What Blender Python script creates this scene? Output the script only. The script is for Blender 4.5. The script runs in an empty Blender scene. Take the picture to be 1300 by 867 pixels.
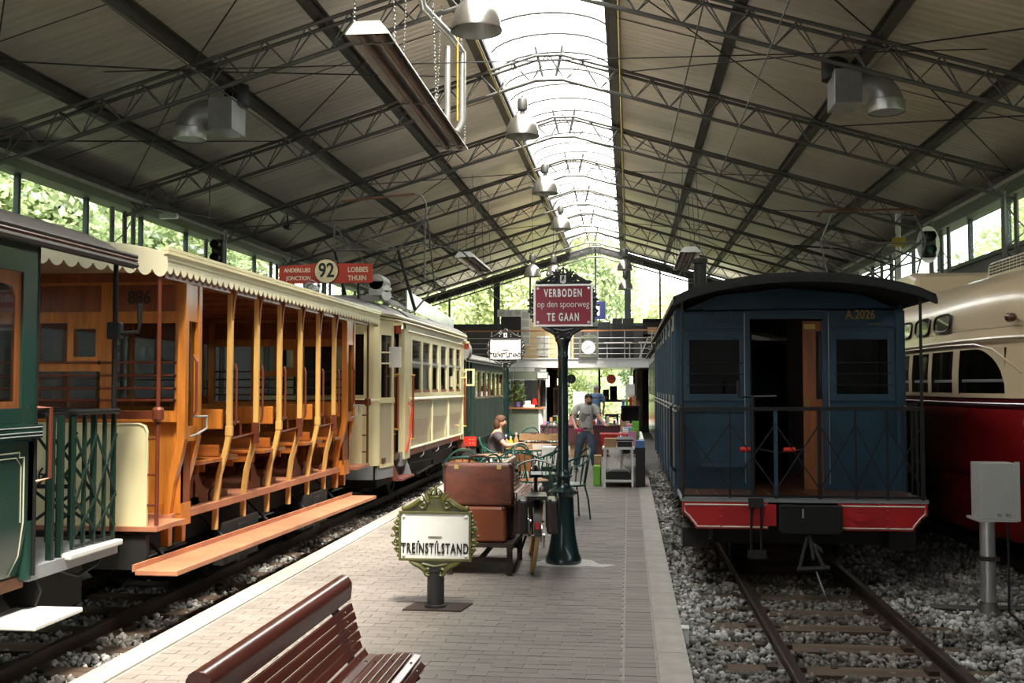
import bpy, math, random
import numpy as np
from mathutils import Vector, Matrix
R = math.radians
PI = math.pi
rnd = random.Random(7)
sc = bpy.context.scene
col = sc.collection
# ------------------------------------------------------------------ camera
cam_d = bpy.data.cameras.new('camera'); cam = bpy.data.objects.new('camera', cam_d); col.objects.link(cam)
cam.location = (0, 0, 1.75); cam.rotation_euler = (R(92.4325), 0, R(6.344))
cam_d.sensor_width = 36; cam_d.lens = 36 * 1330 / 1300; cam_d.clip_start = .05; cam_d.clip_end = 400
sc.camera = cam
# ------------------------------------------------------------------ world, sun, exposure
w = bpy.data.worlds.new('world'); sc.world = w; w.use_nodes = True
bg = w.node_tree.nodes['Background']; bg.inputs[0].default_value = (.97, .98, .97, 1); bg.inputs[1].default_value = 6.0
sun_d = bpy.data.lights.new('sun', 'SUN'); sun_d.energy = 20; sun_d.angle = R(11); sun_d.color = (1, .90, .76)
sun = bpy.data.objects.new('sun', sun_d); col.objects.link(sun)
sun.rotation_euler = Vector((-.19, .55, -1)).to_track_quat('-Z', 'Y').to_euler()
def portal(name, loc, rot, sx, sy):
    d = bpy.data.lights.new(name, 'AREA'); d.shape = 'RECTANGLE'; d.size = sx; d.size_y = sy; d.cycles.is_portal = True
    o = bpy.data.objects.new(name, d); col.objects.link(o); o.location = loc; o.rotation_euler = rot
portal('skylight_portal', (-1.43, 23.25, 8.9), (0, 0, 0), 2.4, 47.5)
portal('left_window_portal', (-10.3, 20, 4.65), (0, R(-90), 0), 1.6, 54)
portal('right_window_portal', (7.4, 20, 4.9), (0, R(90), 0), 1.2, 54)
portal('gable_portal', (-1.43, 46.9, 4.2), (R(-90), 0, 0), 15, 8)
vs = sc.view_settings
vs.view_transform = 'Standard'; vs.look = 'None'; vs.exposure = .2; vs.gamma = 1; vs.use_curve_mapping = False
try:
    sc.cycles.use_denoising = True; sc.cycles.max_bounces = 7; sc.cycles.diffuse_bounces = 4
    sc.cycles.transparent_max_bounces = 16; sc.cycles.caustics_reflective = False; sc.cycles.caustics_refractive = False
    sc.cycles.sample_clamp_indirect = 8
except Exception: pass

# ------------------------------------------------------------------ materials
MT = {}
def mat(name, c, rough=.5, metal=0, var=.12, scale=6, bump=0, bscale=60, coat=0, spec=.5, emit=0, stretch=None, c2=None, island=0):
    m = bpy.data.materials.new(name); m.use_nodes = True; n = m.node_tree.nodes; l = m.node_tree.links
    b = n['Principled BSDF']; b.inputs['Roughness'].default_value = rough; b.inputs['Metallic'].default_value = metal
    b.inputs['Coat Weight'].default_value = coat; b.inputs['Specular IOR Level'].default_value = spec; b.inputs['Coat Roughness'].default_value = .12
    c = tuple(c) + (1,)
    b.inputs['Base Color'].default_value = c
    tc = n.new('ShaderNodeTexCoord'); mp = n.new('ShaderNodeMapping'); l.new(tc.outputs['Object'], mp.inputs[0])
    if stretch: mp.inputs['Scale'].default_value = stretch
    if var or c2:
        nz = n.new('ShaderNodeTexNoise'); nz.inputs['Scale'].default_value = scale; nz.inputs['Detail'].default_value = 5; nz.inputs['Roughness'].default_value = .6
        l.new(mp.outputs[0], nz.inputs['Vector'])
        rp = n.new('ShaderNodeValToRGB'); l.new(nz.outputs[0], rp.inputs[0])
        rp.color_ramp.elements[0].position = .32; rp.color_ramp.elements[1].position = .68
        d = tuple(x * (1 - var) for x in c[:3]) + (1,); u = tuple(min(1, x * (1 + var)) for x in c[:3]) + (1,)
        if c2: u = tuple(c2) + (1,); d = c
        rp.color_ramp.elements[0].color = d; rp.color_ramp.elements[1].color = u
        out = rp.outputs[0]
        if island:
            g = n.new('ShaderNodeNewGeometry'); oi = n.new('ShaderNodeObjectInfo')
            ad = n.new('ShaderNodeMath'); ad.operation = 'ADD'; l.new(g.outputs['Random Per Island'], ad.inputs[0]); l.new(oi.outputs['Random'], ad.inputs[1])
            fr = n.new('ShaderNodeMath'); fr.operation = 'FRACT'; l.new(ad.outputs[0], fr.inputs[0])
            mr = n.new('ShaderNodeMapRange'); mr.inputs['To Min'].default_value = 1 - island; mr.inputs['To Max'].default_value = 1 + island; l.new(fr.outputs[0], mr.inputs[0])
            mx = n.new('ShaderNodeMix'); mx.data_type = 'RGBA'; mx.blend_type = 'MULTIPLY'; mx.inputs[0].default_value = 1
            cb = n.new('ShaderNodeCombineColor')
            for k in range(3): l.new(mr.outputs[0], cb.inputs[k])
            l.new(out, mx.inputs[6]); l.new(cb.outputs[0], mx.inputs[7]); out = mx.outputs[2]
        l.new(out, b.inputs['Base Color'])
    if bump:
        nb = n.new('ShaderNodeTexNoise'); nb.inputs['Scale'].default_value = bscale; nb.inputs['Detail'].default_value = 4
        l.new(mp.outputs[0], nb.inputs['Vector'])
        bp = n.new('ShaderNodeBump'); bp.inputs['Strength'].default_value = bump; bp.inputs['Distance'].default_value = .01
        l.new(nb.outputs[0], bp.inputs['Height']); l.new(bp.outputs[0], b.inputs['Normal'])
    if emit:
        b.inputs['Emission Color'].default_value = c; b.inputs['Emission Strength'].default_value = emit
    MT[name] = m
    return m
def glass(name, tint=(.9, .95, .95), refl=.12, rough=.03):
    m = bpy.data.materials.new(name); m.use_nodes = True; n = m.node_tree.nodes; l = m.node_tree.links
    n.clear(); o = n.new('ShaderNodeOutputMaterial'); t = n.new('ShaderNodeBsdfTransparent'); g = n.new('ShaderNodeBsdfGlossy')
    t.inputs[0].default_value = tuple(tint) + (1,); g.inputs['Roughness'].default_value = rough
    ge = n.new('ShaderNodeNewGeometry'); dt = n.new('ShaderNodeVectorMath'); dt.operation = 'DOT_PRODUCT'
    l.new(ge.outputs['Normal'], dt.inputs[0]); l.new(ge.outputs['Incoming'], dt.inputs[1])
    ab = n.new('ShaderNodeMath'); ab.operation = 'ABSOLUTE'; l.new(dt.outputs['Value'], ab.inputs[0])
    iv = n.new('ShaderNodeMath'); iv.operation = 'SUBTRACT'; iv.inputs[0].default_value = 1; l.new(ab.outputs[0], iv.inputs[1])
    po = n.new('ShaderNodeMath'); po.operation = 'POWER'; po.inputs[1].default_value = 5; l.new(iv.outputs[0], po.inputs[0])
    ma = n.new('ShaderNodeMath'); ma.operation = 'MULTIPLY_ADD'; ma.inputs[1].default_value = 1 - refl; ma.inputs[2].default_value = refl; ma.use_clamp = True
    l.new(po.outputs[0], ma.inputs[0])
    mx = n.new('ShaderNodeMixShader'); l.new(ma.outputs[0], mx.inputs[0]); l.new(t.outputs[0], mx.inputs[1]); l.new(g.outputs[0], mx.inputs[2]); l.new(mx.outputs[0], o.inputs[0])
    MT[name] = m
    return m
def leafmat(name, c, c2):
    m = mat(name, c, .6, 0, 0, 1.2, c2=c2, island=.35); n = m.node_tree.nodes; l = m.node_tree.links
    b = n['Principled BSDF']; src = b.inputs['Base Color'].links[0].from_socket
    tr = n.new('ShaderNodeBsdfTranslucent'); l.new(src, tr.inputs[0])
    mx = n.new('ShaderNodeMixShader'); mx.inputs[0].default_value = .45
    l.new(b.outputs[0], mx.inputs[1]); l.new(tr.outputs[0], mx.inputs[2]); l.new(mx.outputs[0], n['Material Output'].inputs[0])
    return m
# setting
mat('paver', (.205, .179, .162), .75, 0, .14, 1.3, .25, 90, island=.09)
mat('paver_joint', (.30, .27, .24), .9, 0, .2, 10)
mat('kerb', (.33, .30, .27), .8, 0, .15, 5, .2, 80, island=.06)
mat('trackbed', (.10, .09, .08), .95, 0, .3, 4, .5, 30)
mat('ballast', (.06, .051, .043), .9, 0, 0, 2.0, c2=(.46, .445, .42), island=.65)
mat('ballast_brown', (.035, .027, .021), .9, 0, 0, 2.4, c2=(.25, .225, .20), island=.65)
mat('sleeper', (.085, .055, .036), .9, 0, .45, 5, .4, 40, stretch=(.4, 3, 3))
mat('rail', (.075, .055, .045), .5, .6, .35, 4)
mat('rail_top', (.16, .13, .11), .32, .9, .2, 4)
mat('block', (.30, .30, .30), .9, 0, .12, 8, .3, 60, island=.10)
mat('block_light', (.55, .54, .52), .9, 0, .1, 8, .2, 60, island=.08)
mat('mortar', (.17, .17, .17), .95)
mat('roof_sheet', (.74, .68, .60), .38, .55, .14, 2.5, stretch=(.25, 5, 1), island=.12)
nn = MT['roof_sheet'].node_tree.nodes; ll = MT['roof_sheet'].node_tree.links
wv = nn.new('ShaderNodeTexWave'); wv.wave_type = 'BANDS'; wv.bands_direction = 'Y'; wv.inputs['Scale'].default_value = 1.6; wv.inputs['Distortion'].default_value = 0
tcw = nn.new('ShaderNodeTexCoord'); ll.new(tcw.outputs['Object'], wv.inputs['Vector'])
bw_ = nn.new('ShaderNodeBump'); bw_.inputs['Strength'].default_value = .35; bw_.inputs['Distance'].default_value = .02; ll.new(wv.outputs['Fac'], bw_.inputs['Height']); ll.new(bw_.outputs[0], nn['Principled BSDF'].inputs['Normal'])
mat('steel_grey', (.105, .102, .096), .5, .55, .15, 5)
mat('steel_dark', (.07, .07, .07), .55, .4, .15, 5)
mat('purlin', (.075, .068, .06), .55, .4, .2, 3)
mat('rod', (.03, .03, .03), .5, .6, 0)
mat('frame_dark', (.035, .05, .055), .45, .2, .1)
mat('gutter', (.035, .033, .031), .6, .2, .15)
glass('window_glass', (.93, .97, .95), .02)
glass('tram_glass', (.74, .77, .77), .06)
glass('dark_glass', (.35, .38, .40), .10)
# translucent roof glazing
m_ = bpy.data.materials.new('skylight_sheet'); m_.use_nodes = True; n_ = m_.node_tree.nodes; l_ = m_.node_tree.links; n_.clear()
o_ = n_.new('ShaderNodeOutputMaterial'); t_ = n_.new('ShaderNodeBsdfTransparent'); d_ = n_.new('ShaderNodeBsdfTranslucent'); x_ = n_.new('ShaderNodeMixShader')
t_.inputs[0].default_value = (.9, .93, .93, 1); d_.inputs[0].default_value = (.92, .93, .92, 1); x_.inputs[0].default_value = .3
l_.new(t_.outputs[0], x_.inputs[1]); l_.new(d_.outputs[0], x_.inputs[2]); l_.new(x_.outputs[0], o_.inputs[0]); MT['skylight_sheet'] = m_
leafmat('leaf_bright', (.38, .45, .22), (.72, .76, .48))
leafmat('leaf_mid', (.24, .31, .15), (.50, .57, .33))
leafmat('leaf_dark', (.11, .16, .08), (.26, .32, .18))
mat('bark', (.09, .06, .04), .9, 0, .3, 6, .5, 20)
mat('grass', (.14, .17, .09), .9, 0, .4, 3, .5, 30)
mat('road', (.42, .41, .40), .9, 0, .08, 2)

# ------------------------------------------------------------------ geometry helpers
def V(*a): return Vector(a)
class MB:
    def __init__(s): s.v = []; s.f = []
    def add(s, v, f):
        k = len(s.v); s.v += [tuple(p) for p in v]; s.f += [tuple(i + k for i in q) for q in f]; return s
    def box(s, x0, y0, z0, x1, y1, z1):
        return s.add([(x0,y0,z0),(x1,y0,z0),(x1,y1,z0),(x0,y1,z0),(x0,y0,z1),(x1,y0,z1),(x1,y1,z1),(x0,y1,z1)],
                     [(3,2,1,0),(4,5,6,7),(0,1,5,4),(1,2,6,5),(2,3,7,6),(3,0,4,7)])
    def cbox(s, c, sx, sy, sz, rz=0, rx=0, ry=0):
        m = Matrix.Translation(c) @ Matrix.Rotation(rz, 4, 'Z') @ Matrix.Rotation(ry, 4, 'Y') @ Matrix.Rotation(rx, 4, 'X')
        a, b, d = sx/2, sy/2, sz/2
        v = [m @ V(*p) for p in [(-a,-b,-d),(a,-b,-d),(a,b,-d),(-a,b,-d),(-a,-b,d),(a,-b,d),(a,b,d),(-a,b,d)]]
        return s.add(v, [(3,2,1,0),(4,5,6,7),(0,1,5,4),(1,2,6,5),(2,3,7,6),(3,0,4,7)])
    def bar(s, p0, p1, w, h, up=(0, 0, 1)):
        p0 = Vector(p0); p1 = Vector(p1); d = (p1 - p0).normalized(); u = Vector(up)
        if abs(d.dot(u)) > .98: u = V(0, 1, 0)
        a = d.cross(u).normalized(); b = a.cross(d).normalized(); a *= w / 2; b *= h / 2
        v = [p0-a-b, p0+a-b, p0+a+b, p0-a+b, p1-a-b, p1+a-b, p1+a+b, p1-a+b]
        return s.add(v, [(0,1,2,3),(7,6,5,4),(4,5,1,0),(5,6,2,1),(6,7,3,2),(7,4,0,3)])
    def tube(s, pts, r, n=8, closed=False, cap=True):
        P = [Vector(p) for p in pts]; N = len(P); rr = r if isinstance(r, (list, tuple)) else [r] * N
        pa = None; k0 = len(s.v)
        for i in range(N):
            if closed: d = P[(i+1) % N] - P[i-1]
            else: d = P[min(i+1, N-1)] - P[max(i-1, 0)]
            if d.length < 1e-9: d = V(0, 0, 1)
            d.normalize()
            if pa is None:
                u = V(0, 0, 1) if abs(d.z) < .9 else V(1, 0, 0)
                a = d.cross(u).normalized()
            else:
                a = (pa - d * pa.dot(d))
                a = a.normalized() if a.length > 1e-6 else d.orthogonal().normalized()
            b = d.cross(a); pa = a
            for j in range(n):
                t = 2*PI*j/n; s.v.append(tuple(P[i] + (a*math.cos(t) + b*math.sin(t)) * rr[i]))
        for i in range(N if closed else N-1):
            i2 = (i+1) % N
            for j in range(n):
                j2 = (j+1) % n
                s.f.append((k0+i*n+j, k0+i*n+j2, k0+i2*n+j2, k0+i2*n+j))
        if cap and not closed:
            s.f.append(tuple(k0+j for j in reversed(range(n)))); s.f.append(tuple(k0+(N-1)*n+j for j in range(n)))
        return s
    def lathe(s, prof, o=(0, 0, 0), n=16, axis='z', cap=True):
        k0 = len(s.v); m = len(prof)
        for r, z in prof:
            for j in range(n):
                t = 2*PI*j/n; a, b = r*math.cos(t), r*math.sin(t)
                p = (a, b, z) if axis == 'z' else ((z, a, b) if axis == 'x' else (b, z, a))
                s.v.append((o[0]+p[0], o[1]+p[1], o[2]+p[2]))
        for i in range(m-1):
            for j in range(n):
                j2 = (j+1) % n; s.f.append((k0+i*n+j, k0+i*n+j2, k0+(i+1)*n+j2, k0+(i+1)*n+j))
        if cap:
            if prof[0][0] > 1e-5: s.f.append(tuple(k0+j for j in reversed(range(n))))
            if prof[-1][0] > 1e-5: s.f.append(tuple(k0+(m-1)*n+j for j in range(n)))
        return s
    def prism(s, poly, axis, a, b):
        def p(q, t): return {'x': (t, q[0], q[1]), 'y': (q[0], t, q[1]), 'z': (q[0], q[1], t)}[axis]
        n = len(poly)
        return s.add([p(q, a) for q in poly] + [p(q, b) for q in poly],
                     [tuple(range(n))[::-1], tuple(range(n, 2*n))] + [(i, (i+1) % n, n+(i+1) % n, n+i) for i in range(n)])
    def grid(s, rows, thick=None):
        k = len(s.v); R_, C_ = len(rows), len(rows[0])
        for r in rows: s.v += [tuple(p) for p in r]
        for i in range(R_-1):
            for j in range(C_-1): s.f.append((k+i*C_+j, k+i*C_+j+1, k+(i+1)*C_+j+1, k+(i+1)*C_+j))
        return s
    def sphere(s, c, r, n=10, m=7):
        r = r if isinstance(r, (tuple, list)) else (r, r, r); k = len(s.v)
        for i in range(m+1):
            t = PI*i/m
            for j in range(n):
                a = 2*PI*j/n; s.v.append((c[0]+r[0]*math.sin(t)*math.cos(a), c[1]+r[1]*math.sin(t)*math.sin(a), c[2]-r[2]*math.cos(t)))
        for i in range(m):
            for j in range(n):
                j2 = (j+1) % n; s.f.append((k+i*n+j, k+i*n+j2, k+(i+1)*n+j2, k+(i+1)*n+j))
        return s
    def pane(s, axis, t, a0, b0, a1, b1, holes, d):
        """slab at coordinate t..t+d along axis with rectangular openings (a = first other axis, b = second)"""
        A = sorted({a0, a1} | {max(a0, min(a1, q)) for h in holes for q in (h[0], h[2])}); B = sorted({b0, b1} | {max(b0, min(b1, q)) for h in holes for q in (h[1], h[3])})
        for i in range(len(A)-1):
            j = 0
            while j < len(B)-1:
                def inside(jj):
                    ca, cb = (A[i]+A[i+1])/2, (B[jj]+B[jj+1])/2
                    return any(h[0] < ca < h[2] and h[1] < cb < h[3] for h in holes)
                if inside(j): j += 1; continue
                k = j
                while k+1 < len(B)-1 and not inside(k+1): k += 1
                lo, hi = (A[i], B[j]), (A[i+1], B[k+1])
                if axis == 'x': s.box(t, lo[0], lo[1], t+d, hi[0], hi[1])
                elif axis == 'y': s.box(lo[0], t, lo[1], hi[0], t+d, hi[1])
                else: s.box(lo[0], lo[1], t, hi[0], hi[1], t+d)
                j = k+1
        return s
    def build(s, name, m, par=None, smooth=False, bevel=0, sub=0):
        me = bpy.data.meshes.new(name); me.from_pydata(s.v, [], s.f); me.validate(); me.update()
        return mesh_obj(name, me, m, par, smooth, bevel, sub)
def mesh_obj(name, me, m, par=None, smooth=False, bevel=0, sub=0):
    if m: me.materials.append(MT[m] if isinstance(m, str) else m)
    if smooth:
        me.polygons.foreach_set('use_smooth', [True] * len(me.polygons))
        try: me.set_sharp_from_angle(angle=R(40))
        except Exception: pass
    o = bpy.data.objects.new(name, me); col.objects.link(o)
    if par is not None:
        o.parent = par
        o.location = -WL(par)
    else:
        co = np.array([v.co for v in me.vertices]) if len(me.vertices) else np.zeros((1, 3))
        c = Vector(((co[:,0].min()+co[:,0].max())/2, (co[:,1].min()+co[:,1].max())/2, co[:,2].min()))
        me.transform(Matrix.Translation(-c)); o.location = c
    if bevel:
        b = o.modifiers.new('bevel', 'BEVEL'); b.width = bevel; b.segments = 2; b.limit_method = 'ANGLE'
    if sub:
        u = o.modifiers.new('sub', 'SUBSURF'); u.levels = sub; u.render_levels = sub
    return o
def WL(o):
    """world location of an unrotated chain"""
    v = Vector(o.location)
    while o.parent: o = o.parent; v += Vector(o.location)
    return v
def tag(o, label=None, cat=None, group=None, kind=None):
    if label: o['label'] = label
    if cat: o['category'] = cat
    if group: o['group'] = group
    if kind: o['kind'] = kind
    return o
def empty(name, loc, label=None, cat=None, group=None, kind=None):
    o = bpy.data.objects.new(name, None); col.objects.link(o); o.location = loc; o.empty_display_size = .1
    return tag(o, label, cat, group, kind)
def inst(src, par, mw, name=None):
    """a copy sharing mesh data, placed by a world matrix under a parent with an unrotated chain"""
    o = src.copy() if isinstance(src, bpy.types.Object) else bpy.data.objects.new(name, src)
    col.objects.link(o); o.parent = par
    o.matrix_basis = Matrix.Translation(-WL(par)) @ mw if par else mw
    return o
def copy_tree(o, parent=None):
    c = o.copy(); col.objects.link(c); c.parent = parent
    for ch in list(o.children): copy_tree(ch, c)
    return c
_unit = {}
def unit_mesh(kind, m):
    k = (kind, m)
    if k not in _unit:
        b = MB()
        if kind == 'rod': b.tube([(0, 0, 0), (0, 0, 1)], 1, 6)
        elif kind == 'box': b.box(-.5, -.5, -.5, .5, .5, .5)
        me = bpy.data.meshes.new(kind); me.from_pydata(b.v, [], b.f); me.materials.append(MT[m]); _unit[k] = me
    return _unit[k]
def rod(name, p0, p1, r, m, par):
    p0 = Vector(p0); p1 = Vector(p1); d = p1 - p0
    mw = Matrix.Translation(p0) @ d.to_track_quat('Z', 'Y').to_matrix().to_4x4() @ Matrix.Diagonal((r, r, d.length, 1))
    return inst(unit_mesh('rod', m), par, mw, name)
def blk(name, c, sx, sy, sz, m, par, rz=0):
    return inst(unit_mesh('box', m), par, Matrix.Translation(c) @ Matrix.Rotation(rz, 4, 'Z') @ Matrix.Diagonal((sx, sy, sz, 1)), name)
def text(body, size, c, m, par, name='lettering', rot=(PI/2, 0, 0), sx=1, ext=.003, align='CENTER', bold=0, sp=1):
    """flat lettering: centred on c, facing -Y by default"""
    cu = bpy.data.curves.new('t', 'FONT'); cu.body = body; cu.size = size; cu.align_x = align; cu.align_y = 'CENTER'; cu.extrude = ext; cu.offset = bold; cu.space_character = sp; cu.resolution_u = 3
    t = bpy.data.objects.new('t', cu); col.objects.link(t)
    dg = bpy.context.evaluated_depsgraph_get(); dg.update()
    me = bpy.data.meshes.new_from_object(t.evaluated_get(dg)); bpy.data.objects.remove(t)
    from mathutils import Euler
    me.transform(Matrix.Translation(c) @ Euler(rot).to_matrix().to_4x4() @ Matrix.Diagonal((sx, 1, 1, 1)))
    me.materials.clear()
    return mesh_obj(name, me, m, par)
def arc(c, r, a0, a1, n):
    return [(c[0] + r*math.cos(a0+(a1-a0)*i/n), c[1] + r*math.sin(a0+(a1-a0)*i/n)) for i in range(n+1)]
# ================================================================== the setting
Y0, Y1 = -6.0, 46.5            # hall ends
XL, XR, XM = -10.1, 7.2, -1.43  # walls and ridge
def zr(x): return 7.6 - .299 * (abs(x - XM) - 1.15)   # underside of purlins
# ground under everything
tag(MB().box(XL, Y0, -.6, XR, 60, -.30).build('trackbed', 'trackbed'), 'dark earth and gravel bed beneath the tracks', 'ground', kind='structure')
# ---- platform: slab, pavers, kerbs
PL, PR = -3.28, .375
pf = MB().box(PL + .02, Y0, -.30, PR - .02, 42, -.005).build('floor', 'paver_joint'); tag(pf, 'grey brown paved platform floor between the two tracks', 'platform', kind='structure')
pv = MB().box(-.0982, -.0482, -.02, .0982, .0482, 0); pme = bpy.data.meshes.new('paver'); 
pv.v[4:] = [(x * .985, y * .975, z) for x, y, z in pv.v[4:]]
pme.from_pydata(pv.v, [], pv.f); pme.materials.append(MT['paver'])
cells = []
j = 0; y = 4.6
while y < 42:
    off = (j % 2) * .1; x = PL + .22 + .1 - off
    while x < PR - .42 + .1:
        lo, hi = max(x - .1, PL + .22), min(x + .1, PR - .42)
        if hi - lo > .03: cells.append(((lo + hi) / 2, y, (hi - lo) / .2))
        x += .2
    cells.append((PR - .31, y, 1.0)); y += .1; j += 1
vis = [c for c in cells if c[1] > 5.4 and not (c[0] < -2.35 and c[1] < 6.2)]
vis.sort(key=lambda c: c[1]); near = set(vis[:298])
stuff = MB()
for c in cells:
    dz = rnd.uniform(-.0015, .0015)
    if c in near: inst(pme, pf, Matrix.Translation((c[0], c[1], dz)) @ Matrix.Diagonal((c[2], 1, 1, 1)), 'paver')
    else:
        k = len(stuff.v); stuff.v += [(c[0] + x * c[2], c[1] + yy, z + dz) for x, yy, z in pv.v]; stuff.f += [tuple(i + k for i in q) for q in pv.f[1:]]
tag(stuff.build('paving', 'paver', pf), kind='stuff')
kb = MB().box(-.098, -.497, -.30, .098, .497, .012); kme = bpy.data.meshes.new('kerb_stone'); kme.from_pydata(kb.v, [], kb.f); kme.materials.append(MT['kerb'])
for i in range(40):
    for x in (PL + .1, PR - .1): inst(kme, pf, Matrix.Translation((x, 4.5 + i, -.003)), 'kerb_stone')
# ---- tracks
def rail_prof(x): return [(x-.055,-.19),(x+.055,-.19),(x+.055,-.178),(x+.012,-.165),(x+.012,-.105),(x+.033,-.095),(x+.033,-.065),(x+.028,-.06),(x-.028,-.06),(x-.033,-.065),(x-.033,-.095),(x-.012,-.105),(x-.012,-.165),(x-.055,-.178)]
sl = MB().box(-.98, -.12, -.31, .98, .12, -.172); sme = bpy.data.meshes.new('sleeper'); sme.from_pydata(sl.v, [], sl.f); sme.materials.append(MT['sleeper'])
def track(cx, label, ya, yb, n):
    t = empty('railway_track', (cx, ya, -.3), label, 'track', 'tracks in the hall', 'structure')
    for s in (-.525, .525):
        r = MB().prism(rail_prof(cx + s), 'y', Y0, Y1).build('rail', 'rail', t)
        MB().box(cx+s-.024, Y0, -.0605, cx+s+.024, Y1, -.0585).build('rail_head', 'rail_top', r)
    rr = random.Random(int(cx * 10))
    for i in range(n):
        mw = Matrix.Translation((cx + rr.uniform(-.05, .05), ya + i * .62 + rr.uniform(-.03, .03), rr.uniform(-.012, .008))) @ Matrix.Rotation(rr.uniform(-.02, .02), 4, 'Z') @ Matrix.Diagonal((1, rr.uniform(.85, 1.1), 1, 1))
        s = inst(sme, t, mw, 'sleeper')
        for q in (-.62, -.43, .43, .62):
            if ya + i*.62 < 12: blk('rail_clip', (cx + q, ya + i * .62, -.165), .07, .12, .035, 'rail', t)
    return t
track(1.58, 'railway track under the blue carriage', 4.9, 4.9, 30)
track(-4.55, 'railway track under the trams left of the platform', 4.9, 4.9, 30)
track(4.59, 'railway track under the cream and red tram', 7.0, 7.0, 18)
# ---- ballast stones: real geometry, too many to count
def ballast(name, label, regions, seed, cx, bm='ballast'):
    r = np.random.RandomState(seed); P = []; S = []
    for x0, x1, y0, y1, den, zz in regions:
        n = int((x1-x0)*(y1-y0)*den*1.7); P.append(np.stack([r.uniform(x0, x1, n), r.uniform(y0, y1, n), zz + r.uniform(-.03, .03, n)], 1)); S.append(r.uniform(.011, .029, n))
    P = np.concatenate(P); S = np.concatenate(S)
    fr_ = np.abs(((P[:, 1] - 4.9)/.62 + .5) % 1 - .5)*.62
    keep = ~((fr_ < .13) & (np.abs(P[:, 0] - cx) < .95) & (r.rand(len(P)) < .93)); P = P[keep]; S = S[keep]; n = len(P)
    cube = np.array([(-1,-1,-1),(1,-1,-1),(1,1,-1),(-1,1,-1),(-1,-1,1),(1,-1,1),(1,1,1),(-1,1,1)], float)
    v = cube[None] * r.uniform(.55, 1.0, (n, 8, 3)) * r.uniform(.7, 1.2, (n, 1, 3))
    q = r.normal(size=(n, 4)); q /= np.linalg.norm(q, axis=1, keepdims=True); w_, x_, y_, z_ = q.T
    Rm = np.stack([np.stack([1-2*(y_*y_+z_*z_), 2*(x_*y_-z_*w_), 2*(x_*z_+y_*w_)], 1), np.stack([2*(x_*y_+z_*w_), 1-2*(x_*x_+z_*z_), 2*(y_*z_-x_*w_)], 1), np.stack([2*(x_*z_-y_*w_), 2*(y_*z_+x_*w_), 1-2*(x_*x_+y_*y_)], 1)], 1)
    v = np.einsum('nij,nkj->nki', Rm, v) * S[:, None, None] + P[:, None]
    f = np.array([(3,2,1,0),(4,5,6,7),(0,1,5,4),(1,2,6,5),(2,3,7,6),(3,0,4,7)])
    F_ = (f[None] + 8*np.arange(n)[:, None, None]).reshape(-1, 4)
    me = bpy.data.meshes.new(name); me.vertices.add(n*8); me.vertices.foreach_set('co', v.reshape(-1)); me.loops.add(len(F_)*4); me.loops.foreach_set('vertex_index', F_.reshape(-1).astype(np.int32))
    me.polygons.add(len(F_)); me.polygons.foreach_set('loop_start', np.arange(0, len(F_)*4, 4, dtype=np.int32)); me.update(calc_edges=True); me.validate()
    tag(mesh_obj(name, me, bm), label, 'ballast', kind='stuff')
ballast('ballast', 'white and grey ballast stones around the right hand track', [(.38, 1.02, 5.2, 11, 620, -.185), (2.14, 4.0, 6, 11, 560, -.175), (.38, 1.02, 11, 24, 320, -.185), (2.14, 4.0, 11, 16, 260, -.185), (4.1, 5.1, 8, 12.5, 300, -.2)], 3, 1.58)
ballast('ballast', 'dirty brown ballast stones between the rails before the blue carriage', [(1.1, 2.06, 5.2, 11, 560, -.205)], 5, 1.58, 'ballast_brown')
ballast('ballast', 'grey ballast stones around the left hand track', [(-4.0, -3.3, 4.9, 11, 600, -.2), (-5.05, -4.06, 4.9, 10, 430, -.215), (-6.6, -5.12, 5, 10, 260, -.2), (-4.0, -3.3, 11, 22, 300, -.2)], 4, -4.55)
# ---- side walls
def side_wall(nm, x, xin, zb, label):
    o = MB().box(min(x, x + (x-xin)), Y0, -.3, max(x, x + (x-xin)), Y1, zb).build(nm, 'mortar'); return tag(o, label, 'wall', kind='structure')
wl = side_wall('wall_left', XL, XL + .2, 4.0, 'grey concrete block wall behind the left hand trams')
bl = bpy.data.meshes.new('block'); b_ = MB().box(-.03, -.195, -.095, .02, .195, .095); bl.from_pydata(b_.v, [], b_.f); bl.materials.append(MT['block'])
for r_ in range(13):
    for c_ in range(22): inst(bl, wl, Matrix.Translation((XL, 15.6 + c_*.4 + (r_ % 2)*.2, .85 + r_*.2)), 'block')
for k_, (ya_, yb_, za_, zb_, lb_) in enumerate(((19.5, 20.5, 2.33, 2.64, 'white notice with a figure on the left wall, seen through the wooden tram'), (19.55, 20.35, 1.75, 2.12, 'framed grey picture on the left wall, seen through the wooden tram'))):
    nt = empty('wall_notice', (XL+.06, (ya_+yb_)/2, za_), lb_, 'notice', 'notices on the left wall')
    MB().box(XL+.05, ya_, za_, XL+.07, yb_, zb_).build('board', 'block_light', nt); MB().box(XL+.07, ya_+.1, za_+.08, XL+.075, ya_+.4, zb_-.08).build('picture', 'steel_dark', nt)
wr = side_wall('wall_right', XR, XR - .2, 4.4, 'plain dark wall behind the cream and red tram')
tag(MB().pane('y', Y0-.2, XL, -.3, XR, 9, [(-5.9, -.3, -3.2, 3.6)], .2).build('wall_front', 'mortar'), 'end wall behind the camera with an added opening for light', 'wall', kind='structure')  # out of view; opening over the left track added to light front faces
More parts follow.
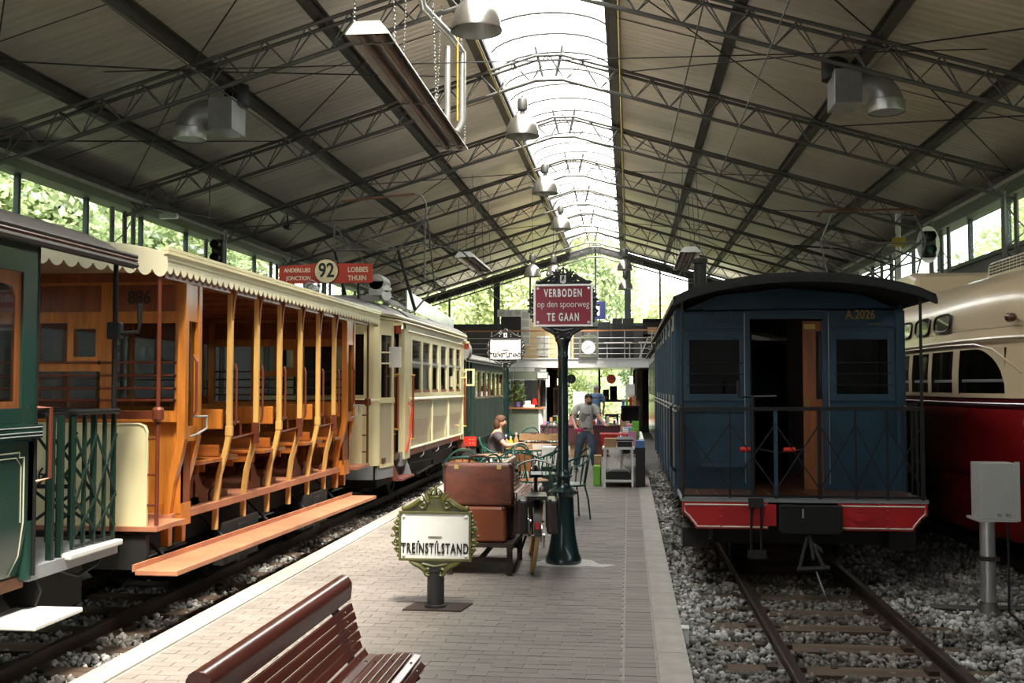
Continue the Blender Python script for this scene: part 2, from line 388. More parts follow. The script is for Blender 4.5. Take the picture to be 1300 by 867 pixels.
def window_band(nm, x, zb, zt, label, step, out):
    o = empty(nm, (x, Y0, zb), label, 'window', kind='structure')
    MB().box(x-.06, Y0, zb-.08, x+.06, Y1, zb).build('sill', 'frame_dark', o)
    MB().box(x-.08, Y0, zt, x+.08, Y1, zt+.22).build('head_beam', 'frame_dark', o)
    y = Y0 + .05; i = 0
    while y < Y1:
        blk('mullion', (x, y, (zb+zt)/2), .09, .07, zt-zb, 'frame_dark', o)
        if y + step < Y1 + .5: MB().box(x-.006, y+.036, zb, x+.006, min(y+step, Y1)-.036, zt).build('pane', 'window_glass', o)
        y += step; i += 1
    return o
window_band('window_1', XL, 4.0, 5.36, 'long band of clerestory panes above the left hand wall', 2.225, -1)
window_band('window_2', XR, 4.4, 5.36, 'long band of clerestory panes above the right hand wall', 2.225, 1)
# ---- ceiling: sheets, purlins, gutters, eave beams
TY = [5.75 + 4.45*i for i in range(10)]      # truss positions
ce = empty('ceiling', (XM, 20, 7.6), 'brown grey ribbed metal roof lining on steel purlins', 'ceiling', kind='structure')
PX_ = [1.15, 3.02, 4.89, 6.76, 8.63]
for s in (-1, 1):
    for a, b in zip(PX_[:-1], PX_[1:]):
        for k in range(len(TY) + 1):
            ya = Y0 if k == 0 else TY[k-1]; yb = Y1 if k == len(TY) else TY[k]
            xa, xb = XM + s*a, XM + s*(b + (.35 if b > 8 else 0)); za, zb_ = zr(XM+s*a) + .17, zr(xb) + .17
            if b < 8: xb += s*.0
            MB().add([(xa, ya, za), (xb, ya, zb_), (xb, yb-.01, zb_), (xa, yb-.01, za), (xa, ya, za+.06), (xb, ya, zb_+.06), (xb, yb-.01, zb_+.06), (xa, yb-.01, za+.06)],
                     [(0,1,2,3),(7,6,5,4),(4,5,1,0),(5,6,2,1),(6,7,3,2),(7,4,0,3)]).build('roof_sheet', 'roof_sheet', ce)
            # seam of the sheet halfway
            ym = (ya + yb) / 2
            rod('sheet_seam', (xa, ym, za - .004), (xb, ym, zb_ - .004), .008, 'purlin', ce)
    for a in PX_:
        x = XM + s*a; z = zr(x); h = .19
        if a == PX_[-1]: x -= s*.12
        MB().prism([(x-.07,z),(x+.07,z),(x+.07,z+.018),(x+.009,z+.022),(x+.009,z+h-.03),(x+.07,z+h-.025),(x+.07,z+h),(x-.07,z+h),(x-.07,z+h-.025),(x-.009,z+h-.03),(x-.009,z+.022),(x-.07,z+.018)], 'y', Y0, Y1).build('purlin', 'purlin', ce)
    xe = XM + s*8.5; ze = zr(xe)
    MB().prism([(xe+s*.3, ze+.16), (xe-s*.45, ze+.1), (xe-s*.45, ze-.02), (xe-s*.1, ze-.13), (xe+s*.3, ze-.13)], 'y', Y0, Y1).build('eave_gutter', 'gutter', ce)
    MB().tube([(xe-s*.55, Y0, ze-.1), (xe-s*.55, Y1, ze-.1)], .035, 8).build('eave_pipe', 'kerb', ce)
# ---- skylight
sk = empty('window_3', (XM, 20, 7.7), 'barrel vaulted white skylight running along the ridge', 'skylight', kind='structure')
for s in (-1, 1):
    x = XM + s*1.15
    MB().prism([(x, 7.6), (x+s*.12, 7.57), (x+s*.12, 8.05), (x, 8.05)], 'y', Y0, Y1).build('kerb_beam', 'purlin', sk)
    MB().box(min(x, x-s*.05), Y0, 7.86, max(x, x-s*.05), Y1, 7.98).build('edge_flashing', 'steel_grey', sk)
def arch(y, dz=0): return [(XM + 1.16*math.cos(t), y, 8.0 + dz + .42*math.sin(t)) for t in [PI - PI*i/14 for i in range(15)]]
YS = -.6   # skylight cut short here, unseen; solid cover behind it darkens the blue carriage front
MB().box(XM-1.27, Y0, 8.0, XM+1.27, YS, 8.06).build('solid_cover', 'roof_sheet', sk)
MB().add([(*p,) for p in [(a[0], YS, a[2]) for a in [(XM + 1.16*math.cos(t), 0, 8.0 + .42*math.sin(t)) for t in [PI - PI*i/14 for i in range(15)]]]], [tuple(range(15))]).build('end_cap', 'roof_sheet', sk)
nb = int((Y1-YS)/1.1125)
for i in range(nb + 1):
    y = YS + .05 + i*1.1125
    MB().tube(arch(y, -.02), .022, 6).build('rib', 'steel_dark', sk)
    if i < nb: MB().grid([arch(y), arch(y + 1.1)]).build('pane', 'skylight_sheet', sk, True)
# ---- roof trusses and lattice columns
def truss(y, n):
    where = ['nearest', 'second', 'third', 'fourth', 'fifth', 'sixth', 'seventh', 'eighth', 'ninth', 'tenth'][n]
    t = empty('roof_truss', (XM, y, zr(XM)), where + ' sloping lattice roof truss counted from the camera', 'truss', 'lattice roof trusses', 'structure')
    xl, xr = XL + .45, XR - .45
    pts = lambda yy, d: [(xl, yy, zr(xl)-d), (XM-.25, yy, zr(XM-.25)-d), (XM+.25, yy, zr(XM+.25)-d), (xr, yy, zr(xr)-d)]
    for dy in (-.13, .13): MB().tube(pts(y+dy, .05), .030, 7).build('top_chord', 'steel_grey', t)
    MB().tube(pts(y, .47), .034, 7).build('bottom_chord', 'steel_grey', t)
    N = 26; lac = MB(); far = n > 5
    def L(p0, p1, r=.011):
        if far: lac.tube([p0, p1], r, 4)
        else: rod('lacing_bar', p0, p1, r, 'steel_grey', t)
    X = [xl + (xr-xl)*i/N for i in range(N+1)]
    for i in range(N):
        xm = (X[i]+X[i+1])/2
        for dy in (-.13, .13):
            L((X[i], y+dy, zr(X[i])-.05), (xm, y, zr(xm)-.47)); L((xm, y, zr(xm)-.47), (X[i+1], y+dy, zr(X[i+1])-.05))
        if not far: L((X[i], y-.13, zr(X[i])-.05), (X[i], y+.13, zr(X[i])-.05), .018)
    for dx in (-.25, .25):
        for dy in (-.13, .13): L((XM+dx, y+dy, zr(XM)+.05), (XM+dx*.5, y, zr(XM)-.47), .025)
    if far: lac.build('lacing', 'steel_grey', t)
    for x, s in ((XL+.35, 1), (XR-.35, -1)):
        for dx, dy in ((0, -.25), (0, .25), (s*.3, 0)): rod('column_tube', (x+dx, y+dy, -.3), (x+dx, y+dy, zr(x)-.3), .045, 'steel_grey', t)
        if n < 7:
            for k in range(8):
                z = 3.6 + k*.28
                if z + .28 < zr(x)-.2:
                    a = ((0,-.25),(0,.25),(s*.3,0))
                    p, q = a[k % 3], a[(k+1) % 3]; rod('column_lacing', (x+p[0], y+p[1], z), (x+q[0], y+q[1], z+.28), .012, 'steel_grey', t)
    return t
for i, y in enumerate(TY): truss(y, i)
br = empty('roof_bracing', (XM, 18, 6), 'thin dark diagonal bracing rods under the roof sheets', 'bracing', kind='structure')
for k in (1, 2, 4, 6):
    ya, yb = TY[k], TY[k+1]
    for s in (-1, 1):
        for a, b in ((1.3, 5.0), (5.0, 8.2)):
            xa, xb = XM+s*a, XM+s*b
            rod('bracing_rod', (xa, ya, zr(xa)-.06), (xb, yb, zr(xb)-.06), .011, 'rod', br); rod('bracing_rod', (xa, yb, zr(xa)-.06), (xb, ya, zr(xb)-.06), .011, 'rod', br)
rod('bracing_rod', (XL+.4, 14.2, 6.3), (XR-.4, 14.5, 6.25), .009, 'rod', br)
rod('bracing_rod', (1.1, 9, 6.9), (.4, 30, 5.2), .011, 'rod', br)
# ---- gable end
YG = Y1
wb = empty('wall_back', (XM, YG, 0), 'dark gable end wall around the large rear glazing', 'wall', kind='structure')
MB().pane('y', YG, XL, -.3, XR, 4.4, [(-2.75, -.3, .25, 2.62)], .2).build('lower_wall', 'steel_dark', wb)
g = empty('window_4', (XM, YG, 4.4), 'tall gable glazing with dark mullions at the far end', 'window', kind='structure')
MX = [-10.0, -8.0, -5.85, -4.35, -3.1, XM, -.02, 1.4, 2.75, 5.0, 7.1]
for i, x in enumerate(MX):
    wd = .28 if i in (2, 6, 8) else .08
    MB().box(x-wd/2, YG-.06, 4.4, x+wd/2, YG+.06, zr(x)+.1).build('mullion', 'frame_dark', g)
    if i+1 < len(MX):
        x2 = MX[i+1]; MB().add([(x, YG, 4.45), (x2, YG, 4.45), (x2, YG, zr(x2)), (x, YG, zr(x))], [(0,1,2,3)]).build('pane', 'window_glass', g)
MB().box(XL, YG-.08, 4.38, XR, YG+.08, 4.52).build('transom', 'frame_dark', g)
for x0, x1 in ((XL, XM), (XM, XR)):
    MB().bar((x0, YG-.3, zr(x0)-.12), (x1, YG-.3, zr(x1)-.12), .3, .34).build('rake_beam', 'steel_dark', g)
g2 = empty('window_5', (-1.25, YG, 0), 'dark framed glazed doors at the far end of the platform', 'window', kind='structure')
for x in (-2.75, -1.28, .25): MB().box(x-.05, YG-.06, -.02, x+.05, YG+.06, 2.62).build('door_post', 'frame_dark', g2)
MB().box(-1.28, YG-.05, 1.05, .25, YG+.05, 1.15).build('transom', 'frame_dark', g2)
for x0, x1, z0, z1 in ((-2.7, -1.33, .0, 2.6), (-1.23, .2, 1.15, 2.6), (-1.23, .2, .0, 1.05)): MB().box(x0, YG-.005, z0, x1, YG+.005, z1).build('pane', 'window_glass', g2)
# ---- outdoors
tag(MB().box(-70, YG+.3, -.5, 70, 140, -.15).build('ground', 'grass'), 'grass ground outside the rear glazing', 'ground', kind='structure')
tag(MB().box(-25, 49.5, -.15, 25, 60, -.11).build('road', 'road'), 'pale grey road outside the rear doors', 'road', kind='structure')
for s, x in ((-1, XL-.3), (1, XR+.3)):
    tag(MB().box(min(x, x+s*60), Y0-20, -.5, max(x, x+s*60), YG+.3, -.2).build('ground', 'grass'), ('grass ground outside the left wall' if s < 0 else 'grass ground outside the right wall'), 'ground', kind='structure')
rows = []
for i in range(25):
    x = -60 + i*5; rows.append([(x, 62 + j*6, -.2 + (1-math.exp(-j*.35))*9 + 1.2*math.sin(x*.21+j)) for j in range(10)])
tag(MB().grid(rows).build('hillside', 'grass', smooth=True), 'wooded green hillside behind the hall', 'hill', kind='structure')
def leaf_crown(seed, rx, rz, n, m, size):
    r = np.random.RandomState(seed)
    cl = r.normal(size=(26, 3)); cl /= np.linalg.norm(cl, axis=1, keepdims=True); cl *= r.uniform(.35, .95, (26, 1)); cl[:, 2] *= .9
    cr = r.uniform(.22, .42, 26)
    k = r.randint(0, 26, n); d = r.normal(size=(n, 3)); d /= np.linalg.norm(d, axis=1, keepdims=True)
    p = (cl[k] + d * (cr[k] * r.uniform(.6, 1.05, n))[:, None]) * np.array([rx, rx, rz])
    a = r.normal(size=(n, 3)); a /= np.linalg.norm(a, axis=1, keepdims=True); b = np.cross(a, r.normal(size=(n, 3))); b /= np.linalg.norm(b, axis=1, keepdims=True)
    s = (size * r.uniform(.6, 1.3, n))[:, None]
    v = np.stack([p-a*s, p+b*s*.55, p+a*s, p-b*s*.55], 1).reshape(-1, 3)
    me = bpy.data.meshes.new('crown'); me.from_pydata(v.tolist(), [], np.arange(4*n).reshape(-1, 4).tolist()); me.materials.append(MT[m])
    return me
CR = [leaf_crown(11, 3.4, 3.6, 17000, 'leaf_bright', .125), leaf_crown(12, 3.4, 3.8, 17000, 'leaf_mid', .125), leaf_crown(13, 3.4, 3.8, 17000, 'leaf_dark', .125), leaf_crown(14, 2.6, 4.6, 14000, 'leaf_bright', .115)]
tk = MB().tube([(0,0,-1), (.05,.02,1.5), (-.05,.05,3.5), (.1,0,5.5)], [.24,.19,.15,.08], 8)
for a in range(5): tk.tube([(0,0,2.6+a*.35), (.9*math.cos(a*1.3), .9*math.sin(a*1.3), 4.2+a*.4)], [.09,.03], 6)
tkm = bpy.data.meshes.new('trunk'); tkm.from_pydata(tk.v, [], tk.f); tkm.materials.append(MT['bark'])
def tree(x, y, z, k, s, label, grp):
    t = empty('tree', (x, y, z), label, 'tree', grp)
    c = bpy.data.objects.new('crown', CR[k]); col.objects.link(c); c.parent = t; c.location = (0, 0, 5.4); c.rotation_euler.z = x*1.7+y
    q = bpy.data.objects.new('trunk', tkm); col.objects.link(q); q.parent = t
    t.scale = (s, s, s); t.rotation_euler.z = 0
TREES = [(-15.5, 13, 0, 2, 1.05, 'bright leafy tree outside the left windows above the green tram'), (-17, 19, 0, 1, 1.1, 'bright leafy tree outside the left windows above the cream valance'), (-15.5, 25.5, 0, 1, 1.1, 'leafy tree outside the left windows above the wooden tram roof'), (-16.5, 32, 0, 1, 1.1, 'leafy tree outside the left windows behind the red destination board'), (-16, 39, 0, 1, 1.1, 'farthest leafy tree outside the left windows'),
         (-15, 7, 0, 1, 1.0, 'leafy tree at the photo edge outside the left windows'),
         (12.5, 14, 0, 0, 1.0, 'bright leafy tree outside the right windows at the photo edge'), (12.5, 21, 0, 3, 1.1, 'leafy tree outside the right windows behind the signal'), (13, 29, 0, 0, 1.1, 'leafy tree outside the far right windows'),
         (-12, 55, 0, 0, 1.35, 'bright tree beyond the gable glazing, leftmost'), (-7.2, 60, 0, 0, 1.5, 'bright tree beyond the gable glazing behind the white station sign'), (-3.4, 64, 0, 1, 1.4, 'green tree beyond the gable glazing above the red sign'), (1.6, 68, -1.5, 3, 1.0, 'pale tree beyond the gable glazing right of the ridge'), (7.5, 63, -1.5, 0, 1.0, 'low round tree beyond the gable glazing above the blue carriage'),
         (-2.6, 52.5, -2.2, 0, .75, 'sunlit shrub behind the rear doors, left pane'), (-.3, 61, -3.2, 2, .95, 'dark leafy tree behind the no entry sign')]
for x, y, z, k, s, lb in TREES: tree(x, y, z, k, s, lb, 'trees outside the hall')
# ================================================================== materials for vehicles
mat('honey_wood', (.47, .16, .024), .32, 0, .28, 3, coat=.5, stretch=(6, 6, .6))
mat('post_wood', (.62, .35, .10), .35, 0, .15, 4, coat=.4, stretch=(6, 6, .6))
mat('red_wood', (.22, .055, .015), .35, 0, .3, 3, coat=.4, stretch=(5, 5, .6))
mat('seat_wood', (.34, .10, .02), .3, 0, .25, 3, coat=.5, stretch=(.6, 6, 6))
mat('dark_wood', (.10, .035, .012), .4, 0, .3, 3, coat=.3)
mat('cream_paint', (.78, .70, .42), .38, 0, .05, 2, coat=.35)
mat('cream_valance', (.80, .74, .52), .6, 0, .05, 3)
mat('beige_panel', (.50, .44, .30), .3, 0, .08, 1.5, coat=.4)
mat('brown_pipe', (.16, .04, .02), .35, .3, .1)
mat('board_paint', (.40, .165, .09), .5, 0, .22, 2.5)
mat('iron_black', (.018, .018, .018), .45, .5, .1)
mat('under_black', (.012, .011, .010), .8, .1, .2)
mat('tram_green', (.012, .045, .035), .25, 0, .12, 2, coat=.5)
mat('dull_green', (.010, .032, .024), .6, 0, .12, 2, coat=.0, spec=.3)
mat('gate_green', (.012, .032, .023), .35, .2, .15, coat=.4)
mat('line_cream', (.55, .55, .42), .5, 0, 0)
mat('roof_dark', (.045, .04, .036), .6, 0, .2, 4)
mat('roof_grey', (.30, .29, .28), .6, .1, .15, 2)
mat('white_paint', (.60, .60, .58), .45, 0, .08, 5)
mat('grey_paint', (.24, .25, .26), .5, 0, .08)
mat('mud_red', (.17, .05, .035), .6, 0, .15)
mat('signal_red', (.75, .04, .02), .4, 0, .05)
mat('brass', (.55, .38, .12), .3, .9, .1)
mat('silver_sheet', (.62, .62, .64), .28, .85, .15, 2)
mat('alu', (.55, .55, .55), .35, .8, .1)
mat('lamp_red', (.35, .04, .01), .3, 0, 0)
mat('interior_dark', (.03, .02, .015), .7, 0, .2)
mat('blue_paint', (.013, .042, .070), .36, 0, .35, 2.2, coat=.4, bump=.06, bscale=6)
mat('blue_frame', (.016, .048, .080), .42, 0, .15, 3, coat=.2)
mat('beam_red', (.42, .012, .014), .4, 0, .18, 4, coat=.2)
mat('beam_line', (.62, .58, .48), .6, 0, .1)
mat('door_wood', (.24, .075, .02), .45, 0, .25, 3, coat=.2, stretch=(6, 6, .6))
mat('gold_letter', (.33, .22, .06), .5, .2, 0)
mat('pcc_cream', (.54, .42, .275), .3, 0, .05, 2, coat=.5)
mat('pcc_red', (.24, .008, .010), .25, 0, .08, 2, coat=.6)
mat('pcc_maroon', (.08, .006, .008), .3, 0, .05)
mat('black_letter', (.01, .01, .01), .5, 0, 0)
mat('dest_red', (.50, .045, .02), .5, 0, .08)
mat('dest_cream', (.80, .70, .42), .6, 0, .12, 9)
mat('letter_cream', (.80, .72, .55), .6, 0, 0)

def arch_roof(xa, xb, ya, yb, ze, rise, th, n=12):
    m = MB(); pr = []
    for i in range(n+1):
        u = i/n; pr.append((xa + (xb-xa)*u, ze + rise*(1-(2*u-1)**2)**.8 if 0 < u < 1 else ze))
    pr2 = [(x, z-th) for x, z in reversed(pr)]
    return m.prism(pr + pr2, 'y', ya, yb)
def wheelset(par, cx, y, r=.36, m='under_black'):
    a = MB().lathe([(.04,-.6),(.04,.6)], (cx, y, r-.06), 8, 'x')
    for s in (-.525, .525):
        a.lathe([(r+.03, s-.02*(1 if s > 0 else -1)), (r+.03, s), (r, s+.005), (r, s+.06*(1 if s > 0 else 1)), (r*.8, s+.06), (r*.78, s+.03), (.1, s+.03), (.1, s+.08), (0, s+.08)], (cx, y, r-.06), 20, 'x')
    a.build('wheelset', m, par, True)
def scallop(p0, p1, ztop0, ztop1, zb0, zb1, pitch, depth, axis, t, th, name, m, par, arcs=5):
    n = max(1, round(abs(p1-p0)/pitch)); pts = [(p0, ztop0)]
    low = []
    for i in range(n):
        for k in range(arcs+1):
            u = (i + k/arcs)/n; q = p0 + (p1-p0)*u; zb = zb0 + (zb1-zb0)*u
            low.append((q, zb + depth*(1 - math.sin(PI*k/arcs))**1.3))
    pts = [(p0, ztop0)] + low + [(p1, ztop1)]
    # strips rather than one n-gon
    b = MB(); T = len(low)
    for i in range(T-1):
        (q0, z0), (q1, z1) = low[i], low[i+1]
        if abs(q1-q0) < 1e-6: continue
        u0, u1 = (q0-p0)/(p1-p0), (q1-p0)/(p1-p0); a0 = ztop0 + (ztop1-ztop0)*u0; a1 = ztop0 + (ztop1-ztop0)*u1
        f = (lambda q, z, d: (d, q, z)) if axis == 'x' else (lambda q, z, d: (q, d, z))
        b.add([f(q0,z0,t), f(q1,z1,t), f(q1,a1,t), f(q0,a0,t), f(q0,z0,t+th), f(q1,z1,t+th), f(q1,a1,t+th), f(q0,a0,t+th)], [(0,1,2,3),(7,6,5,4),(4,5,1,0),(6,7,3,2)])
    return b.build(name, m, par)
# ================================================================== open wooden trailer tram
tr = empty('open_tram', (-4.55, 10.9, -.06), 'open sided honey coloured wooden tram with scalloped cream valance and long running board', 'tram')
SX, LX = -3.55, -5.55
MB().box(LX+.08, 8.1, .66, SX-.1, 13.45, .72).build('floor_deck', 'board_paint', tr)
for ya, yb in ((7.58, 8.1), (13.45, 14.1)): MB().box(LX+.05, ya, .655, SX+.02, yb, .69).build('end_platform', 'board_paint', tr)
MB().box(LX+.35, 7.8, .40, SX-.35, 13.9, .655).build('underframe', 'under_black', tr)
MB().box(LX+.1, 7.62, .36, SX-.08, 7.68, .62).build('headstock', 'under_black', tr)
for y in (9.7, 12.1): wheelset(tr, -4.55, y)
for y in (9.7, 12.1):
    for x in (-3.72, -5.38): MB().box(x-.05, y-.45, .12, x+.05, y+.45, .5).box(x-.07, y-.1, .1, x+.07, y+.1, .45).build('axle_guard', 'under_black', tr)
# running board with raised lip, carried on brackets
ya, yb, za, zb = 7.32, 13.35, .415, .335
rbd = MB().add([(-3.57,ya,za-.04),(-3.25,ya,za-.04),(-3.25,yb,zb-.04),(-3.57,yb,zb-.04),(-3.57,ya,za),(-3.25,ya,za),(-3.25,yb,zb),(-3.57,yb,zb)],[(3,2,1,0),(4,5,6,7),(0,1,5,4),(1,2,6,5),(2,3,7,6),(3,0,4,7)]).build('running_board', 'board_paint', tr, bevel=.006)
MB().bar((-3.58, ya, za+.012), (-3.58, yb, zb+.012), .02, .05).build('lip', 'board_paint', rbd)
for i in range(5):
    y = 8.0+i*1.2; z = za + (zb-za)*(y-ya)/(yb-ya) - .05
    MB().bar((-3.3, y, z), (-3.95, y, z), .04, .02).bar((-3.6, y, z), (-3.9, y, .6), .03, .02).build('board_bracket', 'iron_black', rbd)
# curved side posts
def post_pts(xs=SX, s=1): return [(xs-s*.125, .46), (xs-s*.12, .72), (xs-s*.09, .95), (xs-s*.035, 1.15), (xs, 1.32), (xs, 2.60)]
PYS = [9.12, 9.80, 10.47, 11.15, 11.82, 12.48]
def post(y, m, wy=.046, dx=.050, xs=SX, s=1):
    p = post_pts(xs, s); w = [(a-s*dx, z) for a, z in reversed(p)]
    wy2 = wy/2
    o = MB().prism(p + w, 'y', y-wy2, y+wy2).build('post', m, tr, bevel=.006)
    return o
for k, y in enumerate(PYS):
    o = post(y, 'post_wood')
    MB().box(SX-.056, y-.028, 1.30, SX+.005, y+.028, 1.39).build('post_collar', 'post_wood', o, bevel=.006)
    MB().tube([(SX+.03, y-.02, 1.40), (SX+.045, y-.02, 1.45), (SX+.045, y-.02, 1.9), (SX+.03, y-.02, 1.95)], .011, 6).build('grab_rail', 'brown_pipe', o)
    MB().prism([(SX+.002, 2.34), (SX+.014, 2.5), (SX+.035, 2.62), (SX-.05, 2.62), (SX-.05, 2.34)], 'y', y-.02, y+.02).build('bracket', 'red_wood', o)
for y in (8.14, 8.40, 13.02, 13.36): post(y, 'honey_wood', .07, .07)
for ya, yb in ((8.18, 8.36), (13.06, 13.32)):
    MB().box(SX-.06, ya, .75, SX-.075, yb, 1.3).build('corner_panel', 'red_wood', tr)
    MB().box(SX-.07, ya, 1.30, SX-.01, yb, 1.42).box(SX-.07, ya, 2.28, SX-.01, yb, 2.6).box(SX-.13, ya, .62, SX-.05, yb, .80).build('corner_rail', 'honey_wood', tr)
    MB().box(SX-.045, ya, 1.42, SX-.038, yb, 2.28).build('corner_pane', 'tram_glass', tr)
for y in (8.26, 13.2):
    MB().tube([(SX+.01, y-.07, 1.34), (SX+.07, y-.07, 1.36), (SX+.07, y+.12, 1.40), (SX+.07, y+.12, 1.50), (SX+.02, y-.02, 1.50)], .009, 6).build('door_handle', 'grey_paint', tr)
    MB().tube([(SX+.02, y-.05, 1.5), (SX+.05, y-.05, 1.55), (SX+.05, y-.05, 1.95), (SX+.02, y-.05, 2.0)], .011, 6).build('grab_rail', 'brown_pipe', tr)
# top plate and cross beams
for x in (SX-.04, LX+.04): MB().box(x-.045, 7.7, 2.58, x+.045, 14.1, 2.70).build('cant_rail', 'red_wood', tr)
for y in [8.2] + PYS + [13.2]: MB().box(LX, y-.03, 2.60, SX, y+.03, 2.68).build('roof_beam', 'red_wood', tr)
# benches
def bench(y, two):
    b = empty('bench_seat', (-4.6, y, .72)); b.parent = tr; b.location = Vector((-4.6, y, .72)) - Vector(tr.location)
    for d in two:
        o = MB()
        pl = [(LX+.2, 0), (SX-.2, 0)] ; 
        y0, y1 = (y+.03, y+.43) if d > 0 else (y-.43, y-.03)
        pts = [(LX+.2, y0), (SX-.12, y0), (SX-.06, y0+.08), (SX-.06, y1-.12), (SX-.16, y1), (LX+.2, y1)] if d > 0 else [(LX+.2, y0), (SX-.16, y0), (SX-.06, y0+.1), (SX-.06, y1-.04), (SX-.08, y1), (LX+.2, y1)]
        MB().prism(pts, 'z', 1.08, 1.115).build('seat', 'seat_wood', b, bevel=.008)
        MB().box(LX+.25, y1-.05 if d > 0 else y0+.02, 1.0, SX-.14, y1-.03 if d > 0 else y0+.04, 1.08).build('seat_apron', 'seat_wood', b)
        for x in (LX+.5, -4.55, SX-.22):
            s = 1 if d > 0 else -1
            MB().prism([(y+s*.40, 1.07), (y+s*.30, 1.07), (y+s*.16, .88), (y+s*.02, .78), (y+s*.02, .72), (y+s*.44, .72), (y+s*.44, .77), (y+s*.30, .80), (y+s*.30, .90)], 'x', x-.012, x+.012).build('bench_leg', 'brown_pipe', b)
    MB().box(LX+.2, y-.022, 1.36, SX-.09, y+.022, 1.54).build('backrest', 'honey_wood', b, bevel=.008)
    MB().box(LX+.25, y-.014, 1.12, SX-.12, y+.014, 1.22).build('back_rail', 'seat_wood', b)
    MB().sphere((SX-.06, y+.045, 1.5), (.03, .03, .035), 8, 6).build('brass_catch', 'brass', b, True)
bench(9.12, (-1, 1)); bench(10.47, (-1, 1)); bench(11.82, (-1, 1)); bench(8.46, (1,)); bench(13.0, (-1,))
for y in (9.12, 10.47, 11.82): MB().tube([(SX-.02, y+.04, 1.28), (SX-.02, y+.62, 1.30)], .010, 6).tube([(SX-.02, y+.05, 1.42), (SX-.02, y+.22, 1.42), (SX-.02, y+.26, 1.38), (SX-.02, y+.26, 1.3)], .010, 6).box(SX-.04, y+.6, 1.2, SX+.015, y+.66, 1.4).build('armrest', 'brown_pipe', tr)
# far side: low panel, posts, sashes
MB().box(LX, 8.1, .72, LX+.04, 13.4, 1.55).build('far_side_panel', 'red_wood', tr)
for y in [8.14] + PYS + [13.36]: MB().box(LX, y-.03, .7, LX+.06, y+.03, 2.6).build('far_post', 'honey_wood', tr)
MB().box(LX+.01, 8.1, 1.55, LX+.05, 13.4, 1.62).box(LX+.01, 8.1, 2.3, LX+.05, 13.4, 2.6).build('far_rail', 'red_wood', tr)
for k in range(7):
    ys = [8.14] + PYS + [13.36]; MB().box(LX+.02, ys[k]+.03, 1.62, LX+.028, ys[k+1]-.03, 2.3).build('far_pane', 'tram_glass', tr)
    for z in (1.72, 1.82): rod('window_bar', (LX+.05, ys[k], z), (LX+.05, ys[k+1], z), .007, 'brown_pipe', tr)
# end bulkheads: stiles, panels, sashes
def bulkhead(y, front):
    b = empty('bulkhead', (-4.55, y, .7)); b.parent = tr; b.location = Vector((-4.55, y, .7)) - Vector(tr.location)
    f = -1 if front else 1
    holes = [(-4.85, 1.95, -4.60, 2.27), (-4.54, 1.99, -4.35, 2.22), (-4.85, 1.55, -4.31, 1.87), (-4.215, 1.55, -3.67, 2.265), (-5.42, 1.55, -4.92, 2.265)]
    pan = [(-4.85, 2.36, -4.31, 2.58), (-4.215, 2.36, -3.67, 2.58), (-5.42, 2.36, -4.92, 2.58)]
    MB().pane('y', y-.025, LX+.05, .72, SX-.06, 2.66, holes + pan + [(-4.215, .80, -3.67, 1.45), (-4.85, .80, -4.31, 1.45), (-5.42, .80, -4.92, 1.45)], .05).build('frame', 'honey_wood', b)
    for a in pan: MB().box(a[0], y-.008, a[1], a[2], y+.008, a[3]).build('upper_panel', 'red_wood', b)
    for a in holes: MB().box(a[0], y-.004, a[1], a[2], y+.004, a[3]).build('pane', 'tram_glass', b)
    for x0, x1 in ((-4.215, -3.67), (-4.85, -4.31), (-5.42, -4.92)):
        for k in range(4): MB().box(x0+(x1-x0)*k/4+.003, y-.012, .80, x0+(x1-x0)*(k+1)/4-.003, y+.012, 1.45).build('plank', 'honey_wood', b)
    fr = MB().pane('y', y+f*.02-.012, -4.57, 1.955, -4.32, 2.255, [(-4.54, 1.99, -4.35, 2.22)], .024).build('vent_sash', 'honey_wood', b)
    for z in (1.94, 1.835, 1.73, 1.635):
        rod('guard_rod', (-5.5, y+f*.10, z), (-3.63, y+f*.10, z), .010, 'brown_pipe', b)
        for x in (-4.83, -4.28, -3.64): MB().sphere((x, y+f*.10, z), .018, 6, 4).build('rod_socket', 'iron_black', b)
    MB().box(LX+.05, y+f*.05-.03, 1.46, SX-.06, y+f*.05+.03, 1.54).build('sill', 'honey_wood', b)
    if front: text('886', .16, (-3.98, y-.03, 2.47), 'black_letter', b, sx=.85)
bulkhead(8.2, True); bulkhead(13.3, False)
# end platforms: dash, pipes, hand rail
for y, s in ((7.62, -1), (14.05, 1)):
    pts = [(LX+.12, .652), (SX-.075, .652), (SX-.075, 1.40), (SX-.09, 1.45), (SX-.13, 1.468), (LX+.12, 1.468)]
    d = MB().prism(pts, 'y', y-.012, y+.012).build('dash', 'cream_paint', tr)
    MB().tube([(LX+.12, y+s*.012, .66), (SX-.078, y+s*.012, .66), (SX-.078, y+s*.012, 1.40), (SX-.10, y+s*.012, 1.447), (SX-.14, y+s*.012, 1.462), (LX+.12, y+s*.012, 1.462)], .010, 6).build('beading', 'cream_paint', d)
    MB().box(LX+.05, y-.03, 1.50, SX+.01, y+.03, 1.56).lathe([(.03,0),(.045,.02),(.045,.09),(.03,.11)], (SX+.0, y, 1.48), 10).build('hand_rail', 'brown_pipe', tr)
    for x in (SX, LX+.05):
        MB().tube([(x, y, .70), (x, y, 2.60)], .016, 8).build('corner_pole', 'brown_pipe', tr, True)
        for z in (.85, 1.08, 1.35): rod('pole_stay', (x, y, z), (x+(-.08 if x > -4 else .08), y, z), .009, 'brown_pipe', tr)
text('886', .15, (-4.53, 7.605, 1.07), 'black_letter', tr, 'fleet_number', sx=.8)
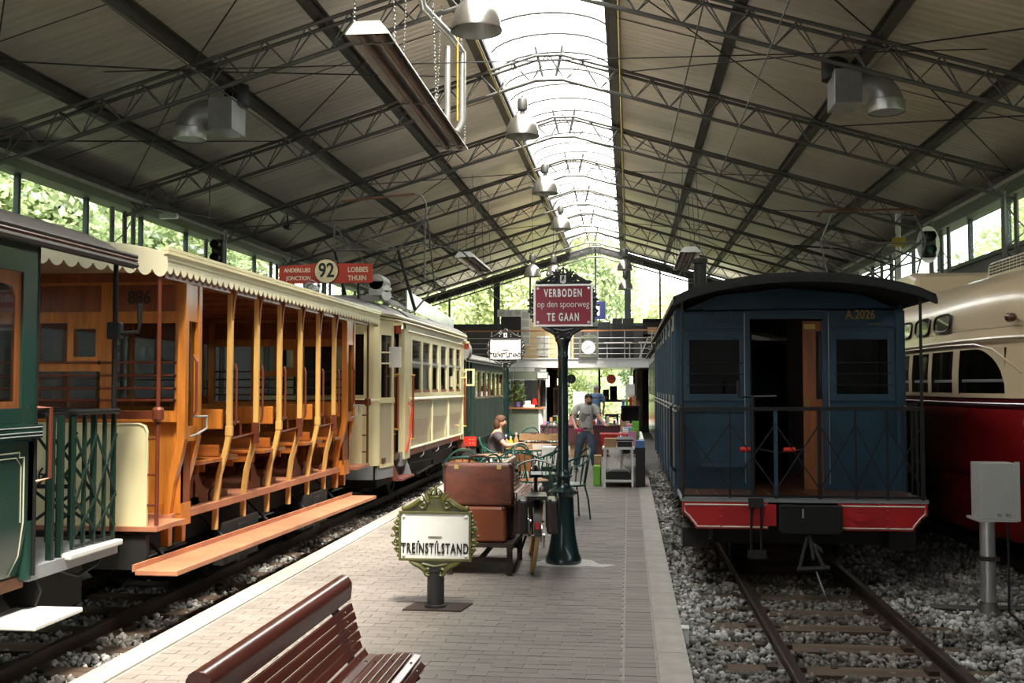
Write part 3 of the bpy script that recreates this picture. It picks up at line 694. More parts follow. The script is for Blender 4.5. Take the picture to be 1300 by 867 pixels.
# roof and valances
rf = arch_roof(LX-.07, SX+.07, 7.60, 14.45, 2.76, .13, .05).build('roof', 'cream_valance', tr, True)
for z in (2.765, 2.795): MB().box(SX+.05, 7.58, z-.012, SX+.085, 14.47, z+.012).build('roof_beading', 'cream_paint', rf)
scallop(7.60, 14.45, 2.75, 2.75, 2.605, 2.605, .125, .055, 'x', SX+.055, .008, 'side_valance', 'cream_valance', tr)
scallop(7.60, 14.45, 2.75, 2.75, 2.605, 2.605, .125, .055, 'x', LX-.063, .008, 'side_valance', 'cream_valance', tr)
for y in (7.59, 14.44):
    scallop(LX-.07, -4.55, 2.78, 2.88, 2.575, 2.70, .118, .05, 'y', y, .008, 'end_valance', 'cream_valance', tr)
    scallop(-4.55, SX+.07, 2.88, 2.78, 2.70, 2.575, .118, .05, 'y', y, .008, 'end_valance', 'cream_valance', tr)
# ================================================================== dark green tram, cut by the photo's left edge
gt = empty('green_tram', (-4.55, 4, -.06), 'dark green tram at the photo\'s left edge with lattice platform gate and white step', 'tram')
GX = -3.55
def gside(x, s):
    # body side: window bay with arched head over a lined lower panel that curves in at the foot
    MB().pane('x', x-.03 if s > 0 else x-.01, .4, 1.50, 5.95, 2.66, [(a, 1.62, a+.72, 2.42) for a in (.65, 1.7, 2.75, 3.8, 5.08)], .04).build('window_frame', 'tram_green', gt)
    for a in (.65, 1.7, 2.75, 3.8, 5.08):
        f = MB().pane('x', x-.025 if s > 0 else x+.005, a-.02, 1.60, a+.74, 2.44, [(a+.06, 1.66, a+.66, 2.34)], .02).build('sash', 'door_wood', gt)
        MB().prism([(a+.06, 2.26), (a+.10, 2.33), (a+.2, 2.345), (a+.06, 2.345)], 'x', x-.02, x).prism([(a+.66, 2.26), (a+.66, 2.345), (a+.5, 2.345), (a+.62, 2.33)], 'x', x-.02, x).build('arched_head', 'door_wood', f)
        MB().box(x-.012, a+.06, 1.66, x-.006, a+.66, 2.34).build('pane', 'tram_glass', f)
    pr = [(x, 1.42), (x, .95), (x-s*.02, .75), (x-s*.07, .60), (x-s*.09, .60), (x-s*.05, .76), (x-s*.03, 1.42)]
    lp = MB().prism(pr, 'y', .4, 5.95).build('lower_panel', 'tram_green', gt, True)
    if s > 0: MB().tube([(x+.003, .7, 1.36), (x+.003, 5.80, 1.36), (x+.003, 5.80, 1.33), (x+.003, 5.85, 1.33), (x+.003, 5.85, 1.28), (x+.003, 5.85, .95), (x-.02, 5.84, .75), (x-.055, 5.80, .64)], .0045, 5).tube([(x+.003, .7, 1.33), (x+.003, 5.77, 1.33), (x+.003, 5.82, 1.28), (x+.003, 5.82, .95)], .003, 5).build('lining', 'line_cream', lp)
    MB().box(min(x-s*.03, x+s*.035), .4, 1.44, max(x-s*.03, x+s*.035), 5.99, 1.52).build('belt_moulding', 'tram_green', gt)
    for z in (1.455, 1.475, 1.505): MB().tube([(x+s*.035, .4, z), (x+s*.035, 5.985, z)], .0035, 5).build('moulding_line', 'grey_paint', gt)
gside(GX, 1); gside(-5.55, -1)
MB().pane('y', 5.90, -5.55, .60, GX, 2.7, [(-4.95, .62, -4.15, 2.35), (-5.45, 1.6, -5.05, 2.35), (-4.05, 1.6, -3.65, 2.35)], .05).build('end_wall', 'tram_green', gt)
MB().tube([(GX+.005, 5.96, .62), (GX+.005, 5.96, 2.66)], .012, 6).build('corner_strip', 'iron_black', gt)
MB().box(-5.5, .4, .55, GX-.05, 5.95, .62).build('floor_deck', 'dark_wood', gt)
MB().box(-5.55, 5.95, .58, GX-.02, 7.08, .66).build('end_platform', 'grey_paint', gt)
MB().prism([(-5.5, 7.08), (-5.0, 7.2), (-4.1, 7.2), (GX-.02, 7.08), (GX-.02, 7.06), (-5.5, 7.06)], 'z', .58, .66).build('platform_nose', 'grey_paint', gt)
MB().box(GX-.06, 6.36, .64, GX+.02, 7.06, .68).build('platform_edge', 'white_paint', gt, bevel=.01)
MB().box(-5.3, .6, .25, -3.8, 7.0, .55).build('underframe', 'under_black', gt)
wheelset(gt, -4.55, 3.0); wheelset(gt, -4.55, 5.4)
# lattice gate along the platform side and across its end
def lattice(pts, n, name):
    g_ = empty(name, (pts[0][0], pts[0][1], .68)); g_.parent = gt; g_.location = Vector((pts[0][0], pts[0][1], .68)) - Vector(gt.location)
    a, b = Vector(pts[0]), Vector(pts[1])
    P = [a + (b-a)*i/n for i in range(n+1)]
    for p in P: MB().bar((p.x, p.y, .685), (p.x, p.y, 1.56), .022, .022).build('gate_bar', 'gate_green', g_)
    for i in range(n-1 if n > 1 else 1):
        p, q = P[i], P[min(i+2, n)]
        for z0, z1 in ((1.42, 1.0), (1.0, .78)):
            if i % 2 == 0:
                MB().bar((p.x+.015, p.y, z0), (q.x+.015, q.y, z1), .006, .022).build('gate_brace', 'gate_green', g_); MB().bar((p.x+.02, p.y, z1), (q.x+.02, q.y, z0), .006, .022).build('gate_brace', 'gate_green', g_)
                MB().sphere(((p.x+q.x)/2+.02, (p.y+q.y)/2, (z0+z1)/2), .017, 6, 4).build('rivet', 'gate_green', g_)
    MB().bar((a.x, a.y-.02, 1.575), (b.x, b.y+.02, 1.575), .075, .035).build('gate_rail', 'iron_black', g_, bevel=.008)
    MB().bar((a.x, a.y, .70), (b.x, b.y, .70), .02, .02).build('gate_foot', 'iron_black', g_)
lattice([(GX-.06, 6.52, 0), (GX-.04, 7.02, 0)], 4, 'platform_gate')
lattice([(-3.95, 6.80, 0), (-3.62, 7.08, 0)], 3, 'platform_gate')
lattice([(-4.6, 7.16, 0), (-3.95, 7.14, 0)], 4, 'platform_gate')
for y in (6.25, 6.36): MB().bar((GX-.06, y, .66), (GX-.06, y, 1.56), .04, .03).build('gate_post', 'gate_green', gt)
MB().bar((GX-.1, 6.2, 1.565), (GX-.1, 6.52, 1.565), .05, .03).build('gate_top_link', 'iron_black', gt)
MB().bar((-4.6, 7.15, 1.03), (-3.95, 7.15, 1.03), .02, .03).build('platform_bar', 'iron_black', gt)
br_ = MB().tube([(GX-.05, 7.03, .66), (GX-.05, 7.03, 2.62)], .018, 8).build('brake_pillar', 'iron_black', gt, True)
MB().box(GX-.095, 6.99, 2.08, GX-.005, 7.07, 2.20).build('brake_box', 'iron_black', br_, bevel=.01)
MB().tube([(GX-.02, 7.03, 2.12), (GX+.12, 7.03, 2.13), (GX+.13, 7.03, 2.17), (GX+.13, 7.03, 2.33)], [.012,.012,.014,.022], 8).build('crank_handle', 'iron_black', br_, True)
MB().tube([(GX+.03, 5.93, 1.62), (GX+.09, 5.98, 1.62), (GX+.09, 5.98, 1.2), (GX+.03, 5.93, 1.18)], .012, 6).build('grab_rail', 'brown_pipe', gt, True)
groof = arch_roof(-5.7, GX+.1, .3, 7.0, 2.62, .34, .05).build('roof', 'roof_dark', gt, True)
for z, t, c in ((2.60, .022, 'roof_dark'), (2.635, .014, 'dark_wood'), (2.66, .016, 'roof_dark')): MB().tube([(GX+.1, .3, z), (GX+.1, 7.03, z)], t, 6).build('roof_moulding', c, groof, True)
stp = MB().box(-3.72, 5.60, .375, -3.31, 6.12, .405).build('step', 'white_paint', gt, bevel=.008)
for y in (5.63, 6.08): MB().prism([(-3.75, .4), (-3.6, .4), (-3.56, .5), (-3.62, .62), (-3.8, .66), (-3.95, .62)], 'y', y-.012, y+.012).build('step_bracket', 'iron_black', stp)
MB().tube([(-3.66, 6.4, .58), (-3.62, 6.6, .50), (-3.6, 6.8, .54), (-3.6, 6.9, .60)], .014, 6).build('brake_hose', 'iron_black', gt, True)
# ================================================================== cream tram, line 92
ct = empty('cream_tram', (-4.55, 18, -.06), 'cream electric tram with red 92 destination board and pantograph on its roof', 'tram')
CX, CL = -3.5, -5.6
wins = [(16.69, 17.45), (17.58, 18.27), (18.45, 19.06), (19.30, 19.95), (20.18, 20.83), (21.05, 21.62)]
for x, s in ((CX, 1), (CL, -1)):
    MB().pane('x', x-.02, 16.55, 1.56, 22.0, 2.62, [(a, 1.64, b, 2.50) for a, b in wins], .04).build('window_band', 'cream_paint', ct)
    MB().box(x-.02, 16.2, 2.62, x+.02, 22.0, 2.80).build('letter_board', 'beige_panel', ct)
    for y in (18.6, 20.2): MB().box(x+s*.02, y-.015, 2.62, x+s*.028, y+.015, 2.80).build('joint_strip', 'cream_paint', ct)
    for z in (2.62, 2.82): MB().tube([(x+s*.02, 16.3, z), (x+s*.02, 22.0, z)], .022, 6).build('moulding', 'cream_paint', ct, True)
    for a, b in wins:
        f = MB().box(x-.008, a, 2.12, x+.018, b, 2.155).build('sash_bar', 'alu', ct)
        MB().box(x-.004, a, 1.64, x+.002, b, 2.50).build('pane', 'tram_glass', f)
        MB().box(x-.01, a, 1.64, x+.012, b, 1.69).build('sash_foot', 'door_wood', f)
    for a, b in ((16.62, 18.5), (18.54, 20.2), (20.24, 21.95)):
        MB().grid([[(x-s*(.0 if z > .9 else .03), y, z) for y in (a, b)] for z in (1.50, 1.2, .9, .76)]).build('side_panel', 'beige_panel', ct)
    for y in (16.6, 18.52, 20.22, 21.97): MB().bar((x, y, .76), (x, y, 1.52), .04, .03).build('panel_strip', 'cream_paint', ct)
    MB().tube([(x+s*.01, 16.55, 1.54), (x+s*.01, 22.0, 1.53)], .03, 8).build('waist_rail', 'cream_paint', ct, True)
    MB().tube([(x+s*.0, 16.55, .75), (x+s*.0, 22.0, .74)], .022, 6).build('bottom_rail', 'cream_paint', ct, True)
    for y in (16.42,): MB().box(x-.09, 16.15, .60, x+.015, 16.56, 2.65).build('door_pillar', 'cream_paint', ct, bevel=.012)
    MB().box(x-.06, 22.0, .62, x+.01, 22.12, 2.7).build('end_pillar', 'cream_paint', ct, bevel=.01)
# interior
MB().box(CL+.05, 15.0, .62, CX-.05, 22.0, .70).build('floor_deck', 'dark_wood', ct)
MB().box(CL+.05, 16.35, .7, CX-.1, 16.40, 2.7).build('saloon_bulkhead', 'interior_dark', ct)
for k in range(5): MB().box(CL+.15, 17.2+k*.9, .72, CX-.15, 17.6+k*.9, 1.1).box(CL+.15, 17.2+k*.9, 1.1, CX-.15, 17.26+k*.9, 1.5).build('bench', 'door_wood', ct)
MB().box(CL+.05, 22.0, .62, CX-.05, 22.05, 2.7).build('rear_wall', 'cream_paint', ct)
# vestibule: rounded corner pillar, facet, door
MB().pane('y', 14.80, CL+.1, .60, -3.66, 2.72, [(CL+.3, 1.62, -4.95, 2.5), (-4.85, 1.62, -4.2, 2.5), (-4.1, 1.62, -3.80, 2.5)], .04).build('front_wall', 'cream_paint', ct)
for a, b in ((CL+.3, -4.95), (-4.85, -4.2), (-4.1, -3.80)): MB().box(a, 14.815, 1.62, b, 14.822, 2.5).build('windscreen', 'tram_glass', ct)
for sx, s in ((-3.68, 1), (CL+.18, -1)):
    MB().lathe([(.10, .60), (.10, 2.72)], (sx, 14.9, 0), 14).build('corner_pillar', 'cream_paint', ct, True)
    x0, x1 = (sx+s*.085, CX if s > 0 else CL); y0, y1 = 14.92, 15.42
    d = Vector((x1-x0, y1-y0, 0)); 
    def fac(u0, u1, z0, z1, m, nm, off=0, th=.04):
        p, q = Vector((x0, y0, 0)) + d*u0, Vector((x0, y0, 0)) + d*u1; nn = Vector((d.y, -d.x, 0)).normalized()*s
        a_, b_, c_, e_ = p+nn*off, q+nn*off, q+nn*(off-th), p+nn*(off-th)
        return MB().add([(*a_.xy, z0), (*b_.xy, z0), (*c_.xy, z0), (*e_.xy, z0), (*a_.xy, z1), (*b_.xy, z1), (*c_.xy, z1), (*e_.xy, z1)], [(0,1,2,3),(7,6,5,4),(4,5,1,0),(5,6,2,1),(6,7,3,2),(7,4,0,3)]).build(nm, m, ct)
    fac(0, 1, .60, 1.52, 'beige_panel', 'vestibule_panel'); fac(0, 1, 2.50, 2.72, 'cream_paint', 'vestibule_head'); fac(0, .12, 1.52, 2.5, 'cream_paint', 'vestibule_stile'); fac(.86, 1, .6, 2.72, 'cream_paint', 'vestibule_stile', .006)
    fac(0, 1, 1.50, 1.58, 'cream_paint', 'vestibule_waist', .02, .07); fac(.12, .86, 1.58, 2.5, 'tram_glass', 'vestibule_pane', -.01, .006); fac(0, 1, .56, .61, 'cream_paint', 'vestibule_foot', .01)
    fac(-.1, 1, .40, .57, 'grey_paint', 'skirt', .0)
MB().box(CL+.1, 14.80, .40, -3.66, 14.84, .60).build('front_skirt', 'grey_paint', ct)
MB().tube([(CL+.12, 14.79, 1.54), (-3.68, 14.79, 1.54), (-3.585, 14.86, 1.54)], .028, 8).build('front_waist_rail', 'cream_paint', ct, True)
for y0, y1 in ((15.46, 15.78), (15.82, 16.14)):
    dr = MB().pane('x', CX-.16, y0, .68, y1, 2.5, [(y0+.06, 1.55, y1-.06, 2.4)], .03).build('folding_door', 'door_wood', ct)
    MB().box(CX-.15, y0+.06, 1.55, CX-.145, y1-.06, 2.4).build('door_pane', 'tram_glass', dr)
    rod('door_bar', (CX-.12, y0, 1.9), (CX-.12, y1, 1.9), .01, 'brass', dr); rod('door_bar', (CX-.12, y0+.1, 1.0), (CX-.12, y1, 1.0), .01, 'brass', dr)
for y in (15.50, 16.62, 22.02):
    h = MB().tube([(CX+.05, y, .9 if y > 16 else 1.1), (CX+.05, y, 1.92)], .018, 8).build('grab_pole', 'red_wood', ct, True)
    for z in ((.9, 1.92) if y > 16 else (1.1, 1.92)): MB().tube([(CX-.02, y, z), (CX+.08, y, z)], .02, 6).build('pole_bracket', 'brass', h)
MB().tube([(CX+.03, 16.35, 1.48), (CX+.06, 16.5, 1.42), (CX+.06, 16.35, .95), (CX+.03, 16.2, .72)], .014, 6).build('red_hose', 'signal_red', ct, True)
for a, b, lo in ((15.45, 16.4, .36), (22.05, 22.5, .40)):
    s_ = MB().box(CX-.1, a, lo-.03, CX+.12, b, lo).build('step', 'mud_red', ct)
    for y in (a+.02, b-.02): MB().prism([(CX-.12, lo), (CX+.08, lo), (CX+.0, lo+.22), (CX-.12, lo+.25)], 'y', y-.012, y+.012).build('step_side', 'mud_red' if y < b-.1 else 'grey_paint', s_)
MB().box(CX-.1, 16.1, .50, CX-.02, 16.5, .72).build('sill_plate', 'grey_paint', ct)
# mirror, lamps
mr_ = MB().box(CX+.02, 15.02, 2.02, CX+.20, 15.05, 2.32).build('mirror', 'white_paint', ct, bevel=.006)
for z in (2.08, 2.24): MB().tube([(CX-.08, 14.98, z), (CX+.05, 15.03, z)], .012, 6).build('mirror_arm', 'cream_paint', mr_)
for y in (15.45, 22.15):
    lp = MB().lathe([(.0,-.13),(.045,-.12),(.05,-.03),(.05,.0)], (CX+.06, y, 2.66), 10).build('side_lamp', 'lamp_red', ct, True); MB().box(CX-.02, y-.06, 2.655, CX+.12, y+.06, 2.70).build('lamp_hood', 'cream_paint', lp)
m2 = MB().pane('y', 22.25, CX+.0, 1.75, CX+.22, 2.12, [(CX+.05, 1.79, CX+.17, 2.08)], .02).build('rear_mirror', 'cream_paint', ct)
for z in (1.82, 2.05): rod('mirror_arm', (CX-.05, 22.1, z), (CX+.03, 22.25, z), .012, 'cream_paint', m2)
# roof, eaves mouldings
crf = arch_roof(CL-.06, CX+.06, 16.3, 22.15, 2.84, .30, .06).build('roof', 'roof_grey', ct, True)
rows = []
for t, yy in ((1.0, 16.3), (1.0, 15.6), (.98, 15.1), (.92, 14.78), (.85, 14.66)):
    hw = (CX-CL)/2 + .06; rows.append([(-4.55 + hw*t*(2*i/12-1), yy - .18*(1-(2*i/12-1)**2)*(1 if yy < 15.5 else 0), 2.80 + (.34*(1-(2*i/12-1)**2)**.8)*(1 if yy > 15.3 else (.75 if yy > 15 else (.45 if yy > 14.7 else .12)))) for i in range(13)])
MB().grid(rows).build('roof_dome', 'roof_grey', crf, True)
for z, r_ in ((2.80, .03), (2.74, .02)): MB().tube([(CX+.05, 22.15, z), (CX+.05, 16.6, z), (CX+.02, 15.5, z), (-3.58, 14.82, z), (-3.9, 14.70, z), (-4.55, 14.62, z), (-5.3, 14.72, z)], r_, 6).build('eave_moulding', 'cream_paint', crf, True)
MB().tube([(CX-.05, 16.8, 2.9), (CX-.05, 22.1, 2.88)], .018, 6).build('rain_gutter', 'roof_grey', crf, True)
bd = MB().add([(-3.85, 18.0, 3.10), (-3.85, 22.9, 3.0), (-3.85, 22.9, 3.22), (-3.85, 18.0, 3.43), (-3.87, 18.0, 3.10), (-3.87, 22.9, 3.0), (-3.87, 22.9, 3.22), (-3.87, 18.0, 3.43)], [(0,1,2,3),(7,6,5,4),(4,5,1,0),(5,6,2,1),(6,7,3,2),(7,4,0,3)]).build('roof_screen', 'silver_sheet', ct)
for y in (18.4, 20.2, 21.9): rod('screen_stay', (-3.87, y, 3.05), (-4.2, y, 3.0), .02, 'iron_black', bd)
# destination board
dy_ = 15.2
bpts = [(-5.20, 3.285), (-3.790, 3.285), (-3.780, 3.300), (-3.780, 3.550), (-3.800, 3.570), (-4.20, 3.580)] + [(-4.475 + .19*math.cos(t), 3.470 + .19*math.sin(t)) for t in (0.6, 1.0, 1.57, 2.1, 2.5)] + [(-4.75, 3.570), (-5.19, 3.550), (-5.21, 3.530), (-5.21, 3.300)]
db = MB().prism(bpts, 'y', dy_, dy_+.03).build('destination_board', 'dest_red', ct)
MB().lathe([(0, -.025), (.178, -.025), (.178, 0)], (-4.475, dy_, 3.465), 28, 'y').build('number_disc', 'dest_cream', db)
MB().lathe([(.178, -.03), (.186, -.03), (.186, .01), (.178, .01)], (-4.475, dy_, 3.465), 28, 'y', False).build('disc_rim', 'black_letter', db)
text('92', .30, (-4.475, dy_-.028, 3.465), 'black_letter', db, sx=.82, bold=.006)
for tx, x, z, s_ in (('ANDERLUES', -4.93, 3.480, .085), ('JONCTION', -4.91, 3.360, .085), ('LOBBES', -4.0, 3.480, .105), ('THUIN', -4.01, 3.355, .105)): text(tx, s_, (x, dy_-.004, z), 'letter_cream', db, sx=.88, bold=.0015)
for x in (-5.0, -4.0): rod('board_stay', (x, dy_+.04, 3.050), (x, dy_+.04, 3.350), .02, 'iron_black', db)
hl = MB().lathe([(.03,.22),(.07,.2),(.075,.0),(.085,-.02),(.075,-.02),(.06,.05),(0,.06)], (-4.66, 15.0, 3.19), 16, 'y').build('head_lamp', 'alu', ct, True)
MB().lathe([(.04,-.12),(.03,0)], (-4.66, 15.08, 3.12), 10).tube([(-4.80,15.05,3.05),(-4.78,15.05,3.24),(-4.66,15.05,3.32),(-4.53,15.05,3.24),(-4.50,15.05,3.05)], .008, 6).build('lamp_stand', 'alu', hl)
bx_ = MB().box(-3.85, 15.25, 3.10, -3.62, 15.7, 3.32).lathe([(.12,0),(.12,.45)], (-3.735, 15.25, 3.30), 14, 'y').build('air_box', 'roof_grey', ct, bevel=.005)
for z, r_ in ((3.09, .075), (3.19, .055)): MB().lathe([(r_, -.1), (r_*.55, -.04), (.03, .1), (0, .1)], (-3.55, 15.25, z), 14, 'y').build('horn', 'alu', bx_, True)
MB().prism([(-5.3, 3.02), (-3.7, 3.02), (-3.7, 3.10), (-5.3, 3.14)], 'y', 15.3, 15.36).build('roof_coaming', 'roof_grey', ct)
for k in range(6): MB().bar((-3.72+.0, 15.4+k*.22, 3.1), (-3.52, 15.4+k*.22, 2.96), .05, .04).build('resistor_rib', 'roof_grey', ct)
# pantograph
pg = empty('pantograph', (-4.5, 17.5, 3.1)); pg.parent = ct; pg.location = Vector((-4.5, 17.5, 3.1)) - Vector(ct.location)
for p, q, r_ in [((-5.03,17.5,4.53),(-5.015,17.5,4.08),.02),((-5.015,17.5,4.08),(-3.91,17.5,4.08),.016),((-3.91,17.5,4.08),(-3.42,17.5,4.60),.022),((-5.015,17.5,4.08),(-3.42,17.6,4.62),.012),((-5.0,17.5,4.5),(-3.95,17.5,4.10),.010),
                 ((-3.91,17.5,4.08),(-3.75,18.2,3.1),.028),((-5.015,17.5,4.08),(-4.95,18.2,3.1),.028),((-3.42,17.6,4.62),(-3.6,19.3,3.6),.016),((-3.6,19.3,3.6),(-3.85,18.6,3.1),.02),((-5.03,17.5,4.5),(-4.2,18.9,3.3),.014),((-3.91,17.5,4.06),(-3.3,19.0,3.6),.010),((-5.0,17.5,3.9),(-3.7,18.6,3.5),.012),((-3.44,17.5,4.6),(-3.44,17.5,3.55),.016)]:
    rod('frame_tube', p, q, r_, 'steel_grey' if r_ < .025 else 'iron_black', pg)
MB().tube([(-5.1,17.5,4.6),(-5.0,17.5,4.85),(-4.9,17.5,4.93),(-3.62,17.5,5.03),(-3.5,17.5,5.0),(-3.42,17.5,4.85),(-3.42,17.5,4.6)], .016, 6).build('collector_bow', 'steel_grey', pg, True)
MB().bar((-4.9,17.5,4.93),(-3.62,17.5,5.03), .05, .035).build('collector_strip', 'dark_wood', pg)
MB().tube([(-3.9,17.5,4.1),(-3.6,18,4.25),(-3.0,18.6,4.2),(-2.9,18.8,4.1)], .012, 6).build('flex_cable', 'rod', pg, True)
MB().box(CL+.35, 15.2, .25, CX-.2, 21.9, .66).build('underframe', 'under_black', ct)
for y in (17.3, 20.6): wheelset(ct, -4.55, y)
MB().tube([(CX-.1, 17.0, .5), (CX-.08, 19, .42), (CX-.08, 19, .3), (CX-.1, 17.6, .25)], .02, 6).tube([(CX-.1, 19.2, .55), (CX-.08, 21.5, .5)], .02, 6).build('brake_rigging', 'under_black', ct)
for k in range(3): MB().tube([(CX-.02, 17.6+k*1.4, .55), (CX+.0, 17.75+k*1.4, .58), (CX-.02, 17.9+k*1.4, .70)], .008, 6).build('side_hook', 'grey_paint', ct)
# ================================================================== second, far green tram
g3 = empty('green_tram', (-4.6, 26, -.06), 'dark green tram coupled behind the cream tram with grey canvas roof', 'tram')
QX = -3.55
MB().box(-5.5, 22.6, .45, QX-.02, 22.7, 2.35).build('end_wall', 'dull_green', g3)
wn = [(24.0+i*.9, 24.75+i*.9) for i in range(6)]
for x in (QX, -5.55):
    MB().pane('x', x-.02, 23.6, .5, 29.5, 2.3, [(a, 1.45, b, 2.12) for a, b in wn], .04).build('side', 'dull_green', g3)
    for a, b in wn:
        f = MB().pane('x', x-.024, a, 1.45, b, 2.12, [(a+.05, 1.5, b-.05, 2.08)], .05).build('sash', 'dark_wood', g3); MB().box(x-.003, a+.05, 1.5, x+.003, b-.05, 2.08).build('pane', 'tram_glass', f)
        MB().box(x+.018, a-.05, .62, x+.03, b+.02, 1.36).build('side_panel', 'alu' if a < 0 else 'dull_green', g3)
for y in (22.62, 23.05, 23.55): MB().box(QX-.03, y-.04, .45, QX+.02, y+.04, 2.35).build('door_post', 'dull_green', g3)
MB().pane('x', QX-.10, 22.66, .5, 23.02, 2.25, [(22.72, 1.45, 22.98, 2.1)], .03).build('platform_door', 'door_wood', g3)
arch_roof(-5.65, QX+.1, 22.5, 29.7, 2.33, .28, .06).build('roof', 'roof_grey', g3, True)
MB().tube([(QX+.08, 22.5, 2.33), (QX+.08, 29.7, 2.33)], .035, 6).build('roof_edge', 'roof_dark', g3)
MB().lathe([(.02,0),(.28,.0),(.30,.05),(.30,.3),(.2,.33)], (-3.75, 22.75, 2.52), 16, 'y').build('air_drum', 'roof_grey', g3, True)
MB().box(-5.5, 22.7, .38, QX-.05, 29.5, .46).box(-5.2, 22.9, .2, -3.8, 29.3, .38).build('floor_deck', 'under_black', g3)
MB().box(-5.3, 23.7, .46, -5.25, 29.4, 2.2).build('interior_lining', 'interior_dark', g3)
wheelset(g3, -4.55, 24.5); wheelset(g3, -4.55, 28)
rp = MB().box(-3.60, 22.40, .46, -3.27, 22.44, .66).build('buffer_plate', 'signal_red', g3)
for x in (-3.40, -3.33):
    for z in (.52, .60): MB().lathe([(.012,-.01),(.012,0)], (x, 22.40, z), 6, 'y').build('bolt', 'white_paint', rp)
# ================================================================== blue carriage A.2026
bc = empty('blue_carriage', (1.58, 14, -.06), 'dark blue passenger carriage with open end platform and red buffer beam', 'carriage')
BL, BR, BM, BY, BF = .50, 2.68, 1.585, 10.7, 9.9
# end bulkhead: panels, windows, doorway
bk = empty('end_bulkhead', (BM, BY, .7)); bk.parent = bc; bk.location = Vector((BM, BY, .7)) - Vector(bc.location)
MB().pane('y', BY, BL+.02, .70, BR-.02, 2.52, [(.60, 1.66, 1.12, 2.22), (1.20, .72, 1.93, 2.42), (2.04, 1.66, 2.56, 2.22)], .05).build('panel', 'blue_paint', bk)
MB().prism([(BL+.02, 2.50), (BR-.02, 2.50), (2.3, 2.66), (BM, 2.73), (.9, 2.66)], 'y', BY, BY+.05).build('tympanum', 'blue_paint', bk)
for a, b in ((.60, 1.12), (2.04, 2.56)):
    f = MB().pane('y', BY-.018, a-.05, 1.60, b+.05, 2.30, [(a+.01, 1.67, b-.01, 2.21)], .03).build('window_frame', 'blue_frame', bk, bevel=.004)
    MB().box(a, BY+.01, 1.66, b, BY+.016, 2.22).build('pane', 'dark_glass', f)
    for z in (1.98, 1.87, 1.76): rod('window_bar', (a-.02, BY-.035, z), (b+.02, BY-.035, z), .006, 'iron_black', f)
    if a > 1: MB().box(a+.27, BY+.06, 1.66, a+.37, BY+.10, 2.22).build('inner_post', 'door_wood', f)
for x in (1.18, 1.95, BL+.04, BR-.04): MB().bar((x, BY-.012, .72), (x, BY-.012, 2.50), .03, .03).build('stile', 'blue_frame', bk)
for x in (1.155, 1.975): MB().bar((x, BY-.022, .78), (x, BY-.022, 2.48), .007, .007).build('stile_beading', 'alu', bk)
for z, x0, x1 in ((2.34, BL+.05, 1.15), (2.345, 1.98, BR-.05), (1.545, BL+.05, 1.15), (1.55, 1.98, BR-.05), (1.50, BL+.05, 1.15), (2.50, 1.18, 1.95)): MB().bar((x0, BY-.015, z), (x1, BY-.015, z), .03, .014).build('moulding', 'blue_frame', bk)
MB().pane('y', BY-.02, 1.18, .70, 1.95, 2.46, [(1.21, .70, 1.92, 2.42)], .06).build('door_frame', 'blue_frame', bk)
lb = MB().pane('y', BY-.03, .76, 2.37, 1.03, 2.53, [(.775, 2.385, 1.015, 2.515)], .03).build('lamp_plate', 'blue_frame', bk)
MB().lathe([(.055,0),(.055,-.02),(.035,-.02),(.03,-.05),(0,-.05)], (.895, BY-.0, 2.45), 16, 'y').build('lamp_socket', 'blue_paint', lb, True)
for x in (.80, .99): MB().lathe([(.018,0),(.018,-.02),(0,-.02)], (x, BY, 2.45), 8, 'y').build('lamp_bolt', 'blue_frame', lb)
text('A.2026', .125, (2.29, BY-.004, 2.455), 'gold_letter', bk, 'fleet_number', sx=.8, bold=.002)
text('PLAT-FORM', .032, (2.42, BY-.004, 2.365), 'gold_letter', bk, 'small_lettering', sx=.75)
# half open wooden door inside the doorway, dark interior
dr = MB().pane('y', BY+.06, 1.74, .72, 1.94, 2.40, [(1.865, 1.62, 1.925, 2.3)], .04).build('sliding_door', 'door_wood', bc)
MB().box(1.865, BY+.075, 1.62, 1.925, BY+.08, 2.3).build('door_pane', 'tram_glass', dr)
MB().prism([(1.75, 1.50), (1.78, 1.50), (1.80, 1.54), (1.79, 1.62), (1.76, 1.64), (1.75, 1.62)], 'y', BY+.03, BY+.06).build('brass_handle', 'brass', dr)
MB().box(1.75, BY+.05, 2.32, 1.86, BY+.06, 2.37).build('door_plate', 'brass', dr)
MB().box(BL+.06, BY+.05, .64, BR-.06, 18.8, .72).build('floor_deck', 'dark_wood', bc)
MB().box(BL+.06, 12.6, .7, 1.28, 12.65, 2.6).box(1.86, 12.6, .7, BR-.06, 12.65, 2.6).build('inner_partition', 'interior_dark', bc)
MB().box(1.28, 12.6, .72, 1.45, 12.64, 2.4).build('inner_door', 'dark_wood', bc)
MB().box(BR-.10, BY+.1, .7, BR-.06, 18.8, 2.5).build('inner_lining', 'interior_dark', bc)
for k in range(4): MB().box(.62, 13.2+k*1.3, .72, 1.25, 13.7+k*1.3, 1.12).box(.62, 13.66+k*1.3, 1.12, 1.25, 13.72+k*1.3, 1.6).build('bench', 'dark_wood', bc)
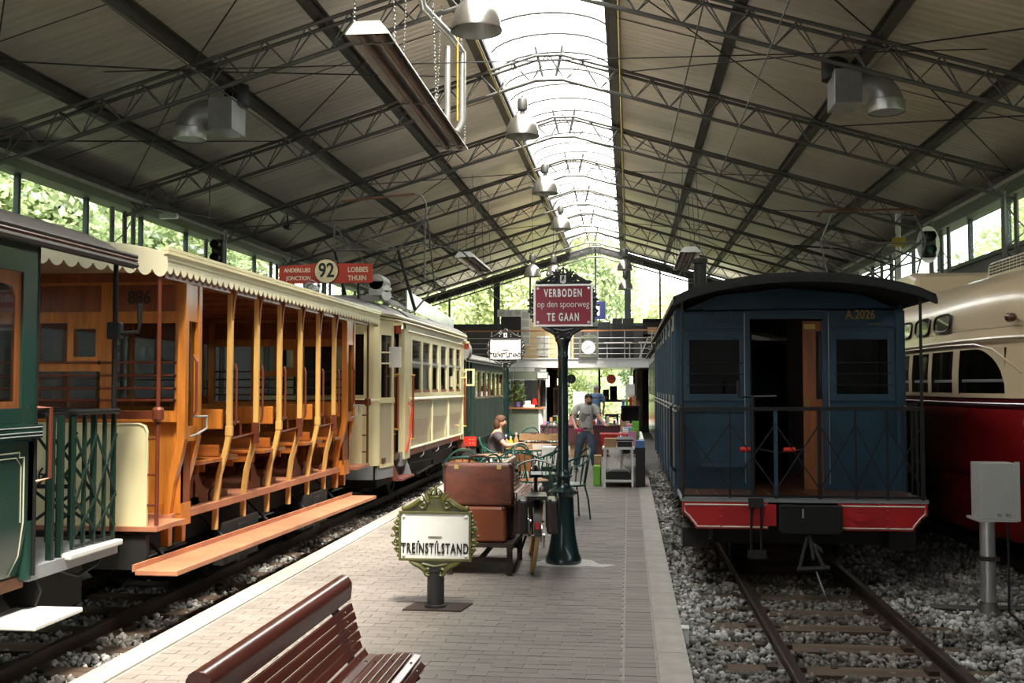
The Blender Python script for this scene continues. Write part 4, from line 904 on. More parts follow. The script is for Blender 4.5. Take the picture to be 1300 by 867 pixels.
# sides
sw = [(10.95+i*1.0, 11.62+i*1.0) for i in range(7)]
for x, s in ((BL, -1), (BR, 1)):
    MB().pane('x', x-.02, BY, .68, 18.8, 2.55, [(a, 1.62, b, 2.36) for a, b in sw], .04).build('side', 'blue_paint', bc)
    for a, b in sw:
        f = MB().pane('x', x-.03, a-.03, 1.58, b+.03, 2.40, [(a+.04, 1.65, b-.04, 2.33)], .06).build('sash', 'blue_frame', bc); MB().box(x-.003, a+.04, 1.65, x+.003, b-.04, 2.33).build('pane', 'tram_glass', f)
    for k in range(9): MB().bar((x+s*.03, BY+.05+k*1.0, .62), (x+s*.03, BY+.05+k*1.0, 2.5), .022, .045).build('side_strip', 'blue_frame', bc)
    for z in (1.50, 1.55): MB().bar((x+s*.03, BY, z), (x+s*.03, 18.8, z), .02, .018).build('waist_moulding', 'alu', bc)
    for k in range(8): MB().grid([[(x+s*(.024 if z > .9 else .024-.05*(.9-z)/.3), y, z) for y in (BY+.1+k*1.0, BY+.98+k*1.0)] for z in (1.46, 1.1, .85, .62)]).build('lower_panel', 'blue_paint', bc, True)
    MB().tube([(x+s*.05, BY+.02, 1.58), (x+s*.08, BY-.06, 1.55), (x+s*.08, BY-.06, .95), (x+s*.04, BY, .9)], .014, 6).build('grab_rail', 'iron_black', bc, True)
    MB().tube([(x-s*.02, BF+.35, 1.58), (x+s*.0, BF+.3, 1.58), (x+s*.0, BF+.3, .78)], .013, 6).build('side_rail', 'iron_black', bc, True)
MB().box(BL, 18.8, .68, BR, 18.85, 2.55).build('rear_wall', 'blue_paint', bc)
# roof with overhang and dark fascia
rf = arch_roof(BL-.08, BR+.10, BF-.05, 19.6, 2.585, .215, .05, 16).build('roof', 'under_black', bc, True)
arch_roof(BL-.085, BR+.105, BF-.08, BF-.02, 2.545, .215, .05, 16).build('roof_fascia', 'iron_black', rf, True)
for x in (BL-.07, BR+.09): MB().tube([(x, BF-.05, 2.56), (x, 19.6, 2.56)], .018, 6).build('gutter', 'beam_line' if x < 1 else 'iron_black', rf, True)
MB().lathe([(.09,0),(.09,.75),(.11,.76),(.11,.82),(0,.86)], (1.03, 15.2, 2.75), 14).build('stove_pipe', 'iron_black', bc, True)
# end platform
pl = MB().box(BL-.02, BF, .68, BR+.02, BY+.02, .715).build('end_platform', 'grey_paint', bc)
for k in range(13): MB().box(BL+k*.168, BF+.1, .715, BL+.155+k*.168, BY, .722).build('deck_slat', 'dark_wood', pl)
# red buffer beam in two halves with a white line and cut corners
def half(x0, x1, s):
    o = (lambda x: x) if s < 0 else (lambda x: 2*BM - x)
    P = [(BL-.01, .675), (1.27, .675), (1.27, .435), (BL+.11, .435), (BL+.095, .47), (BL+.03, .55), (BL-.01, .58)]
    q = [(o(x), z) for x, z in P]
    b = MB().prism(q, 'y', BF-.02, BF+.04).build('buffer_beam', 'beam_red', bc)
    Q = [(1.26, .655), (BL+.012, .655), (BL+.012, .59), (BL+.05, .555), (BL+.115, .475), (BL+.125, .455), (1.26, .455)]
    MB().tube([(o(x), BF-.022, z) for x, z in Q], .008, 4).build('beam_line', 'beam_line', b)
    for z in (.62, .545, .47): MB().lathe([(.012,0),(.012,-.02),(0,-.024)], (o(BL+.34), BF-.02, z), 8, 'y').build('rivet', 'beam_red', b)
half(0, 0, -1); bb = half(0, 0, 1)
MB().box(2.05, BF-.05, .52, 2.13, BF-.02, .60).prism([(1.99,.56),(2.04,.60),(2.14,.60),(2.19,.56),(2.14,.52),(2.04,.52)], 'y', BF-.035, BF-.02).build('beam_bracket', 'beam_red', bc)
bp = MB().prism([(1.35,.675),(1.91,.675),(1.91,.44),(1.88,.41),(1.38,.41),(1.35,.44)], 'y', BF-.16, BF-.11).build('coupler_plate', 'iron_black', bc, bevel=.012)
MB().box(1.55, BF-.17, .56, 1.565, BF-.16, .64).box(1.4, BF-.11, .46, 1.86, BF+.05, .64).build('coupler_bolt', 'grey_paint', bp)
MB().box(1.24, BF-.03, .47, 1.34, BF+.02, .66).build('coupler_block', 'beam_red', bc)
for x in (1.11, 1.20): rod('brake_rod', (x, BF-.06, .2), (x, BF-.06, .72), .012, 'iron_black', bc)
MB().box(1.09, BF-.1, .64, 1.22, BF-.02, .72).build('brake_yoke', 'under_black', bc); MB().box(1.08, BF-.1, .18, 1.24, BF-.02, .25).build('brake_foot', 'under_black', bc)
# railing lattice
rail = empty('platform_railing', (BM, BF, .72)); rail.parent = bc; rail.location = Vector((BM, BF, .72)) - Vector(bc.location)
MB().bar((BL-.03, BF, 1.535), (BR-.03, BF, 1.545), .04, .035).build('top_rail', 'iron_black', rail)
MB().bar((BL, BF, .735), (BR, BF, .735), .03, .02).build('bottom_rail', 'iron_black', rail)
PXS = [BL, .93, 1.345, 1.74, 2.06, 2.34, BR-.03]
for i, x in enumerate(PXS): MB().bar((x, BF, .715), (x, BF, 1.54), .035 if i in (2, 3, 6) else .016, .02).build('upright', 'blue_frame' if i == 2 else 'iron_black', rail)
for i in range(len(PXS)-1):
    a, b = PXS[i], PXS[i+1]
    MB().bar((a, BF-.008, .80), (b, BF-.008, 1.40), .008, .012).build('diagonal', 'iron_black', rail); MB().bar((a, BF+.008, 1.40), (b, BF+.008, .80), .008, .012).build('diagonal', 'iron_black', rail)
for x in (BL-.0, BR-.03): MB().bar((x, BF, .72), (x, BF, 2.60), .022, .022).build('roof_post', 'iron_black', bc)
for s, x in ((-1, BL), (1, BR-.02)):
    MB().bar((x, BF, 1.535), (x, BY, 1.535), .03, .03).build('side_top_rail', 'iron_black', rail)
    for k in range(1, 4): MB().bar((x, BF+k*.2, .72), (x, BF+k*.2, 1.53), .014, .014).build('side_upright', 'iron_black', rail)
bw = MB().tube([(1.145, BF+.05, .72), (1.145, BF+.05, 1.66)], .02, 8).build('brake_column', 'iron_black', bc, True)
MB().tube([(1.145, BF+.05, 1.65), (1.36, BF+.0, 1.655)], .012, 6).tube([(1.02, BF+.05, 1.65), (1.02, BF+.05, 1.80)], .018, 6).tube([(1.145, BF+.05, 1.65), (1.02, BF+.05, 1.65)], .012, 6).build('brake_crank', 'iron_black', bw, True)
ch = MB().tube([(1.12, BF+.25, 1.16), (1.22, BF+.25, 1.155), (1.4, BF+.25, 1.12), (1.62, BF+.25, 1.15)], .008, 6).build('barrier_chain', 'iron_black', bc, True)
for x in (1.10, 1.50): MB().tube([(x-.05, BF+.25, 1.15), (x+.06, BF+.25, 1.15)], .022, 8).build('chain_tag', 'signal_red', ch)
MB().box(.72, BY-.12, .95, 1.15, BY-.02, .985).build('folding_shelf', 'blue_frame', bc)
# running gear
MB().box(BL+.3, BF+.4, .25, BR-.3, 18.5, .64).build('underframe', 'under_black', bc)
wheelset(bc, BM, 11.6); wheelset(bc, BM, 16.8)
for x in (.62, 2.5): MB().box(x-.12, BF+.15, .24, x+.12, BF+.5, .42).build('step_box', 'under_black', bc)
dg_ = MB().tube([(1.60, BF-.12, .38), (1.52, BF-.25, .18), (1.50, BF-.3, .10)], .016, 6).tube([(1.62, BF-.12, .38), (1.70, BF-.25, .18), (1.72, BF-.3, .14)], .016, 6).tube([(1.48, BF-.3, .12), (1.76, BF-.3, .14)], .025, 6).tube([(1.62, BF-.12, .40), (1.63, BF-.26, .20)], .014, 6).build('coupling_hooks', 'under_black', bc, True)
MB().tube([(1.64, BF-.30, .12), (1.70, BF-.40, -.08)], .007, 6).build('hanging_chain', 'grey_paint', dg_)
# ================================================================== dark carriage coupled behind the blue one
b2 = empty('dark_carriage', (1.58, 24, -.06), 'dark teal carriage standing behind the blue carriage', 'carriage')
w2 = [(20.6+i*1.1, 21.4+i*1.1) for i in range(7)]
for x in (.56, 2.62):
    MB().pane('x', x-.02, 20.3, .6, 28.5, 2.5, [(a, 1.55, b, 2.3) for a, b in w2], .04).build('side', 'tram_green', b2)
    for a, b in w2: MB().box(x-.003, a, 1.55, x+.003, b, 2.3).build('pane', 'tram_glass', b2)
MB().box(.56, 20.3, .6, 2.62, 20.35, 2.5).box(.56, 28.45, .6, 2.62, 28.5, 2.5).build('end_wall', 'tram_green', b2)
arch_roof(.46, 2.72, 20.1, 28.8, 2.52, .25, .05).build('roof', 'roof_dark', b2, True)
MB().box(.8, 20.5, .2, 2.4, 28.3, .62).build('underframe', 'under_black', b2); wheelset(b2, BM, 21.8); wheelset(b2, BM, 27)
# ================================================================== streamlined cream and red tram
pc = empty('streamlined_tram', (4.59, 15, -.06), 'streamlined cream over dark red tram standing right of the blue carriage', 'tram')
PM, HW = 4.59, 1.10
# plan outline (half): distance from centre line against y, and the front profile
def plan(inset=0):
    """plan outline from far left, round the nose, to far right"""
    L = [(HW, 24.0), (HW, 20), (HW, 16), (HW, 14), (HW, 13), (HW*.995, 12.4), (HW*.98, 11.9), (HW*.955, 11.5), (HW*.91, 11.1), (HW*.84, 10.75), (HW*.72, 10.47), (HW*.56, 10.28), (HW*.38, 10.17), (HW*.19, 10.11), (0, 10.09)]
    P = [(PM - (h-inset if h > inset else 0), y + (inset if y < 12 else 0)*(1 if h < HW*.95 else .5)) for h, y in L]
    return P + [(2*PM - x, y) for x, y in reversed(P[:-1])]
def shell(zs, name, m, par, skip=None):
    rows = []
    for z, ins in zs: rows.append([(x, y, z) for x, y in plan(ins)])
    b = MB().grid(rows)
    return b.build(name, m, par, True)
shell([(.22, .10), (.30, .05), (.60, .0), (.80, -.01)], 'skirt', 'pcc_red', pc)
shell([(.80, .0), (.86, .0)], 'skirt_band', 'pcc_maroon', pc)
shell([(.86, -.012), (1.2, -.012), (1.52, 0)], 'lower_side', 'pcc_red', pc)
shell([(1.52, .01), (1.555, -.008), (1.56, .0), (1.63, .0)], 'belt_band', 'pcc_maroon', pc)
shell([(1.63, -.01), (1.65, -.01), (1.65, 0)], 'belt_strip', 'pcc_cream', pc)
# window band: pillars and panes between the belt and the drip rail
wz0, wz1 = 1.66, 2.13
base = plan(0)
def at_y(y, ins=0):
    p = plan(ins)[:15]
    for (x0, a), (x1, b) in zip(p[:-1], p[1:]):
        if b <= y <= a: u = (y-b)/(a-b) if a != b else 0; return x1 + (x0-x1)*u
    return p[-1][0]
shell([(2.13, .02), (2.20, .03), (2.22, .02), (2.24, .02), (2.25, .045), (2.34, .06)], 'head_band', 'pcc_cream', pc)
MB().tube([(x, y, 2.225) for x, y in plan(-.005)], .016, 6).build('drip_rail', 'pcc_cream', pc, True)
wy = [(10.75, 11.72), (11.90, 12.62), (12.76, 13.45), (13.6, 14.3), (14.45, 15.2), (15.4, 16.1), (16.3, 17.0)]
def strip(y0, y1, z0, z1, ins, name, m, par, n=6, mir=0):
    r = [[((2*PM if mir else 0) + (-1 if mir else 1)*at_y(y0+(y1-y0)*i/n, ins + (.02 if z > 2 else 0)), y0+(y1-y0)*i/n, z) for i in range(n+1)] for z in (z0, (z0+z1)/2, z1)]
    return MB().grid(r).build(name, m, par, True)
prev = 10.12
gaps = [(10.12, 10.75)] + [(a[1], b[0]) for a, b in zip(wy[:-1], wy[1:])] + [(17.0, 24)]
for q in (0, 1):
    for a, b in gaps: strip(a, b, wz0-.02, wz1+.01, -.003, 'pillar', 'pcc_cream', pc, mir=q)
    strip(10.16, 10.46, wz0+.06, wz1-.03, -.012, 'windscreen', 'dark_glass', pc, mir=q)
for a, b in wy: strip(a, b, wz0, wz1, .04, 'pane', 'dark_glass', pc, mir=1)
for k, (a, b) in enumerate(wy):
    f = strip(a, b, wz0, wz1, .04, 'pane', 'tram_glass', pc)
    strip(a, b, wz0+.13, wz0+.16, .03, 'sash_bar', 'alu', f)
    strip(a, b, wz0-.02, wz0+.015, .0, 'sill', 'pcc_cream', f)
# rounded upper corner of the first window
r_ = []
for i in range(9):
    y = 10.75 + .55*i/8; zc = 1.66 + .47*math.sqrt(max(0, 1-((11.30-y)/.56)**2)); r_.append((y, zc))
MB().grid([[(at_y(y, .0), y, z) for y, z in r_], [(at_y(y, .0), y, 2.14) for y, z in r_]]).build('window_corner', 'pcc_cream', pc, True)
# moulding that sweeps down beside the first window
MB().tube([(at_y(y, -.004), y, z) for y, z in ((16, 2.19), (13, 2.19), (12, 2.19), (11.3, 2.18), (10.95, 2.12), (10.75, 2.02), (10.6, 1.92), (10.55, 1.88))], .010, 6).build('sweep_moulding', 'pcc_cream', pc, True)
# roof shell with upper standee windows
prof = [(2.34, .055), (2.45, .065), (2.57, .085), (2.68, .125), (2.79, .20), (2.89, .33), (2.97, .53), (3.02, .78), (3.04, 1.06)]
shell(prof, 'roof', 'pcc_cream', pc)
for k in range(6):
    yc = 12.35 + k*.80; h = .30
    pts = []
    for i in range(20):
        t = 2*PI*i/20; cx, sx_ = math.cos(t), math.sin(t)
        u = math.copysign(abs(cx)**.5, cx)*h; v = math.copysign(abs(sx_)**.5, sx_)*.095; pts.append((yc+u, 2.455+v))
    o = MB(); off = lambda z: .066 + (z-2.45)*.13
    o.add([(PM-HW+off(z)-.014, y, z) for y, z in pts] + [(PM-HW+off(z)+.03, y, z) for y, z in pts], [tuple(range(20))] + [(i, 20+i, 20+(i+1) % 20, (i+1) % 20) for i in range(20)])
    w_ = o.build('standee_window', 'dark_glass', pc)
    MB().tube([(PM-HW+off(z)-.014, y, z) for y, z in pts], .014, 5, True).build('rubber_seal', 'iron_black', w_, True)
    MB().add([(PM-HW+off(z)+.02, y, z) for y, z in pts], [tuple(range(20))]).build('blind', 'interior_dark', w_)
v_ = MB().prism([(10.9, 3.0), (11.0, 3.17), (11.15, 3.20), (12.9, 3.20), (13.0, 3.0)], 'x', PM-.35, PM+.35).build('roof_vent', 'pcc_cream', pc, bevel=.03)
g_ = MB()
for i in range(16):
    for j in range(4): g_.box(PM-.352-.004, 11.12+i*.11, 3.05+j*.035, PM-.35, 11.20+i*.11, 3.07+j*.035)
g_.build('vent_grille', 'iron_black', v_)
MB().prism([(14.5, 2.98), (14.6, 3.22), (14.9, 3.30), (16.6, 3.30), (17.4, 3.12), (17.6, 2.98)], 'x', PM-.75, PM+.5).build('roof_hood', 'pcc_cream', pc, bevel=.06)
MB().tube([(x, y, 1.575) for x, y in plan(-.012)], .008, 5).build('belt_bead', 'alu', pc, True)
for (h, y, z) in ((.84, 10.70, 1.40), (.835, 10.70, 1.22)):
    o = MB().lathe([(.0,.02),(.075,.02),(.085,0),(.085,-.05),(.072,-.055),(.06,-.03),(0,-.02)], (PM-HW*h+.12, y-.30, z), 18, 'y').build('head_lamp', 'alu', pc, True)
    MB().lathe([(0,-.035),(.06,-.032)], (PM-HW*h+.12, y-.30, z), 16, 'y', False).build('lens', 'tram_glass', o)
lp = MB().lathe([(.0,-.05),(.04,-.03),(.05,.05)], (PM-HW*.80, 10.66, 2.42), 12, 'y').build('marker_lamp', 'dark_wood', pc, True)
MB().box(PM-HW+.15, 12.0, .25, PM+HW-.15, 23.9, .9).build('underframe', 'under_black', pc)
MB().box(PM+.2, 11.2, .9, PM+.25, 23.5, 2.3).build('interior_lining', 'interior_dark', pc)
for k in range(6): MB().box(PM-.9, 11.6+k*.8, 1.0, PM-.2, 12.0+k*.8, 1.35).tube([(PM-.9, 12.0+k*.8, 1.55), (PM-.2, 12.0+k*.8, 1.55)], .12, 8).build('seat', 'iron_black', pc)
wheelset(pc, PM, 13.5); wheelset(pc, PM, 21)
# ================================================================== signs and posts on the platform
mat('olive_paint', (.085, .085, .018), .38, 0, .15, 9, coat=.4)
mat('black_paint', (.012, .013, .014), .5, 0, .15, 9, coat=.1)
mat('enamel_white', (.80, .80, .77), .3, 0, .04, 4, coat=.3)
mat('enamel_red', (.24, .022, .04), .3, 0, .04, 4, coat=.3)
mat('post_green', (.008, .026, .026), .28, 0, .2, 6, coat=.6)
mat('bench_wood', (.105, .024, .016), .28, 0, .2, 4, coat=.6, stretch=(6, .5, 6))
mat('bench_edge', (.30, .12, .06), .5, 0, .1)
mat('cement', (.48, .46, .43), .9, 0, .1, 8)
mat('leather_brown', (.075, .022, .014), .42, 0, 0, 4.5, coat=.25, bump=.15, bscale=40, c2=(.19, .050, .024), stretch=(1, 1, 2))
mat('leather_tan', (.20, .05, .018), .3, 0, .2, 3, coat=.5)
mat('leather_dark', (.06, .018, .010), .45, 0, .2, 4)
mat('leather_black', (.012, .012, .012), .55, 0, .15, 6, coat=.3, bump=.2, bscale=30)
mat('tyre_tan', (.36, .22, .09), .8, 0, .15)
mat('zinc_dull', (.30, .30, .30), .4, .7, .1)
mat('chrome', (.65, .65, .65), .15, 1, 0)
mat('rust', (.035, .022, .018), .8, .2, .3)
mat('reflector', (.65, .02, .03), .25, 0, 0)
def spiral(cx, cz, r0, r1, a0, turns, y, rad, n=18, sgn=1):
    return [(cx + (r0+(r1-r0)*i/n)*math.cos(a0+sgn*2*PI*turns*i/n), y, cz + (r0+(r1-r0)*i/n)*math.sin(a0+sgn*2*PI*turns*i/n)) for i in range(n+1)]
def ornate_sign(root, cx, y, z0, z1, hw, m, face, border, crown=True, k=1.0):
    """board in a cast frame with crown, scrolls, knobs and bracket; y is the front face"""
    h = z1 - z0; zc = (z0+z1)/2
    bd = MB().box(cx-hw, y, z0, cx+hw, y+.03, z1).build('board', face, root, bevel=.004)
    MB().pane('y', y-.012, cx-hw-.012, z0-.012, cx+hw+.012, z1+.012, [(cx-hw+.008, z0+.008, cx+hw-.008, z1-.008)], .045).build('border', border, root, bevel=.004)
    for sx in (-1, 1):
        for sz in (z0+.03, z1-.03): MB().lathe([(.014,0),(.014,-.006),(.008,-.012),(0,-.013)], (cx+sx*(hw-.03), y, sz), 10, 'y').build('screw', face if face != 'enamel_red' else 'enamel_white', bd, True)
    ym = y + .01
    # cresting
    c = MB().prism([(cx-hw*.95, z1+.01), (cx+hw*.95, z1+.01), (cx+hw*.8, z1+.03*k), (cx+hw*.5, z1+.055*k), (cx+hw*.32, z1+.09*k), (cx+.07, z1+.12*k), (cx-.07, z1+.12*k), (cx-hw*.32, z1+.09*k), (cx-hw*.5, z1+.055*k), (cx-hw*.8, z1+.03*k)], 'y', ym, ym+.03).build('cresting', m, root)
    for s in (-1, 1):
        t = MB()
        t.tube([(cx+s*hw*.93, ym-.005, z1+.025), (cx+s*hw*.75, ym-.008, z1+.04), (cx+s*hw*.55, ym-.008, z1+.07), (cx+s*hw*.42, ym-.008, z1+.10), (cx+s*hw*.34, ym-.01, z1+.095)], [.014,.021,.024,.020,.014], 7)
        t.tube(spiral(cx+s*hw*.34, z1+.062, .038, .008, PI/2, 1.3, ym-.008, 0, 16, -s), .013, 6)
        t.tube([(cx+s*hw*.2, ym-.008, z1+.08), (cx+s*hw*.3, ym-.008, z1+.12), (cx+s*hw*.37, ym-.006, z1+.145)], [.022,.017,.007], 6)
        t.tube([(cx+s*hw*.2, ym-.008, z1+.10), (cx+s*hw*.25, ym-.008, z1+.13), (cx+s*hw*.27, ym-.006, z1+.165)], [.020,.015,.006], 6)
        t.build('scroll', m, c, True)
        MB().sphere((cx+s*hw*.90, ym+.008, z1+.032), .024, 10, 7).build('knob', m, root, True)
        # side ornament
        b = MB().prism([(cx+s*(hw+.01), zc-.17*h/.37), (cx+s*(hw+.03), zc-.11*h/.37), (cx+s*(hw+.045), zc), (cx+s*(hw+.03), zc+.11*h/.37), (cx+s*(hw+.01), zc+.17*h/.37)], 'y', ym, ym+.025).build('side_ornament', m, root)
        t = MB()
        for q in (-1, 1):
            t.tube(spiral(cx+s*(hw+.030), zc+q*.045, .030, .007, 0 if s > 0 else PI, 1.2, ym-.006, 0, 14, q*s), .014, 6)
            t.tube(spiral(cx+s*(hw+.022), zc+q*.112, .022, .006, 0 if s > 0 else PI, 1.1, ym-.006, 0, 12, -q*s), .012, 6)
            t.sphere((cx+s*(hw+.018), ym, zc+q*.155), .013, 8, 5)
        t.sphere((cx+s*(hw+.065), ym, zc), (.018, .012, .012), 8, 5)
        t.build('leaf_scroll', m, b, True)
    # bracket below
    bk_ = MB().prism([(cx-hw*.72, z0-.01), (cx+hw*.72, z0-.01), (cx+hw*.5, z0-.045), (cx+.09, z0-.10), (cx+.055, z0-.13), (cx-.055, z0-.13), (cx-.09, z0-.10), (cx-hw*.5, z0-.045)], 'y', ym, ym+.03).build('lower_bracket', m, root)
    t = MB()
    for s in (-1, 1):
        t.tube([(cx+s*hw*.74, ym-.006, z0-.015), (cx+s*hw*.6, ym-.008, z0-.035), (cx+s*hw*.42, ym-.01, z0-.055), (cx+s*hw*.28, ym-.01, z0-.09)], [.010,.020,.024,.018], 7)
        t.tube(spiral(cx+s*.055, z0-.095, .035, .008, 0 if s < 0 else PI, 1.3, ym-.012, 0, 16, s), .015, 6)
        t.tube([(cx+s*hw*.62, ym-.006, z0-.02), (cx+s*hw*.66, ym-.006, z0-.045)], [.010,.004], 5)
    t.tube([(cx-.1, ym-.01, z0-.035), (cx, ym-.014, z0-.055), (cx+.1, ym-.01, z0-.035)], .012, 6)
    t.build('bracket_scroll', m, bk_, True)
    # crown
    cr = MB(); zz = z1+.115*k
    cr.lathe([(.052, 0), (.058, .006), (.058, .018), (.052, .022)], (cx, ym+.012, zz), 16, 'z', False)
    for a in range(4):
        th = a*PI/4
        cr.tube([(cx+.056*math.cos(th)*math.cos(u), ym+.012+.056*math.sin(th)*math.cos(u)*.6, zz+.018+.055*math.sin(u)) for u in [PI*i/10 for i in range(11)]], .008, 5)
    for a in range(8): cr.sphere((cx+.058*math.cos(a*PI/4), ym+.012+.04*math.sin(a*PI/4), zz+.034), .013, 6, 4)
    cr.sphere((cx, ym+.012, zz+.078), .015, 8, 5); cr.box(cx-.004, ym+.008, zz+.076, cx+.004, ym+.016, zz+.092)
    cr.build('crown', m, root, True)
    return bd
# ---- low white stop sign
s1 = empty('stop_sign', (-1.523, 8.2, 0), 'low white TREINSTILSTAND sign in an olive cast frame with crown', 'sign', 'cast iron platform signs')
bd = ornate_sign(s1, -1.523, 8.2, .385, .75, .278, 'olive_paint', 'enamel_white', 'olive_paint')
text('TREINSTILSTAND', .112, (-1.523, 8.196, .468), 'black_letter', bd, sx=.54, ext=.006, bold=.002, sp=1.17)
for x in (-1.655, -1.507): MB().box(x-.006, 8.19, .518, x+.006, 8.2, .532).build('letter_dot', 'black_letter', bd)
MB().box(-1.575, 8.192, .558, -1.468, 8.2, .565).build('dash', 'olive_paint', bd)
MB().lathe([(.085,.0),(.085,.012),(.068,.02),(.068,.27),(.074,.275),(.074,.30)], (-1.523, 8.24, .015), 20).build('post', 'black_paint', s1, True)
MB().add([(-1.76, 8.10, 0), (-1.30, 8.10, 0), (-1.25, 8.40, 0), (-1.71, 8.40, 0), (-1.76, 8.10, .012), (-1.30, 8.10, .012), (-1.25, 8.40, .012), (-1.71, 8.40, .012)], [(3,2,1,0),(4,5,6,7),(0,1,5,4),(1,2,6,5),(2,3,7,6),(3,0,4,7)]).build('base_plate', 'rust', s1)
def lamp_post(root, cx, y, k=1.0, m='post_green'):
    pr = [(.175,0),(.18,.03),(.175,.06),(.16,.09),(.145,.16),(.128,.25),(.115,.36),(.108,.47),(.104,.60),(.10,.655),(.112,.67),(.135,.685),(.142,.70),(.142,.715),(.115,.73),(.085,.745),(.07,.76),(.064,.80),(.066,.83),(.078,.84),(.082,.855),(.078,.87),(.062,.885),(.055,.93),(.053,1.2),(.050,1.7),(.049,2.02),(.055,2.03),(.055,2.05),(.05,2.06),(.052,2.12),(.062,2.18),(.078,2.205),(.082,2.215),(.075,2.225)]
    MB().lathe(pr, (cx, y, 0), 16).build('column', m, root, True)
    t = MB()
    for i in range(24): a = 2*PI*i/24; t.sphere((cx+.140*math.cos(a), y+.140*math.sin(a), .698), .014, 6, 4)
    for i in range(14): a = 2*PI*i/14; t.sphere((cx+.080*math.cos(a), y+.080*math.sin(a), .856), .011, 6, 4)
    tag(t.build('bead_ring', m, root, True), kind='stuff')
s2 = empty('warning_sign', (-.645, 10.4, 0), 'red VERBODEN warning sign on the nearer green cast iron post', 'sign', 'cast iron platform signs')
lamp_post(s2, -.65, 10.45)
bd = ornate_sign(s2, -.644, 10.4, 2.352, 2.752, .283, 'black_paint', 'enamel_red', 'enamel_white', k=.85)
text('VERBODEN', .108, (-.644, 10.397, 2.672), 'enamel_white', bd, sx=.56, ext=.006, bold=.003, sp=1.32)
text('op den spoorweg', .094, (-.644, 10.397, 2.562), 'enamel_white', bd, sx=.78, ext=.005, bold=-.001)
text('TE GAAN', .108, (-.644, 10.397, 2.432), 'enamel_white', bd, sx=.56, ext=.006, bold=.003, sp=1.35)
sh = MB().prism([(-.672, 2.782), (-.672, 2.855), (-.616, 2.855), (-.616, 2.782), (-.644, 2.768)], 'y', 10.375, 10.40).build('shield', 'enamel_white', s2)
lion = [(0,0),(8,1),(11,8),(18,10),(17,3),(22,0),(26,0),(23,4),(24,14),(30,18),(36,14),(40,17),(34,22),(28,24),(30,30),(36,30),(40,34),(36,36),(32,34),(33,42),(28,47),(20,47),(15,42),(17,36),(10,38),(5,42),(3,38),(8,34),(15,30),(12,24),(6,28),(2,24),(9,18),(6,10),(1,6)]
MB().prism([(-.664+x*.001, 2.79+z*.0012) for x, z in lion], 'y', 10.370, 10.376).build('lion_emblem', 'black_letter', sh)
tag(MB().prism([(-.9,10.25),(-.75,10.18),(-.5,10.2),(-.42,10.26),(-.25,10.22),(-.12,10.35),(-.3,10.4),(-.38,10.62),(-.6,10.72),(-.85,10.6),(-.92,10.42)], 'z', .0005, .006).build('cement_patch', 'cement'), 'pale cement patch around the foot of the red sign post', 'patch')
s3 = empty('stop_sign', (-2.16, 18.4, 0), 'white TREINSTILSTAND sign on the farther green post beside the cafe tables', 'sign', 'cast iron platform signs')
lamp_post(s3, -2.16, 18.46)
for q in s3.children: pass
bd = ornate_sign(s3, -2.16, 18.4, 2.215, 2.585, .278, 'black_paint', 'enamel_white', 'black_paint', k=.85)
text('TREINSTILSTAND', .112, (-2.16, 18.396, 2.298), 'black_letter', bd, sx=.54, ext=.006, sp=1.17, bold=.002)
for x in (-2.292, -2.144): MB().box(x-.006, 18.39, 2.348, x+.006, 18.4, 2.362).build('letter_dot', 'black_letter', bd)
MB().box(-2.21, 18.39, 2.39, -2.11, 18.4, 2.396).build('dash', 'black_letter', bd)
sh = MB().prism([(-2.188, 2.61), (-2.188, 2.69), (-2.132, 2.69), (-2.132, 2.61)], 'y', 18.37, 18.40).build('shield', 'enamel_white', s3)
MB().prism([(-2.175+x*.0008, 2.625+z*.001) for x, z in lion], 'y', 18.365, 18.372).build('lion_emblem', 'black_letter', sh)
# ---- slatted park bench
def park_bench(label, group):
    b = empty('park_bench', (-1.2, 4.1, 0), label, 'bench', group)
    ya, yb = 3.24, 4.95
    tp = [(-1.365+.045*math.cos(t)*1.0, .795+.05*math.sin(t)) for t in [PI*i/8 for i in range(9)]] + [(-1.41, .73), (-1.325, .73)]
    MB().prism(tp, 'y', ya, yb).build('top_rail', 'bench_wood', b, True, bevel=.004)
    bs = [(-1.323, .695, 1.28), (-1.312, .652, 1.28), (-1.300, .608, 1.28), (-1.289, .564, 1.26), (-1.279, .520, 1.22), (-1.255, .480, .95)]
    ss = [(-1.212, .468, .2), (-1.170, .466, 0), (-1.128, .470, -.05), (-1.086, .474, -.08), (-1.044, .478, -.05), (-1.002, .468, .25), (-.978, .432, .75)]
    for k, (x, z, a) in enumerate(bs + ss):
        e = yb + (.0 if k % 2 else -.012)
        MB().cbox((x, (ya+e)/2, z), .036, e-ya, .020, 0, 0, a if k < 6 else a).build('slat', 'bench_wood', b, bevel=.003)
        for y in (ya+.3, yb-.16):
            MB().sphere((x+.012*math.sin(a)+.0, y, z+.012*math.cos(a)), .006, 6, 4).build('bolt', 'chrome', b)
    for y in (ya+.3, yb-.16):
        P = [(-1.385, .74), (-1.345, .70), (-1.31, .56), (-1.275, .48), (-1.22, .452), (-1.05, .462), (-1.0, .45), (-.97, .41)]
        fr = MB()
        for (x0, z0), (x1, z1) in zip(P[:-1], P[1:]): fr.bar((x0, y, z0-.012), (x1, y, z1-.012), .035, .022, (0, 1, 0))
        fr.bar((-1.27, y, .46), (-1.34, y, .0), .04, .03, (0, 1, 0)).bar((-1.02, y, .45), (-.99, y, .0), .04, .03, (0, 1, 0)).bar((-1.31, y, .2), (-1.0, y, .2), .03, .03, (0, 1, 0)).box(-1.38, y-.03, 0, -1.30, y+.03, .02).box(-1.03, y-.03, 0, -.95, y+.03, .02)
        fr.build('iron_support', 'iron_black', b)
    return b
pb = park_bench('dark red slatted park bench in the foreground', 'slatted benches')
